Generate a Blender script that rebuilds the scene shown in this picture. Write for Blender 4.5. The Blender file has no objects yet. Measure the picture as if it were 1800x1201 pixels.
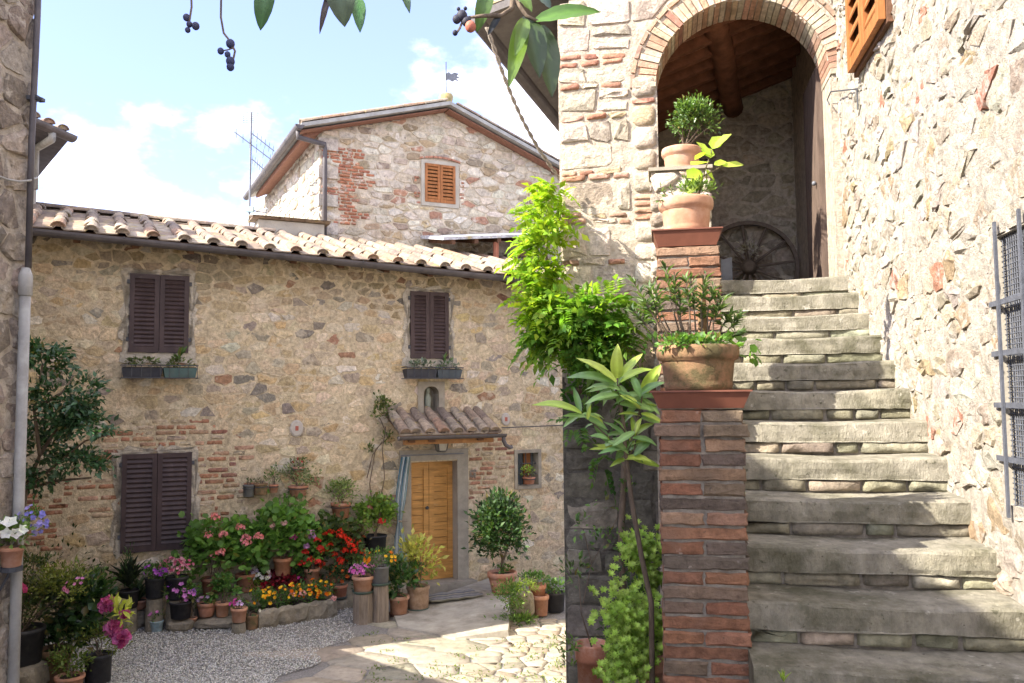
import bpy, math, random
import numpy as np
from mathutils import Vector, Matrix
random.seed(7)
RNG = np.random.default_rng(7)
SC = bpy.context.scene
COL = SC.collection
R = math.radians

# ------------------------------------------------------------------ camera
EYE = np.array([0.0, 0.0, 2.6])
F = 1500.0                                   # focal length in photo pixels (1800 wide)
PITCH, ROLL = math.atan(105 / F), R(0.55)
fwd = np.array([0, math.cos(PITCH), math.sin(PITCH)])
r0 = np.array([1.0, 0, 0]); u0 = np.array([0, -math.sin(PITCH), math.cos(PITCH)])
rgt = math.cos(ROLL) * r0 - math.sin(ROLL) * u0
upv = math.sin(ROLL) * r0 + math.cos(ROLL) * u0
cam = bpy.data.cameras.new('camera'); cam.sensor_width = 36; cam.lens = 36 * F / 1800
cam.clip_start = 0.05; cam.clip_end = 3000
camo = bpy.data.objects.new('camera', cam); COL.objects.link(camo)
camo.matrix_world = Matrix(((rgt[0], upv[0], -fwd[0], EYE[0]), (rgt[1], upv[1], -fwd[1], EYE[1]),
                            (rgt[2], upv[2], -fwd[2], EYE[2]), (0, 0, 0, 1)))
SC.camera = camo

# ------------------------------------------------------------------ light
SUN_EL = R(37.0)
SUN_H = np.array([-0.925, -0.38]); SUN_H /= np.linalg.norm(SUN_H)      # horizontal direction towards the sun
to_sun = Vector((SUN_H[0] * math.cos(SUN_EL), SUN_H[1] * math.cos(SUN_EL), math.sin(SUN_EL)))
sun = bpy.data.lights.new('sun', 'SUN'); sun.energy = 2.9; sun.angle = R(0.53); sun.color = (1.0, 0.93, 0.82)
suno = bpy.data.objects.new('sun', sun); COL.objects.link(suno)
suno.rotation_euler = to_sun.to_track_quat('Z', 'Y').to_euler()
W = bpy.data.worlds.new('World'); SC.world = W; W.use_nodes = True
nt = W.node_tree; nt.nodes.clear()
wo = nt.nodes.new('ShaderNodeOutputWorld'); bg = nt.nodes.new('ShaderNodeBackground')
sky = nt.nodes.new('ShaderNodeTexSky'); sky.sky_type = 'NISHITA'; sky.sun_disc = False
sky.sun_elevation = SUN_EL; sky.sun_rotation = math.atan2(SUN_H[0], SUN_H[1])
sky.air_density = 1.0; sky.dust_density = .9; sky.ozone_density = 2.5
tc = nt.nodes.new('ShaderNodeTexCoord'); mp = nt.nodes.new('ShaderNodeMapping')
mp.inputs['Scale'].default_value = (1, 1, 1.7); mp.inputs['Location'].default_value = (1.1, 4.0, .3)
nz = nt.nodes.new('ShaderNodeTexNoise'); nz.inputs['Scale'].default_value = 3.4; nz.inputs['Detail'].default_value = 9
nz.inputs['Roughness'].default_value = 0.56
rp = nt.nodes.new('ShaderNodeMapRange'); rp.interpolation_type = 'SMOOTHSTEP'
rp.inputs[1].default_value = 0.465; rp.inputs[2].default_value = 0.70; rp.inputs[3].default_value = 0.04; rp.inputs[4].default_value = 1.0
mx = nt.nodes.new('ShaderNodeMix'); mx.data_type = 'RGBA'
mx.inputs[7].default_value = (13.0, 12.1, 11.0, 1)
nt.links.new(tc.outputs['Generated'], mp.inputs[0]); nt.links.new(mp.outputs[0], nz.inputs['Vector'])
nt.links.new(nz.outputs[0], rp.inputs[0]); nt.links.new(rp.outputs[0], mx.inputs[0])
tnt = nt.nodes.new('ShaderNodeVectorMath'); tnt.operation = 'MULTIPLY'; tnt.inputs[1].default_value = (.46, .49, .72); nt.links.new(sky.outputs[0], tnt.inputs[0]); nt.links.new(tnt.outputs[0], mx.inputs[6]); nt.links.new(mx.outputs[2], bg.inputs[0])
bg.inputs[1].default_value = 0.12
nt.links.new(bg.outputs[0], wo.inputs[0])
SC.view_settings.view_transform = 'Standard'; SC.view_settings.look = 'None'
SC.view_settings.exposure = 2.4; SC.view_settings.gamma = 1.0
SC.view_settings.use_curve_mapping = False
SC.cycles.max_bounces = 8; SC.cycles.diffuse_bounces = 5; SC.cycles.transparent_max_bounces = 4
SC.render.film_transparent = False

# ------------------------------------------------------------------ photo geometry helpers (pixel of the photo -> point on a real plane)
def ray(px, py):
    d = fwd * F + rgt * (px - 900) + upv * (600.5 - py)
    return d / d[1]                           # per metre of Y
def at(px, py, Y): return EYE + ray(px, py) * Y
def at_z(px, py, z):
    d = ray(px, py); return EYE + d * ((z - EYE[2]) / d[2])
def on_plane(px, py, p0, n):
    d = ray(px, py); return EYE + d * (np.dot(np.array(p0) - EYE, n) / np.dot(d, n))
# farmhouse frame: u along the front wall (to the right), off towards the viewer
HP = np.array([-1.12, 12.0, 0.0]); HU = np.array([3050, 1500, 0.0]); HU /= np.linalg.norm(HU)
HN = np.array([HU[1], -HU[0], 0.0])
def H(u, z, off=0.0): p = HP + HU * u + HN * off; return np.array([p[0], p[1], z])
def onH(px, py, off=0.0):
    p = on_plane(px, py, HP + HN * off, HN); return float(np.dot(p - HP, HU)), float(p[2])
# stair frame: a = metres left of the sunlit wall, s = metres up the alley
AT = np.array([265, 1500, 0.0]); AT /= np.linalg.norm(AT)
AN = np.array([AT[1], -AT[0], 0.0]); AO = np.array([1.55, 0, 0])
def A(a, s, z): p = AO + AT * s - AN * a; return np.array([p[0], p[1], z])
def onF(px, py, s):                           # facing plane at s -> (a, z)
    p = on_plane(px, py, AO + AT * s, AT); return float(-np.dot(p - AO, AN)), float(p[2])
def onW(px, py, a=0.0):                       # sunlit wall plane -> (s, z)
    p = on_plane(px, py, AO - AN * a, AN); return float(np.dot(p - AO, AT)), float(p[2])

# ------------------------------------------------------------------ numpy noise
def _h(ix, iy, iz):
    n = (ix * 374761393 + iy * 668265263 + iz * 2147483647) & 0xffffffff
    n = ((n ^ (n >> 13)) * 1274126177) & 0xffffffff
    n = ((n ^ (n >> 16)) * 2246822519) & 0xffffffff
    return ((n ^ (n >> 15)) & 0xffff) / 65535.0
def vnoise(p):
    p = np.asarray(p, float); i = np.floor(p).astype(np.int64); f = p - i; f = f * f * (3 - 2 * f)
    r = 0
    for dx in (0, 1):
        for dy in (0, 1):
            for dz in (0, 1):
                w = (f[:, 0] if dx else 1 - f[:, 0]) * (f[:, 1] if dy else 1 - f[:, 1]) * (f[:, 2] if dz else 1 - f[:, 2])
                r = r + w * _h(i[:, 0] + dx, i[:, 1] + dy, i[:, 2] + dz)
    return r * 2 - 1
def fbm(p, o=4):
    p = np.asarray(p, float); r = 0; a = 1; t = 0
    for k in range(o): r = r + a * vnoise(p * 2 ** k + 17.3 * k); t += a; a *= .5
    return r / t

# ------------------------------------------------------------------ materials
MATS = {}
def M(name, base=None, var=.25, ns=6.0, bump=.4, bs=40.0, rough=.9, trans=0.0, dirt=None, dirt_amt=0.0, dirt_s=2.0, spec=.25,
      bd=.01, stretch=(1, 1, 1), metal=0.0, dirt_lo=.48, dirt_hi=.68, spots=None, spot_s=9.0, spot_lo=.60, layers=()):
    if name in MATS: return MATS[name]
    m = bpy.data.materials.new(name); m.use_nodes = True; t = m.node_tree; N = t.nodes; L = t.links
    b = N['Principled BSDF']; out = N['Material Output']
    g = N.new('ShaderNodeNewGeometry'); mp = N.new('ShaderNodeMapping'); mp.inputs['Scale'].default_value = stretch
    L.new(g.outputs['Position'], mp.inputs[0])
    if base is None:
        at_ = N.new('ShaderNodeAttribute'); at_.attribute_name = 'col'; col = at_.outputs['Color']
    else:
        rg = N.new('ShaderNodeRGB'); rg.outputs[0].default_value = (*base, 1); col = rg.outputs[0]
    n1 = N.new('ShaderNodeTexNoise'); n1.inputs['Scale'].default_value = ns; n1.inputs['Detail'].default_value = 6
    n1.inputs['Roughness'].default_value = .65; L.new(mp.outputs[0], n1.inputs['Vector'])
    mr = N.new('ShaderNodeMapRange'); mr.inputs[1].default_value = .3; mr.inputs[2].default_value = .7
    mr.inputs[3].default_value = 1 - var; mr.inputs[4].default_value = 1 + var; L.new(n1.outputs[0], mr.inputs[0])
    vm = N.new('ShaderNodeVectorMath'); vm.operation = 'SCALE'; L.new(col, vm.inputs[0]); L.new(mr.outputs[0], vm.inputs['Scale'])
    cur = vm.outputs[0]
    if dirt is not None:
        n2 = N.new('ShaderNodeTexNoise'); n2.inputs['Scale'].default_value = dirt_s; n2.inputs['Detail'].default_value = 8
        n2.inputs['Roughness'].default_value = .7; L.new(g.outputs['Position'], n2.inputs['Vector'])
        m2 = N.new('ShaderNodeMapRange'); m2.inputs[1].default_value = dirt_lo; m2.inputs[2].default_value = dirt_hi
        m2.inputs[4].default_value = dirt_amt; L.new(n2.outputs[0], m2.inputs[0])
        mi = N.new('ShaderNodeMix'); mi.data_type = 'RGBA'; L.new(m2.outputs[0], mi.inputs[0]); L.new(cur, mi.inputs[6])
        mi.inputs[7].default_value = (*dirt, 1); cur = mi.outputs[2]
    lay_ = list(layers) + ([(spots, spot_s, spot_lo, .05, 3.1, .75)] if spots is not None else [])
    for (lc, lsc, llo, lsoft, lw_, lamt) in lay_:          # patches of another colour: lichen, lime, ochre, pits
        n4 = N.new('ShaderNodeTexNoise'); n4.noise_dimensions = '4D'; n4.inputs['Scale'].default_value = lsc; n4.inputs['Detail'].default_value = 6
        n4.inputs['Roughness'].default_value = .62; n4.inputs['W'].default_value = lw_; L.new(g.outputs['Position'], n4.inputs['Vector'])
        m4 = N.new('ShaderNodeMapRange'); m4.inputs[1].default_value = llo; m4.inputs[2].default_value = llo + lsoft; m4.inputs[4].default_value = lamt; L.new(n4.outputs[0], m4.inputs[0])
        mj = N.new('ShaderNodeMix'); mj.data_type = 'RGBA'; L.new(m4.outputs[0], mj.inputs[0]); L.new(cur, mj.inputs[6]); mj.inputs[7].default_value = (*lc, 1); cur = mj.outputs[2]
    L.new(cur, b.inputs['Base Color'])
    b.inputs['Roughness'].default_value = rough; b.inputs['Specular IOR Level'].default_value = spec; b.inputs['Metallic'].default_value = metal
    if bump > 0:
        n3 = N.new('ShaderNodeTexNoise'); n3.inputs['Scale'].default_value = bs; n3.inputs['Detail'].default_value = 8
        n3.inputs['Roughness'].default_value = .7; L.new(mp.outputs[0], n3.inputs['Vector'])
        bp = N.new('ShaderNodeBump'); bp.inputs['Strength'].default_value = bump; bp.inputs['Distance'].default_value = bd
        L.new(n3.outputs[0], bp.inputs['Height']); L.new(bp.outputs[0], b.inputs['Normal'])
    if trans > 0:
        tr = N.new('ShaderNodeBsdfTranslucent'); ms = N.new('ShaderNodeMixShader'); ms.inputs[0].default_value = trans
        hs = N.new('ShaderNodeVectorMath'); hs.operation = 'MULTIPLY'; L.new(cur, hs.inputs[0]); hs.inputs[1].default_value = (1.5, 1.6, .6)
        L.new(hs.outputs[0], tr.inputs[0]); L.new(b.outputs[0], ms.inputs[1]); L.new(tr.outputs[0], ms.inputs[2]); L.new(ms.outputs[0], out.inputs[0])
    MATS[name] = m; return m
LH = [((.59, .505, .37), 7, .55, .08, 1.0, .5), ((.44, .33, .18), 4, .62, .08, 2.0, .3), ((.20, .16, .115), 11, .63, .06, 5.0, .6), ((.62, .55, .43), 22, .63, .05, 7.0, .5)]
LG = [((.60, .53, .43), 6, .54, .07, 1.0, .7), ((.38, .28, .17), 5, .61, .07, 2.0, .5), ((.15, .115, .09), 10, .61, .06, 5.0, .7)]
LF_ = [((.56, .49, .39), 9, .55, .07, 1.0, .65), ((.42, .31, .19), 6, .62, .07, 2.0, .5), ((.17, .14, .105), 15, .63, .05, 5.0, .7)]
LR = [((.47, .43, .37), 8, .53, .07, 1.0, .7), ((.40, .30, .18), 7, .63, .06, 2.0, .6), ((.17, .13, .09), 19, .625, .04, 5.0, .8), ((.40, .22, .15), 5, .70, .04, 9.0, .6)]
m_stone_h = M('house_stone', var=.4, ns=22, bump=1.0, bs=36, bd=.02, layers=LH)
m_mort_h = M('house_mortar', (.50, .405, .265), var=.4, ns=16, bump=1.0, bs=38, bd=.022, layers=LH)
m_stone_g = M('gable_stone', var=.38, ns=14, bump=.9, bs=28, bd=.022, layers=LG)
m_mort_g = M('gable_mortar', (.48, .40, .29), var=.3, ns=9, bump=.9, bs=30, bd=.022, layers=LG)
m_stone_f = M('arch_stone', var=.36, ns=22, bump=1.0, bs=34, bd=.03, layers=LF_)
m_mort_f = M('arch_mortar', (.45, .385, .30), var=.34, ns=16, bump=1.0, bs=45, bd=.025, layers=LF_)
m_stone_r = M('sunlit_stone', var=.34, ns=22, bump=1.0, bs=40, bd=.028, layers=LR)
m_mort_r = M('sunlit_mortar', (.40, .355, .29), var=.34, ns=18, bump=1.0, bs=48, bd=.028, layers=LR)
m_dark = M('mossy_shaded_stone', var=.45, ns=9, bump=.9, bs=30, bd=.02, dirt=(.045, .042, .03), dirt_amt=.7, dirt_s=3, dirt_lo=.4)
m_brick = M('brick', var=.42, ns=24, bump=1.0, bs=60, bd=.012, dirt=(.085, .07, .055), dirt_amt=.55, dirt_s=6, layers=[((.44, .37, .31), 13, .635, .06, 4.0, .6), ((.06, .05, .042), 30, .64, .05, 6.0, .7)])
m_pmort = M('pier_mortar', (.21, .185, .15), var=.4, ns=20, bump=.8, bs=60, bd=.01)
m_step = M('step_sandstone', (.285, .262, .205), var=.32, ns=11, bump=1.0, bs=60, bd=.012, dirt=(.09, .085, .048), dirt_amt=.9, dirt_s=2.6, dirt_lo=.43, dirt_hi=.66, stretch=(1.5, 1, .75), layers=[((.40, .365, .27), 5, .54, .1, 1.0, .5), ((.48, .45, .37), 12, .625, .05, 3.1, .75), ((.05, .05, .028), 22, .62, .05, 6.0, .7)])
m_lichen = M('lichen', (.52, .50, .42), var=.2, ns=30, bump=.4)
m_tile = M('roof_tile', var=.4, ns=20, bump=.7, bs=50, bd=.012, dirt=(.11, .09, .075), dirt_amt=.75, dirt_s=6, dirt_lo=.45, layers=[((.36, .28, .10), 9, .60, .05, 2.0, .6), ((.42, .38, .31), 13, .62, .05, 4.0, .6)])
m_pan = M('pan_tile', var=.4, ns=14, bump=.6, bs=40, bd=.012, dirt=(.12, .095, .07), dirt_amt=.7, dirt_s=6, dirt_lo=.45, layers=[((.36, .28, .09), 7, .57, .06, 2.0, .7)])
m_terra = M('terracotta', var=.22, ns=14, bump=.25, bs=60, bd=.006, dirt=(.40, .32, .26), dirt_amt=.55, dirt_s=7)
m_terra_old = M('old_terracotta', (.34, .19, .105), var=.35, ns=12, bump=.6, bs=40, bd=.012, dirt=(.075, .07, .03), dirt_amt=.9, dirt_s=6, dirt_lo=.42, dirt_hi=.6)
m_plastic = M('dark_plastic', var=.2, ns=10, bump=.1, bs=80, rough=.55, dirt=(.12, .11, .1), dirt_amt=.3, dirt_s=9)
m_tray = M('brown_plastic', (.17, .065, .04), var=.15, ns=12, bump=.05, rough=.5)
m_soil = M('soil', (.05, .038, .028), var=.5, ns=40, bump=1, bs=60, bd=.02)
m_leaf = M('leaf', var=.25, ns=18, bump=.1, bs=60, rough=.5, trans=.32, spec=.35)
m_leaf_gloss = M('glossy_leaf', var=.2, ns=14, bump=.15, bs=50, rough=.35, trans=.25, spec=.5)
m_petal = M('petal', var=.2, ns=30, bump=0, rough=.7, trans=.3, spec=.1)
m_bark = M('bark', (.16, .12, .085), var=.4, ns=20, bump=.8, bs=50, bd=.01, stretch=(2, 2, .5))
m_log = M('weathered_log', (.23, .185, .14), var=.45, ns=14, bump=1, bs=30, bd=.02, stretch=(2.5, 2.5, .25))
m_shut = M('brown_paint', (.055, .036, .034), layers=[((.11, .085, .08), 9, .60, .1, 2.0, .5)], var=.3, ns=9, bump=.1, bs=80, rough=.5, stretch=(1, 1, .3))
m_wood_o = M('orange_wood', (.30, .115, .035), var=.35, ns=14, bump=.2, bs=50, rough=.55, stretch=(2, 2, .35))
m_door = M('honey_door', (.45, .235, .07), layers=[((.24, .11, .035), 6, .60, .12, 2.0, .5), ((.52, .36, .18), 8, .62, .1, 4.0, .4)], var=.34, ns=10, bump=.2, bs=40, rough=.5, stretch=(.4, .4, 3))
m_wood_d = M('dark_beam', (.115, .058, .032), var=.4, ns=12, bump=.4, bs=40, rough=.8)
m_loggia = M('loggia_timber', (.20, .085, .045), var=.35, ns=9, bump=.4, bs=40, rough=.75)
m_wood_c = M('canopy_wood', (.30, .15, .06), var=.35, ns=10, bump=.3, bs=40, rough=.8)
m_iron = M('iron', (.06, .062, .068), var=.3, ns=20, bump=.2, bs=80, rough=.55)
m_igrey = M('grey_painted_iron', (.16, .165, .18), var=.2, ns=20, bump=.2, bs=80, rough=.5)
m_gut = M('gutter_metal', (.085, .075, .075), var=.25, ns=5, bump=.1, bs=30, rough=.5, dirt=(.16, .14, .13), dirt_amt=.5, dirt_s=3)
m_pipe = M('grey_pipe', (.33, .32, .29), var=.2, ns=6, bump=.1, bs=40, rough=.5, dirt=(.18, .165, .14), dirt_amt=.6, dirt_s=5)
m_plaster = M('grey_plaster', (.40, .36, .29), var=.2, ns=6, bump=.5, bs=40, bd=.01, dirt=(.22, .19, .15), dirt_amt=.6, dirt_s=3)
m_smear = M('smeared_mortar', (.42, .37, .29), var=.3, ns=14, bump=.9, bs=38, bd=.02, layers=LH)
m_dmort = M('dark_mortar', (.11, .10, .08), var=.5, ns=14, bump=1, bs=40, bd=.02)
m_frame = M('grey_sandstone', (.30, .265, .205), var=.2, ns=8, bump=.5, bs=50, bd=.008, dirt=(.16, .14, .11), dirt_amt=.6, dirt_s=3)
m_black = M('slat_gap_shade', (.012, .012, .013), var=.1, bump=0, rough=.9)
m_white = M('white_enamel', (.7, .7, .68), var=.1, bump=0, rough=.4)
m_vc = M('painted', var=.12, ns=20, bump=.15, bs=60, rough=.7)
m_cloth = M('awning_cloth', var=.12, ns=20, bump=.1, bs=200, rough=.9, trans=.2)
m_gravel = M('gravel_stone', var=.25, ns=60, bump=.2, bs=90, rough=.95)
m_ground = M('gravel_ground', (.26, .245, .225), var=.5, ns=55, bump=1, bs=80, bd=.02, dirt=(.20, .17, .13), dirt_amt=.5, dirt_s=1)
m_flag = M('flagstone', layers=[((.18, .15, .11), 9, .60, .08, 2.0, .6), ((.20, .21, .10), 5, .66, .06, 6.0, .5)], var=.3, ns=12, bump=.9, bs=40, bd=.012, dirt=(.22, .19, .14), dirt_amt=.5, dirt_s=3)
m_rock = M('rough_rock', (.26, .225, .165), var=.35, ns=8, bump=.9, bs=25, bd=.03, dirt=(.09, .085, .06), dirt_amt=.6, dirt_s=5)
m_rope = M('rope', (.25, .21, .16), var=.4, ns=60, bump=.6, bs=120)
m_fruit = M('fruit', var=.2, ns=20, bump=.2, bs=50, rough=.6)
m_glass = M('window_glass', (.10, .12, .13), var=.1, bump=0, rough=.08, spec=.6)
m_concrete = M('apron_concrete', (.36, .33, .27), var=.22, ns=5, bump=.7, bs=35, bd=.012, dirt=(.17, .145, .105), dirt_amt=.75, dirt_s=2.2)

# ------------------------------------------------------------------ object helpers
WL = {}
def tag(o, label=None, cat=None, group=None, kind=None):
    if label: o['label'] = label
    if cat: o['category'] = cat
    if group: o['group'] = group
    if kind: o['kind'] = kind
    return o
def link(o, loc, parent):
    COL.objects.link(o); WL[o] = np.array(loc, float)
    if parent is not None: o.parent = parent; o.location = WL[o] - WL[parent]
    else: o.location = loc
    return o
def thing(name, loc, label, cat, group=None):
    o = bpy.data.objects.new(name, None); o.empty_display_size = .1
    link(o, loc, None); return tag(o, label, cat, group)
def mesh_obj(name, V, Fc, mat, parent=None, cols=None, smooth=False, loc=None):
    """V world coords; cols = per-vertex rgb (or one rgb)"""
    V = np.asarray(V, float)
    c = V.mean(0) if loc is None else np.array(loc, float)
    me = bpy.data.meshes.new(name)
    if isinstance(Fc, np.ndarray):
        n = Fc.shape[1]
        me.vertices.add(len(V)); me.vertices.foreach_set('co', (V - c).astype(np.float32).ravel())
        me.loops.add(Fc.size); me.loops.foreach_set('vertex_index', Fc.astype(np.int32).ravel())
        me.polygons.add(len(Fc)); me.polygons.foreach_set('loop_start', np.arange(0, Fc.size, n, dtype=np.int32))
        me.update(calc_edges=True)
    else:
        me.from_pydata((V - c).tolist(), [], Fc)
    if cols is not None:
        cols = np.asarray(cols, float)
        if cols.ndim == 1: cols = np.tile(cols, (len(V), 1))
        at_ = me.color_attributes.new('col', 'FLOAT_COLOR', 'POINT')
        at_.data.foreach_set('color', np.hstack([cols, np.ones((len(V), 1))]).astype(np.float32).ravel())
    if smooth: me.polygons.foreach_set('use_smooth', np.ones(len(me.polygons), bool))
    me.materials.append(mat)
    o = bpy.data.objects.new(name, me)
    return link(o, c, parent)
class B:
    """collects shapes for one mesh"""
    def __init__(s): s.v = []; s.f = []; s.c = []
    def add(s, V, Fc, col=None):
        o = len(s.v); s.v += [tuple(x) for x in V]; s.f += [tuple(i + o for i in f) for f in Fc]
        s.c += [col if col is not None else (.5, .5, .5)] * len(V); return s
    def box8(s, P, col=None):                 # P: 8 corners, bottom ring then top ring
        return s.add(P, [(3, 2, 1, 0), (4, 5, 6, 7), (0, 1, 5, 4), (1, 2, 6, 5), (2, 3, 7, 6), (3, 0, 4, 7)], col)
    def fbox(s, fn, x0, x1, y0, y1, z0, z1, col=None):   # box in a frame fn(x,y,z)
        return s.box8([fn(x0, y0, z0), fn(x1, y0, z0), fn(x1, y1, z0), fn(x0, y1, z0), fn(x0, y0, z1), fn(x1, y0, z1), fn(x1, y1, z1), fn(x0, y1, z1)], col)
    def tube(s, pts, r, n=8, col=None, cap=True):
        pts = [np.array(p, float) for p in pts]; rs = r if hasattr(r, '__len__') else [r] * len(pts)
        V = []; Fc = []; prev = None
        for i, p in enumerate(pts):
            d = pts[min(i + 1, len(pts) - 1)] - pts[max(i - 1, 0)]; d /= (np.linalg.norm(d) + 1e-9)
            if prev is None:
                x = np.cross(d, [0, 0, 1.0])
                if np.linalg.norm(x) < 1e-3: x = np.cross(d, [1.0, 0, 0])
            else: x = prev - d * np.dot(prev, d)
            x /= np.linalg.norm(x); prev = x; y = np.cross(d, x)
            for k in range(n):
                t = 2 * math.pi * k / n; V.append(p + rs[i] * (x * math.cos(t) + y * math.sin(t)))
        for i in range(len(pts) - 1):
            for k in range(n): Fc.append((i * n + k, i * n + (k + 1) % n, (i + 1) * n + (k + 1) % n, (i + 1) * n + k))
        if cap: Fc.append(tuple(range(n - 1, -1, -1))); Fc.append(tuple((len(pts) - 1) * n + k for k in range(n)))
        return s.add(V, Fc, col)
    def lathe(s, c, prof, n=20, col=None, sx=1, sy=1):
        V = []; Fc = []
        for r, z in prof:
            for k in range(n):
                t = 2 * math.pi * k / n; V.append((c[0] + sx * r * math.cos(t), c[1] + sy * r * math.sin(t), c[2] + z))
        for i in range(len(prof) - 1):
            for k in range(n): Fc.append((i * n + k, i * n + (k + 1) % n, (i + 1) * n + (k + 1) % n, (i + 1) * n + k))
        Fc.append(tuple(range(n - 1, -1, -1))); Fc.append(tuple((len(prof) - 1) * n + k for k in range(n)))
        return s.add(V, Fc, col)
    def ball(s, c, r, col=None, n=8, m=5, sq=1.0):
        prof = [(max(.02 * r, r * math.sin(math.pi * i / m)), -sq * r * math.cos(math.pi * i / m)) for i in range(m + 1)]
        return s.lathe(c, prof, n, col)
    def go(s, name, mat, parent=None, smooth=False, loc=None):
        return mesh_obj(name, s.v, s.f, mat, parent, np.array(s.c), smooth, loc)
def jit(c, a=.2):
    k = 1 + random.uniform(-a, a); return tuple(max(.003, x * k * (1 + random.uniform(-a, a) * .25)) for x in c)
def pick(pal):
    r = random.random() * sum(w for w, _ in pal)
    for w, c in pal:
        r -= w
        if r <= 0: return jit(c, .16)
    return jit(pal[-1][1], .16)

# ------------------------------------------------------------------ masonry
def clip(poly, nx, ny, d):                    # keep nx*x+ny*y<=d
    out = []
    for i in range(len(poly)):
        p, q = poly[i], poly[(i + 1) % len(poly)]
        a, b = nx * p[0] + ny * p[1] - d, nx * q[0] + ny * q[1] - d
        if a <= 0: out.append(p)
        if a * b < 0:
            t = a / (a - b); out.append((p[0] + t * (q[0] - p[0]), p[1] + t * (q[1] - p[1])))
    return out
def parea(p): return .5 * sum(p[i][0] * p[(i + 1) % len(p)][1] - p[(i + 1) % len(p)][0] * p[i][1] for i in range(len(p)))
def pcent(p): return (sum(x for x, _ in p) / len(p), sum(y for _, y in p) / len(p))
def seeds_rows(u0, u1, z0, z1, h, w, jx=.3, jz=.32):
    out = []; z = z0
    while z < z1:
        hh = random.uniform(*h); u = u0 - random.random() * w[1]
        while u < u1 + w[1]:
            ww = random.uniform(*w); out.append((u + ww / 2 + random.uniform(-jx, jx) * ww * .5, z + hh / 2 + random.uniform(-jz, jz) * hh)); u += ww
        z += hh
    return out
def voronoi(seeds, gap, an, bound, extra=()):
    S = np.array(seeds); T = S * np.array([an, 1.0]); polys = []
    for i in range(len(S)):
        d2 = ((T - T[i]) ** 2).sum(1); nb = np.argsort(d2)[1:15]
        x, y = S[i]; poly = [(x - .9, y - .6), (x + .9, y - .6), (x + .9, y + .6), (x - .9, y + .6)]
        for j in nb:
            # bisector in scaled space, expressed in real coordinates
            nx = (T[j, 0] - T[i, 0]) * an; ny = (T[j, 1] - T[i, 1]); m = (T[i] + T[j]) / 2
            d = nx / an / 1.0 * m[0] + ny * m[1]
            l = math.hypot(nx, ny)
            poly = clip(poly, nx / l, ny / l, d / l - gap / 2)
            if len(poly) < 3: break
        if len(poly) < 3: continue
        for (nx, ny, d) in bound: 
            poly = clip(poly, nx, ny, d)
            if len(poly) < 3: break
        if len(poly) >= 3: polys.append(poly)
    return polys
def cut_openings(polys, ops, gap=.012):
    out = []
    for p in polys:
        ok = True
        for (a, b, c, d) in ops:
            xs = [q[0] for q in p]; ys = [q[1] for q in p]
            if max(xs) < a or min(xs) > b or max(ys) < c or min(ys) > d: continue
            cx, cy = pcent(p)
            if a < cx < b and c < cy < d:
                # keep the bigger remainder
                best = []
                for h in ((1, 0, a - gap), (-1, 0, -(b + gap)), (0, 1, c - gap), (0, -1, -(d + gap))):
                    q = clip(p, *h)
                    if len(q) >= 3 and (len(best) < 3 or parea(q) > parea(best)): best = q
                p = best
                if len(p) < 3 or parea(p) < .0025: ok = False; break
            else:
                opts = sorted(((a - cx, (1, 0, a - gap)), (cx - b, (-1, 0, -(b + gap))), (c - cy, (0, 1, c - gap)), (cy - d, (0, -1, -(d + gap)))), key=lambda t: -t[0])
                p = clip(p, *opts[0][1])
                if len(p) < 3: ok = False; break
        if ok and parea(p) > .0012: out.append(p)
    return out
def rnd_poly(p, k=.28, j=.0):
    out = []
    for i in range(len(p)):
        a, b = np.array(p[i]), np.array(p[(i + 1) % len(p)])
        L = np.linalg.norm(b - a)
        if L < .012: continue
        kk = min(k, .05 / L if L > .2 else k)
        for t in (kk, 1 - kk): out.append(a + (b - a) * t + np.random.uniform(-j, j, 2))
    return out
np.random.seed(11)
def stone_mesh(poly, fn, proud, col, rough=.35, j=.006, sink=.02, k=.14, inset=.22):
    ring = rnd_poly(poly, k, j)
    n = len(ring)
    if n < 4: return None
    c = np.mean(ring, 0); tx, tz = np.random.uniform(-.32, .32, 2)
    V = []; size = math.sqrt(max(parea(poly), 1e-4))
    for q in ring: V.append(fn(q[0], q[1], -sink))
    for q in ring:
        dq = np.linalg.norm(q - c) + 1e-6
        w = c + (q - c) * (1 - min(inset, .010 / dq + .02))
        V.append(fn(w[0], w[1], proud * (.86 + random.uniform(-rough, rough * .5)) + (w[0] - c[0]) * tx * proud / size + (w[1] - c[1]) * tz * proud / size))
    for q in ring[::2]:
        w = c + (q - c) * .5 + np.random.uniform(-.12, .12, 2) * size
        V.append(fn(w[0], w[1], proud * (1 + random.uniform(-rough, rough)) + (w[0] - c[0]) * tx * proud / size + (w[1] - c[1]) * tz * proud / size))
    V.append(fn(c[0], c[1], proud * (1.02 + random.uniform(-rough, rough))))
    Fc = [(i, (i + 1) % n, n + (i + 1) % n, n + i) for i in range(n)]
    m = len(ring[::2]); o = 2 * n; ctr = o + m
    for i in range(n):
        a, b = n + i, n + (i + 1) % n
        ia, ib = o + (i // 2) % m, o + (((i + 1) % n) // 2) % m
        if ia == ib: Fc.append((a, b, ia))
        else: Fc.append((a, b, ib, ia))
    for i in range(m): Fc.append((o + i, o + (i + 1) % m, ctr))
    return V, Fc, col
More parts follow.
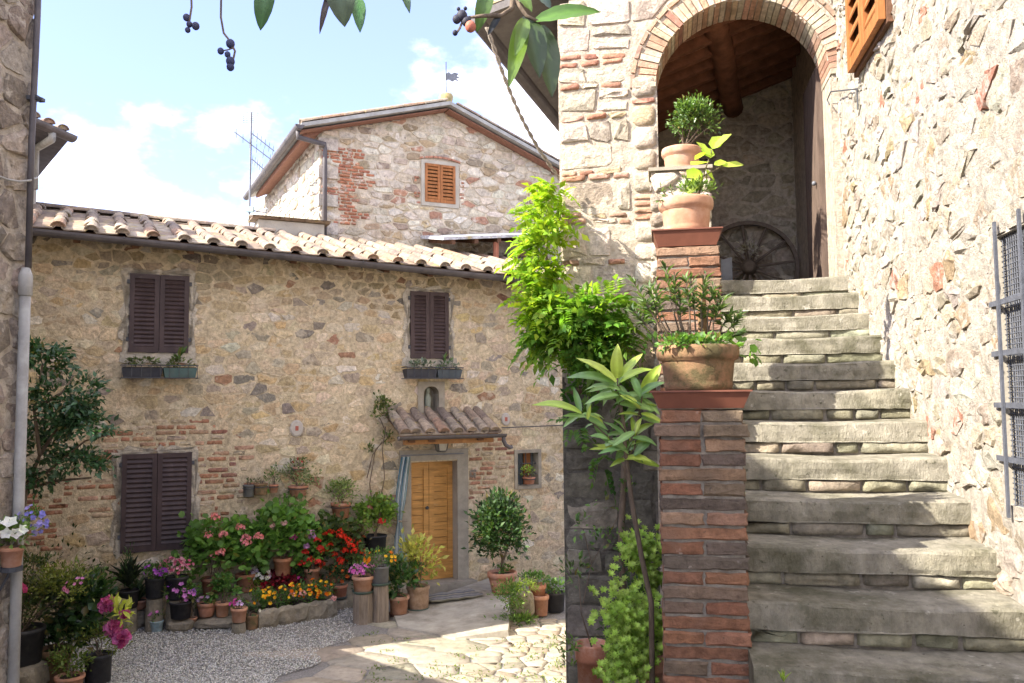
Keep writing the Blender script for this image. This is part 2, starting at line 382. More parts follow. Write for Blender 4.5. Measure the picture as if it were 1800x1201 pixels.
def place_stones(polys, fn, mat, parent, pal, proud=(.008, .022), name='stone', limit=290, visible=None, colfn=None, j=.006, k=.14, sink=.02, rough=.35, smooth=True):
    items = []
    for p in polys:
        ar = abs(parea(p))
        if parea(p) < 0: p = p[::-1]
        items.append((ar if visible is None or visible(*pcent(p)) else -1, p))
    items.sort(key=lambda t: -t[0])
    rest = B()
    for i, (ar, p) in enumerate(items):
        cx, cy = pcent(p)
        col = colfn(cx, cy) if colfn else pick(pal)
        r = stone_mesh(p, fn, random.uniform(*proud), col, j=j, k=k, sink=sink, rough=rough)
        if r is None: continue
        if i < limit and ar > 0: mesh_obj(name, r[0], r[1], mat, parent, np.array(r[2]), smooth)
        else: rest.add(*r)
    if rest.v: tag(rest.go(name + '_infill', mat, parent, smooth), kind='stuff')
def mortar_sheet(name, fn, u0, u1, z0, z1, res, amp, mat, parent, inside=None, freq=6.0, base=0.0, pits=0.0):
    nu = max(2, int((u1 - u0) / res)); nz_ = max(2, int((z1 - z0) / res))
    uu = np.linspace(u0, u1, nu + 1); zz = np.linspace(z0, z1, nz_ + 1)
    UU, ZZ = np.meshgrid(uu, zz); P = np.stack([UU.ravel(), ZZ.ravel(), np.full(UU.size, 3.7)], 1)
    d = base + amp * (fbm(P * freq, 4) + .5 * fbm(P * freq * 4 + 9, 2))
    if pits > 0:
        q = fbm(P * np.array([freq * 1.6, freq * 2.4, 1]) + 31, 3); d -= pits * np.clip((q - .25) * 4, 0, 1)
    o3 = fn(0, 0, 0); eu = fn(1, 0, 0) - o3; ez = fn(0, 1, 0) - o3; en = fn(0, 0, 1) - o3
    V = o3 + P[:, :1] * eu + P[:, 1:2] * ez + d[:, None] * en
    i = np.arange(nz_)[:, None] * (nu + 1) + np.arange(nu)[None, :]; i = i.ravel()
    Q = np.stack([i, i + 1, i + nu + 2, i + nu + 1], 1)
    if inside is not None:
        cu = (P[Q[:, 0], 0] + P[Q[:, 2], 0]) / 2; cz = (P[Q[:, 0], 1] + P[Q[:, 2], 1]) / 2
        Q = Q[inside(cu, cz)]
        used = np.unique(Q); mpi = np.full(len(V), -1); mpi[used] = np.arange(len(used)); V = V[used]; Q = mpi[Q]
    return mesh_obj(name, V, Q, mat, parent, None, True)
def brick_rows(u0, u1, z0, z1, h=.065, L=.24, gap=.011, keep=None, jag=.0):
    out = []; z = z0; r = 0
    while z + h <= z1 + 1e-6:
        u = u0 - random.random() * L
        while u < u1:
            w = L * random.uniform(.8, 1.1) * random.choice((1, 1, .5)); a, b = max(u, u0), min(u + w - gap, u1)
            if b - a > .05:
                jz = random.uniform(-.004, .004)
                if keep is None or keep((a + b) / 2, z + h / 2): out.append([(a, z + jz), (b, z + jz), (b, z + h - gap + jz), (a, z + h - gap + jz)])
            u += w
        z += h; r += 1
    return out
# ================================================================== GROUND
def gz(x, y):                                 # courtyard level, rising towards the viewer's end of the alley
    t = np.clip((6.6 - np.asarray(y, float)) / 4.0, 0, 1); return .9 * t * t * (3 - 2 * t) * np.clip((np.asarray(x) + 5) / 1.5, 0, 1)
xs = np.concatenate([np.linspace(-60, -8, 14), np.linspace(-7, 6, 66), np.linspace(7, 60, 14)])
ys = np.concatenate([np.linspace(-30, -3, 8), np.linspace(-2, 15, 86), np.linspace(17, 90, 14)])
XX, YY = np.meshgrid(xs, ys); ZZ = gz(XX, YY) + .012 * fbm(np.stack([XX.ravel(), YY.ravel(), 0 * XX.ravel()], 1) * .9, 3).reshape(XX.shape) - .01
nx_ = len(xs); ii = (np.arange(len(ys) - 1)[:, None] * nx_ + np.arange(nx_ - 1)[None]).ravel()
tag(mesh_obj('ground', np.stack([XX.ravel(), YY.ravel(), ZZ.ravel()], 1), np.stack([ii, ii + 1, ii + nx_ + 1, ii + nx_], 1), m_ground, smooth=True), kind='structure')

# paving: irregular flags in the sunlit lane
def GP(u, v, off): return np.array([u, v, float(gz(u, v)) + off])
pav_poly = [at_z(*p, 0)[:2] for p in ((600, 1112), (720, 1104), (900, 1092), (1030, 1085))]
def in_pav(x, y):
    # right of a line from the gravel edge to the viewer
    e0 = at_z(600, 1112, 0); e1 = at_z(470, 1201, 0)
    return (e1[0] - e0[0]) * (y - e0[1]) - (e1[1] - e0[1]) * (x - e0[0]) > 0.02
sd = [s for s in seeds_rows(-3.2, 1.6, 5.6, 10.6, (.30, .5), (.4, .85), .35, .3) if in_pav(*s)]
sd = [s for s in sd if s[0] < -.45 + .1 * (s[1] - 8)] + [s for s in seeds_rows(-.75, 1.6, 5.6, 10.6, (.12, .2), (.16, .3), .35, .3) if s[0] >= -.45 + .1 * (s[1] - 8) and in_pav(*s)]
pav = thing('stone_paving', (-.5, 8.5, 0), None, None); tag(pav, kind='structure')
pp = voronoi(sd, .007, .9, [(0, 1, 10.4), (1, 0, 1.5), (0, -1, -5.7)])
pp = [p for p in pp if in_pav(*pcent(p)) and len(p) > 3]
place_stones(pp, GP, m_flag, pav, [(3, (.33, .29, .22)), (2, (.36, .32, .25)), (1, (.26, .225, .17)), (1, (.30, .25, .185))], proud=(.004, .007), name='flagstone', limit=295, j=.006, k=.07, sink=.02, rough=.12)

# loose gravel: real pebbles
def gravel():
    n = 46000
    px = RNG.uniform(-20, 760, n * 2); py = 1068 + (1230 - 1068) * RNG.random(n * 2) ** .8
    P = []
    d = fwd[None] * F + rgt[None] * (px - 900)[:, None] + upv[None] * (600.5 - py)[:, None]
    P = EYE + d * ((0 - EYE[2]) / d[:, 2])[:, None]
    keep = np.array([not in_pav(x - .12 + .1 * math.sin(y * 7), y) for x, y in P[:, :2]])
    P = P[keep][:n]; n = len(P)
    s = RNG.uniform(.006, .0145, n); V0 = np.array([[1, 0, 0], [-.5, .87, 0], [-.5, -.87, 0], [.1, .1, .75], [0.1, 0, -.6]])
    ang = RNG.uniform(0, 6.28, n); ca, sa = np.cos(ang), np.sin(ang)
    V = V0[None] * s[:, None, None] * RNG.uniform(.6, 1.3, (n, 5, 3))
    x = V[..., 0] * ca[:, None] - V[..., 1] * sa[:, None]; y = V[..., 0] * sa[:, None] + V[..., 1] * ca[:, None]
    V = np.stack([x, y, V[..., 2]], 2) + P[:, None]; V[..., 2] += (s * .35)[:, None]
    Fc = np.array([[0, 1, 3], [1, 2, 3], [2, 0, 3], [1, 0, 4], [2, 1, 4], [0, 2, 4]])
    Fc = (Fc[None] + 5 * np.arange(n)[:, None, None]).reshape(-1, 3)
    g = RNG.uniform(.22, .58, n); c = np.stack([g * RNG.uniform(.98, 1.10, n), g, g * RNG.uniform(.80, .97, n)], 1)
    tag(mesh_obj('gravel', V.reshape(-1, 3), Fc, m_gravel, None, np.repeat(c, 5, 0)), 'loose pale grey gravel spread over the courtyard', 'gravel', kind='stuff')
gravel()

# ================================================================== FARMHOUSE
def uz(x0, y0, x1, y1, off=0.0):
    a = onH(x0, y0, off); b = onH(x1, y1, off); return a[0], b[0], min(a[1], b[1]), max(a[1], b[1])
UL, _ = onH(-40, 700); UR, _ = onH(1130, 700)
PIT = .275; RL = 2.3; EO = .38                 # pitch, run from wall to ridge, eave overhang
_l = onH(60, 396, EO + .04); _r = onH(885, 480, EO + .04)
def ZEf(u): return _l[1] + (u - _l[0]) * (_r[1] - _l[1]) / (_r[0] - _l[0])   # the eave falls slightly to the right
ZE = ZEf(-3.0); EZ = ZEf(UL) + EO * PIT - .06
house = thing('farmhouse', H(0, 0, 0), 'long rubble stone farmhouse with brown shutters and wooden door behind the flower pots', 'house')
wA = uz(228, 481, 331, 621); wB = uz(720, 512, 788, 631); wC = uz(214, 799, 335, 963); wS = uz(909, 797, 946, 852)
dr = uz(722, 811, 804, 1024); nich = uz(744, 679, 771, 727)
dr = (dr[0], dr[1], .12, dr[3])
door_open = (dr[0] - .0, dr[1] + .0, -.2, dr[3])
ops = [wA, wB, wC, wS, nich, (dr[0] - .17, dr[1] + .17, -.3, dr[3] + .16)]
ops_m = [wA, wB, wC, wS, nich, door_open]
def Hf(u, z, off): return H(u, z, off)
def inside_ops(ol):
    def f(u, z):
        k = np.ones(np.shape(u), bool)
        for a, b, c, d in ol: k &= ~((u > a) & (u < b) & (z > c) & (z < d))
        return k
    return f
def wtop(u): return ZEf(u) + EO * PIT - .07
hw = mortar_sheet('wall', Hf, UL, UR, -.2, EZ + .1, .04, .007, m_mort_h, house, lambda u, z: inside_ops(ops_m)(u, z) & (z < wtop(u)), freq=8, base=.002)
def brickish(u, z):                            # zones of the wall laid mostly in thin brick
    p = H(u, z, 0); 
    a = math.exp(-((u + 3.3) / .9) ** 2 - ((z - 1.75) / .7) ** 2) + math.exp(-((u - .95) / .35) ** 2 - ((z - 1.3) / .9) ** 2) + .5 * math.exp(-((u + 5.2) / .8) ** 2 - ((z - 1.2) / .9) ** 2)
    return a
sd = []
for s in seeds_rows(UL, UR, -.1, EZ, (.075, .17), (.10, .33), .45, .45):
    sd.append(s)
polys = [p for p in cut_openings(voronoi(sd, .009, .58, [(0, 1, EZ - .02), (0, -1, .1)]), ops) if max(q[1] for q in p) < wtop(pcent(p)[0]) + .04]
bz = [p for p in polys if brickish(*pcent(p)) > .35]; polys = [p for p in polys if brickish(*pcent(p)) <= .35]
br = cut_openings(brick_rows(UL + .2, UR - .2, .12, 3.0, h=.068, L=.25, gap=.014, keep=lambda u, z: brickish(u, z) > .33 + random.uniform(-.06, .06) and random.random() < .9), ops)
PALH = [(5, (.505, .405, .265)), (3, (.465, .355, .21)), (2.5, (.56, .465, .32)), (1.6, (.35, .295, .215)), (.9, (.48, .35, .18)), (.7, (.24, .205, .165)), (.25, (.32, .18, .11)), (.8, (.55, .49, .39))]
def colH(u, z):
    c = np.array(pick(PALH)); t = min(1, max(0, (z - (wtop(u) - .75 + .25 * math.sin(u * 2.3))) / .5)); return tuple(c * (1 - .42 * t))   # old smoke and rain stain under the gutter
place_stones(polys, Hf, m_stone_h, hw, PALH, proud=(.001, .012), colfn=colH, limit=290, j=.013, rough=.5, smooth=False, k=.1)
place_stones(br, Hf, m_stone_h, hw, [(3, (.34, .17, .10)), (2, (.38, .24, .15)), (2, (.42, .33, .22)), (1, (.26, .13, .09))], proud=(.0, .012), name='brick', limit=200, k=.1, j=.004)
# wall ends and mass behind
b = B(); b.fbox(lambda x, y, z: H(x, z, y), UL + .01, UR - .01, -6.2, -.35, -.3, wtop(UR) - .05); b.go('inner_wall', m_mort_h, house)
for (a, bb, c, d) in ops_m:                    # reveals
    q = B(); t = .035
    q.fbox(lambda x, y, z: H(x, z, y), a - t, a + .001, -.34, -.012, c, d); q.fbox(lambda x, y, z: H(x, z, y), bb - .001, bb + t, -.34, -.012, c, d)
    q.fbox(lambda x, y, z: H(x, z, y), a - t, bb + t, -.34, -.013, d - .001, d + t); q.fbox(lambda x, y, z: H(x, z, y), a - t, bb + t, -.34, -.013, c - t, c + .001)
    q.go('reveal', m_plaster, house)
def patch(u0, u1, z0, z1, off, amp=.012, mat=None, name='plaster_patch', parent=None, n=26):
    """smeared plaster band round an opening with a ragged edge"""
    pts = []
    per = [(u0, z0, 1, 0, u1 - u0), (u1, z0, 0, 1, z1 - z0), (u1, z1, -1, 0, u1 - u0), (u0, z1, 0, -1, z1 - z0)]
    for (x, y, dx, dy, L) in per:
        k = max(2, int(L / .06))
        for i in range(k):
            t = L * i / k; o = random.uniform(-amp, amp) * 2; pts.append((x + dx * t + dy * o, y + dy * t - dx * o))
    V = [H(p[0], p[1], off) for p in pts] + [H(u0 + (p[0] - u0) * .98 + (u1 - u0) * .01, z0 + (p[1] - z0) * .98 + (z1 - z0) * .01, off + .006) for p in pts] + [H((u0 + u1) / 2, (z0 + z1) / 2, off + .006)]
    n = len(pts); Fc = [(i, (i + 1) % n, n + (i + 1) % n, n + i) for i in range(n)] + [(n + i, n + (i + 1) % n, 2 * n) for i in range(n)]
    return mesh_obj(name, V, Fc, mat or m_smear, parent or house)
for (a, bb, c, d) in (wA, wB, wC):
    patch(a - .07, a + .0, c - .02, d + .03, .008, .025); patch(bb - .0, bb + .07, c - .02, d + .03, .008, .025)
    patch(a - .06, bb + .06, d + .0, d + .06, .010, .025)
patch(wA[0] - .1, wA[1] + .1, wA[2] - .13, wA[2], .014, .01); patch(wB[0] - .12, wB[1] + .12, wB[2] - .12, wB[2], .014, .01)

def shutter_pair(fr, box, off, mat, parent, slats=15, th=.04, st=.055, slat_mat=None, hinge=True, gapm=.006, op=.56):
    """two louvred leaves; fr(u,z,off)"""
    u0, u1, z0, z1 = box; fn = lambda x, y, z: fr(x, z, y); mid = (u0 + u1) / 2
    for (a, c) in ((u0 + .004, mid - gapm / 2), (mid + gapm / 2, u1 - .004)):
        f = B(); f.fbox(fn, a, a + st, off, off + th, z0, z1); f.fbox(fn, c - st, c, off, off + th, z0, z1)
        f.fbox(fn, a + st, c - st, off + .002, off + th - .002, z0, z0 + st * 1.25); f.fbox(fn, a + st, c - st, off + .002, off + th - .002, z1 - st, z1)
        s = f.go('shutter', mat, parent)
        h = (z1 - z0 - st * 2.25) / slats
        for i in range(slats):
            zc = z0 + st * 1.25 + h * (i + .5); k = B(); e = h * op
            k.box8([fr(a + st * .8, zc - e, off + th * .82), fr(c - st * .8, zc - e, off + th * .82), fr(c - st * .8, zc - e + .012, off + th * .95), fr(a + st * .8, zc - e + .012, off + th * .95),
                    fr(a + st * .8, zc + e - .012, off + .004), fr(c - st * .8, zc + e - .012, off + .004), fr(c - st * .8, zc + e, off + .012), fr(a + st * .8, zc + e, off + .012)])
            k.go('slat', slat_mat or mat, s)
        if hinge:
            for zz in (z0 + (z1 - z0) * .14, z0 + (z1 - z0) * .87):
                k = B(); x = a - .03 if a < mid - .1 and a == u0 + .004 else c - .01
                k.fbox(fn, x, x + .04, off + .005, off + .035, zz, zz + .05); k.go('hinge', m_iron, s)
    v = B(); v.fbox(fn, u0 - .0, u1 + .0, off - .09, off - .07, z0, z1); v.go('pane_or_backing', m_black, parent)  # black backing sheet, the shade between the slats is in its colour
shutter_pair(Hf, wA, -.004, m_shut, house, 16); shutter_pair(Hf, wB, -.004, m_shut, house, 16); shutter_pair(Hf, wC, -.004, m_shut, house, 18)

# door with stone surround
fn = lambda x, y, z: H(x, z, y)
q = B(); q.fbox(fn, dr[0] - .165, dr[0], -.30, .022, 0.0, dr[3] + .0); q.go('door_jamb', m_frame, house)
q = B(); q.fbox(fn, dr[1], dr[1] + .165, -.30, .022, 0.0, dr[3] + .0); q.go('door_jamb', m_frame, house)
q = B(); q.fbox(fn, dr[0] - .165, dr[1] + .165, -.30, .026, dr[3] + .001, dr[3] + .15); q.go('door_lintel', m_frame, house)
dm = (dr[0] + dr[1]) / 2 - .02; DO = -.20
for (a, c) in ((dr[0] + .004, dm - .003), (dm + .003, dr[1] - .004)):
    st = .075; z0, z1 = dr[2], dr[3] - .004
    f = B(); f.fbox(fn, a, a + st, DO, DO + .045, z0, z1); f.fbox(fn, c - st, c, DO, DO + .045, z0, z1)
    f.fbox(fn, a + st, c - st, DO + .002, DO + .043, z1 - .13, z1); f.fbox(fn, a + st, c - st, DO + .002, DO + .043, z0, z0 + .36)
    dd = f.go('door', m_door, house)
    nb = 11; z0 += .36; z1 -= .13; h = (z1 - z0) / nb
    for i in range(nb):
        k = B(); e = random.uniform(-.002, .002)
        k.fbox(fn, a + st, c - st, DO + .004, DO + .026 + e, z0 + i * h + .003, z0 + (i + 1) * h - .003); k.go('board', m_door, dd)
    k = B(); k.fbox(fn, a + st, c - st, DO - .02, DO + .002, dr[2], dr[3]); k.go('backing', m_wood_d, dd)
k = B(); k.ball(H(dm - .035, 1.12, DO + .07), .025); k.tube([H(dm - .035, 1.12, DO + .02), H(dm - .035, 1.12, DO + .06)], .009); k.go('door_knob', m_iron, house, True)
q = B(); q.fbox(fn, dr[0] - .22, dr[1] + .22, -.29, .20, -.05, .115); q.go('door_step', m_frame, house)

# barred little window
q = B(); q.fbox(fn, wS[0] - .05, wS[0] + .0, -.2, .018, wS[2] - .05, wS[3] + .05); q.fbox(fn, wS[1] - .0, wS[1] + .05, -.2, .018, wS[2] - .05, wS[3] + .05)
q.fbox(fn, wS[0], wS[1], -.2, .016, wS[3], wS[3] + .05); q.fbox(fn, wS[0], wS[1], -.2, .03, wS[2] - .05, wS[2]); q.go('window_surround', m_frame, house)
q = B(); q.fbox(fn, wS[0], wS[1], -.16, -.15, wS[2], wS[3]); pn = q.go('pane_or_backing', m_glass, house)
q = B(); um = wS[0] + (wS[1] - wS[0]) * .55; q.fbox(fn, um - .02, um + .09, -.148, -.11, wS[2], wS[3]); q.go('casement', m_wood_o, house)
for i in range(1, 4):
    q = B(); u = wS[0] + (wS[1] - wS[0]) * i / 4; q.tube([H(u, wS[2], -.06), H(u, wS[3], -.06)], .008, 6); q.go('bar', m_iron, house)
for i in range(1, 3):
    q = B(); z = wS[2] + (wS[3] - wS[2]) * i / 3; q.tube([H(wS[0], z, -.046), H(wS[1], z, -.046)], .008, 6); q.go('bar', m_iron, house)

# niche with rounded head
nu, nr = (nich[0] + nich[1]) / 2, (nich[1] - nich[0]) / 2
q = B(); V = []; Fc = []
arc = [(nu - nr * 1.0, nich[2])] + [(nu - nr * math.cos(t), nich[3] - nr + nr * math.sin(t)) for t in np.linspace(0, math.pi, 13)] + [(nu + nr, nich[2])]
outer = [(nu - nr * 1.75, nich[2] - .02)] + [(nu - nr * 1.75 * (1 if abs(math.cos(t)) > .5 else abs(math.cos(t)) * 2) * (1 if math.cos(t) >= 0 else -1), nich[3] - nr + nr * 1.55 * min(1, .25 + 1.2 * math.sin(t))) for t in np.linspace(0, math.pi, 13)] + [(nu + nr * 1.75, nich[2] - .02)]
n = len(arc)
for (off, lst) in ((.022, outer), (.022, arc), (-.2, arc)): V += [H(x, y, off) for x, y in lst]
Fc = [(i, i + 1, n + i + 1, n + i) for i in range(n - 1)] + [(n + i, n + i + 1, 2 * n + i + 1, 2 * n + i) for i in range(n - 1)] + [tuple(2 * n + i for i in range(n))]
nf = mesh_obj('niche_surround', V, Fc, m_frame, house)
q = B(); q.fbox(fn, nich[0] - .02, nich[1] + .02, -.2, .03, nich[2] - .04, nich[2]); q.go('niche_sill', m_frame, nf)

# plaques and the thin wire
for (x, y, w, h) in ((521, 753, 11, 14), (888, 737, 9, 12)):
    u, z = onH(x, y); q = B()
    q.lathe((0, 0, 0), [(.001, 0), (w * .008, 0), (w * .008 * .8, .012), (.001, .014)], 12, (.4, .36, .31)); 
    q.v = [H(u + v[0], z + v[1] * h / w, .02 + v[2]) for v in q.v]
    pl = q.go('wall_plaque', m_vc, house)
    q = B(); q.fbox(fn, u - .02, u + .02, .03, .037, z - .03, z + .03, (.34, .1, .07)); q.go('plaque_centre', m_vc, pl)
q = B(); q.tube([H(*onH(880, 752), .035), H(*onH(1000, 747), .035)], .008, 6); q.go('wall_cable', m_iron, house)
ua, za = onH(665, 752); ub, zb = onH(660, 905)

# ---- tiled roof (flat pans with rounded covers)
def RF(u, r, off=0.0):                         # r metres up-slope from the eave edge
    c = 1 / math.sqrt(1 + PIT * PIT); return H(u, ZEf(u) + r * c * PIT + off * c, EO - r * c + off * c * PIT)
SLEN = (RL + EO) * math.sqrt(1 + PIT * PIT)
q = B(); q.box8([RF(UL, 0.03, -.06), RF(UR, .03, -.06), RF(UR, SLEN, -.06), RF(UL, SLEN, -.06), RF(UL, .03, -.02), RF(UR, .03, -.02), RF(UR, SLEN, -.02), RF(UL, SLEN, -.02)])
roof = q.go('roof', m_wood_d, house)
q = B(); rb = RF(UL, SLEN, -.03); q.box8([H(UL, EZ - .3, -6.2), H(UR, EZ - .3, -6.2), H(UR, EZ - .3, -RL - .001), H(UL, EZ - .3, -RL - .001), H(UL, EZ + .1, -6.2), H(UR, EZ + .1, -6.2), H(UR, RF(0, SLEN, -.03)[2], -RL - .001), H(UL, RF(0, SLEN, -.03)[2], -RL - .001)])
q.go('rear_roof', m_pan, house)
SP = .335; TL = .43
def cover_mesh(L=.46, r0=.062, r1=.080, n=7, th=.014):
    V = []; Fc = []
    for (t, r) in ((0, r1), (L, r0)):
        for rr in (r, r - th):
            for k in range(n + 1):
                a = math.pi * k / n; V.append((rr * math.cos(a), t, rr * .82 * math.sin(a)))
    m = n + 1
    for k in range(n):
        Fc += [(k, k + 1, 2 * m + k + 1, 2 * m + k), (m + k + 1, m + k, 3 * m + k, 3 * m + k + 1), (k + 1, k, m + k, m + k + 1), (2 * m + k, 2 * m + k + 1, 3 * m + k + 1, 3 * m + k)]
    Fc += [(0, 2 * m, 3 * m, m), (n, m + n, 3 * m + n, 2 * m + n)]
    o = len(V)                                 # mortar plug just inside the lower end
    V += [((r1 - th) * math.cos(math.pi * k / n), .018, (r1 - th) * .82 * math.sin(math.pi * k / n)) for k in range(n + 1)]; Fc.append(tuple(range(o, o + n + 1)))
    return V, Fc
def pan_mesh(L=.46, w=.27):
    V = []; Fc = []
    pr = [(-w / 2, .03), (-w / 2 + .025, .004), (w / 2 - .025, .004), (w / 2, .03)]
    for t in (0, L):
        for (x, z) in pr: V.append((x, t, z))
        for (x, z) in pr: V.append((x, t, z - .014))
    for k in range(3): Fc += [(k, k + 1, 8 + k + 1, 8 + k), (4 + k + 1, 4 + k, 12 + k, 12 + k + 1), (k + 1, k, 4 + k, 4 + k + 1)]
    return V, Fc
def shared(name, VF, mat, col, smooth=True):
    me = bpy.data.meshes.new(name); me.from_pydata([tuple(v) for v in VF[0]], [], VF[1])
    a = me.color_attributes.new('col', 'FLOAT_COLOR', 'POINT'); a.data.foreach_set('color', np.tile(np.array([*col, 1], np.float32), len(VF[0])))
    me.materials.append(mat)
    if smooth:
        me.polygons.foreach_set('use_smooth', np.ones(len(me.polygons), bool))
    return me
TCOL = [(.28, .205, .145), (.33, .255, .18), (.235, .175, .13), (.35, .285, .21), (.20, .155, .12), (.32, .20, .13), (.28, .225, .165)]
cov = [shared('cover_tile', cover_mesh(), m_tile, c, False) for c in TCOL]; pan = [shared('pan_tile', pan_mesh(), m_pan, c, False) for c in TCOL[:4]]
def lay(me, name, mw, parent):
    o = bpy.data.objects.new(name, me); COL.objects.link(o); WL[o] = np.array(mw.translation); o.parent = parent
    o.matrix_parent_inverse = Matrix.Translation(-Vector(WL[parent])); o.matrix_basis = mw; return o
def basis(x, y, z, p):
    return Matrix(((x[0], y[0], z[0], p[0]), (x[1], y[1], z[1], p[1]), (x[2], y[2], z[2], p[2]), (0, 0, 0, 1)))
sl = RF(0, 1) - RF(0, 0); sl /= np.linalg.norm(sl); nup = np.cross(HU, sl)
nrow = int(SLEN / TL); ncov = 0; restc = B(); restp = B()
cells = []
for ci in range(int((UR - UL) / SP)):
    for ri in range(nrow + 1): cells.append((UL + .1 + ci * SP, ri * TL - .05))
def vis_px(p):
    d = p - EYE; w = np.dot(d, fwd); return 900 + F * np.dot(d, rgt) / w, 600.5 - F * np.dot(d, upv) / w
def rot_xy(x, y, a): return x * math.cos(a) + y * math.sin(a), y * math.cos(a) - x * math.sin(a)
ncov = npan = 0
for (u, r) in sorted(cells, key=lambda c: c[1]):
    L = min(.46, SLEN - r)
    if L < .15: continue
    p = RF(u, r); px, _ = vis_px(p); vis = 20 < px < 930
    for kind in ('pan', 'cov'):
        du = SP / 2 if kind == 'pan' else 0
        a = random.gauss(0, .035); x, y = rot_xy(HU, sl, a); y2 = y + nup * .035; y2 /= np.linalg.norm(y2)
        z = np.cross(x, y2); pos = RF(u + du + random.uniform(-.012, .012), r + random.uniform(-.02, .02)) + nup * (.0 if kind == 'pan' else .022)
        mw = basis(x, y2, z, pos)
        if kind == 'cov':
            if vis and ncov < 298: ncov += 1; lay(random.choice(cov), 'cover_tile', mw, roof); continue
            VF, bb = cover_mesh(), restc
        else:
            if vis and npan < 298: npan += 1; lay(random.choice(pan), 'pan_tile', mw, roof); continue
            VF, bb = pan_mesh(), restp
        bb.add([mw @ Vector(v) for v in VF[0]], VF[1], random.choice(TCOL))
if restc.v: tag(restc.go('cover_tile_rest', m_tile, roof), kind='stuff')
if restp.v: tag(restp.go('pan_tile_rest', m_pan, roof), kind='stuff')
# ridge caps
i = 0; u = UL
while u < onH(470, 400, -RL)[0]:
    p = RF(u, SLEN - .02) + nup * .03; up_ = np.array([0, 0, 1.0]); lay(random.choice(cov), 'ridge_tile', basis(np.cross(HU, up_), HU, up_, p) @ Matrix.Scale(1.05, 4), roof); u += .40
# rafter ends under the eave, then the gutter
u = UL + .3
while u < UR:
    q = B(); c = 1 / math.sqrt(1 + PIT ** 2); q.box8([RF(u, .03, -.15), RF(u + .075, .03, -.15), RF(u + .075, EO * 1.02, -.15), RF(u, EO * 1.02, -.15), RF(u, .03, -.062), RF(u + .075, .03, -.062), RF(u + .075, EO * 1.02, -.062), RF(u, EO * 1.02, -.062)])
    q.go('rafter', m_wood_d, roof); u += .62
def gutter(p0, p1, r, mat, parent, name='gutter', n=8, out=None):
    d = (p1 - p0) / np.linalg.norm(p1 - p0); x = np.cross(d, [0, 0, 1.0]); x /= np.linalg.norm(x); V = []; Fc = []
    for p in (p0, p1):
        for rr in (r, r - .006):
            for k in range(n + 1):
                a = math.pi + math.pi * k / n; V.append(p + x * rr * math.cos(a) + np.array([0, 0, 1]) * rr * math.sin(a))
    m = n + 1
    for k in range(n): Fc += [(k, k + 1, 2 * m + k + 1, 2 * m + k), (m + k, 3 * m + k, 3 * m + k + 1, m + k + 1), (k, m + k, m + k + 1, k + 1), (2 * m + k, 2 * m + k + 1, 3 * m + k + 1, 3 * m + k)]
    Fc += [(0, 2 * m, 3 * m, m), (n, m + n, 3 * m + n, 2 * m + n), tuple(range(m)), tuple(range(2 * m, 3 * m))]
    return mesh_obj(name, V, Fc, mat, parent, None, False)
g0 = RF(UL, -.045, -.035); g1 = RF(UR, -.045, -.035); gutter(g0, g1, .075, m_gut, house)
u = UL + .5
while u < UR:
    q = B(); p = RF(u, -.045, -.035); q.tube([p + HN * -.079 + np.array([0, 0, .0]), p - np.array([0, 0, .082]), p + HN * .083 + np.array([0, 0, 0])], .006, 5); q.go('gutter_bracket', m_iron, house); u += .95

# ---- little tiled canopy over the door
cz = onH(770, 742)[1]
cu0, _ = onH(692, 742, .02); CP = .42; CD = .62; cu1, _ = onH(876, 765, CD); cu0, _ = onH(704, 765, CD)
_, cze = onH(800, 768, CD)
def CF(u, r, off=0.0): return H(u, cze + .05 + r * CP + off, CD - r)
q = B(); q.box8([CF(cu0, 0, -.03), CF(cu1, 0, -.03), CF(cu1, CD - .003, -.03), CF(cu0, CD - .003, -.03), CF(cu0, 0), CF(cu1, 0), CF(cu1, CD - .003), CF(cu0, CD - .003)])
can = q.go('door_canopy', m_wood_c, house)
csl = CF(0, 1) - CF(0, 0); csl /= np.linalg.norm(csl); cn = np.cross(HU, csl)
nt_ = 7; sp = (cu1 - cu0) / nt_
for i in range(nt_ + 1):
    for r in (-.03, .29):
        if i < nt_:
            lay(random.choice(pan), 'pan_tile', basis(HU, csl + cn * .03, cn, CF(cu0 + (i + .5) * sp, r, .004)) @ Matrix.Diagonal((1, .86, 1, 1)), can)
        lay(random.choice(cov), 'cover_tile', basis(HU, csl + cn * .06, cn, CF(cu0 + i * sp + (.06 if i == 0 else (-.06 if i == nt_ else 0)), r, .03)) @ Matrix.Diagonal((.95, .86, 1, 1)), can)
for u in (cu0 + .12, (cu0 + cu1) / 2 - .3, cu1 - .3):
    q = B(); q.box8([CF(u, .02, -.12), CF(u + .09, .02, -.12), CF(u + .09, CD - .004, -.14), CF(u, CD - .004, -.14), CF(u, .02, -.032), CF(u + .09, .02, -.032), CF(u + .09, CD - .004, -.032), CF(u, CD - .004, -.032)]); q.go('bracket', m_wood_d, can)
q = B(); q.fbox(fn, cu0 + .08, cu1 - .05, CD - .14, CD - .05, cze - .09, cze + .005); q.go('beam', m_wood_c, can)
gutter(CF(cu0 - .05, -.06, -.0), CF(cu1 + .08, -.06, -.0), .05, m_gut, can, 'canopy_gutter')
e = CF(cu1 + .05, -.06, -.03); q = B(); q.tube([e, e + np.array([0, 0, -.06]), e + HU * .03 + np.array([0, 0, -.12]), e + HU * .09 + np.array([0, 0, -.16]), e + HU * .13 + np.array([0, 0, -.15])], .028, 8); q.go('spout', m_gut, can, True)
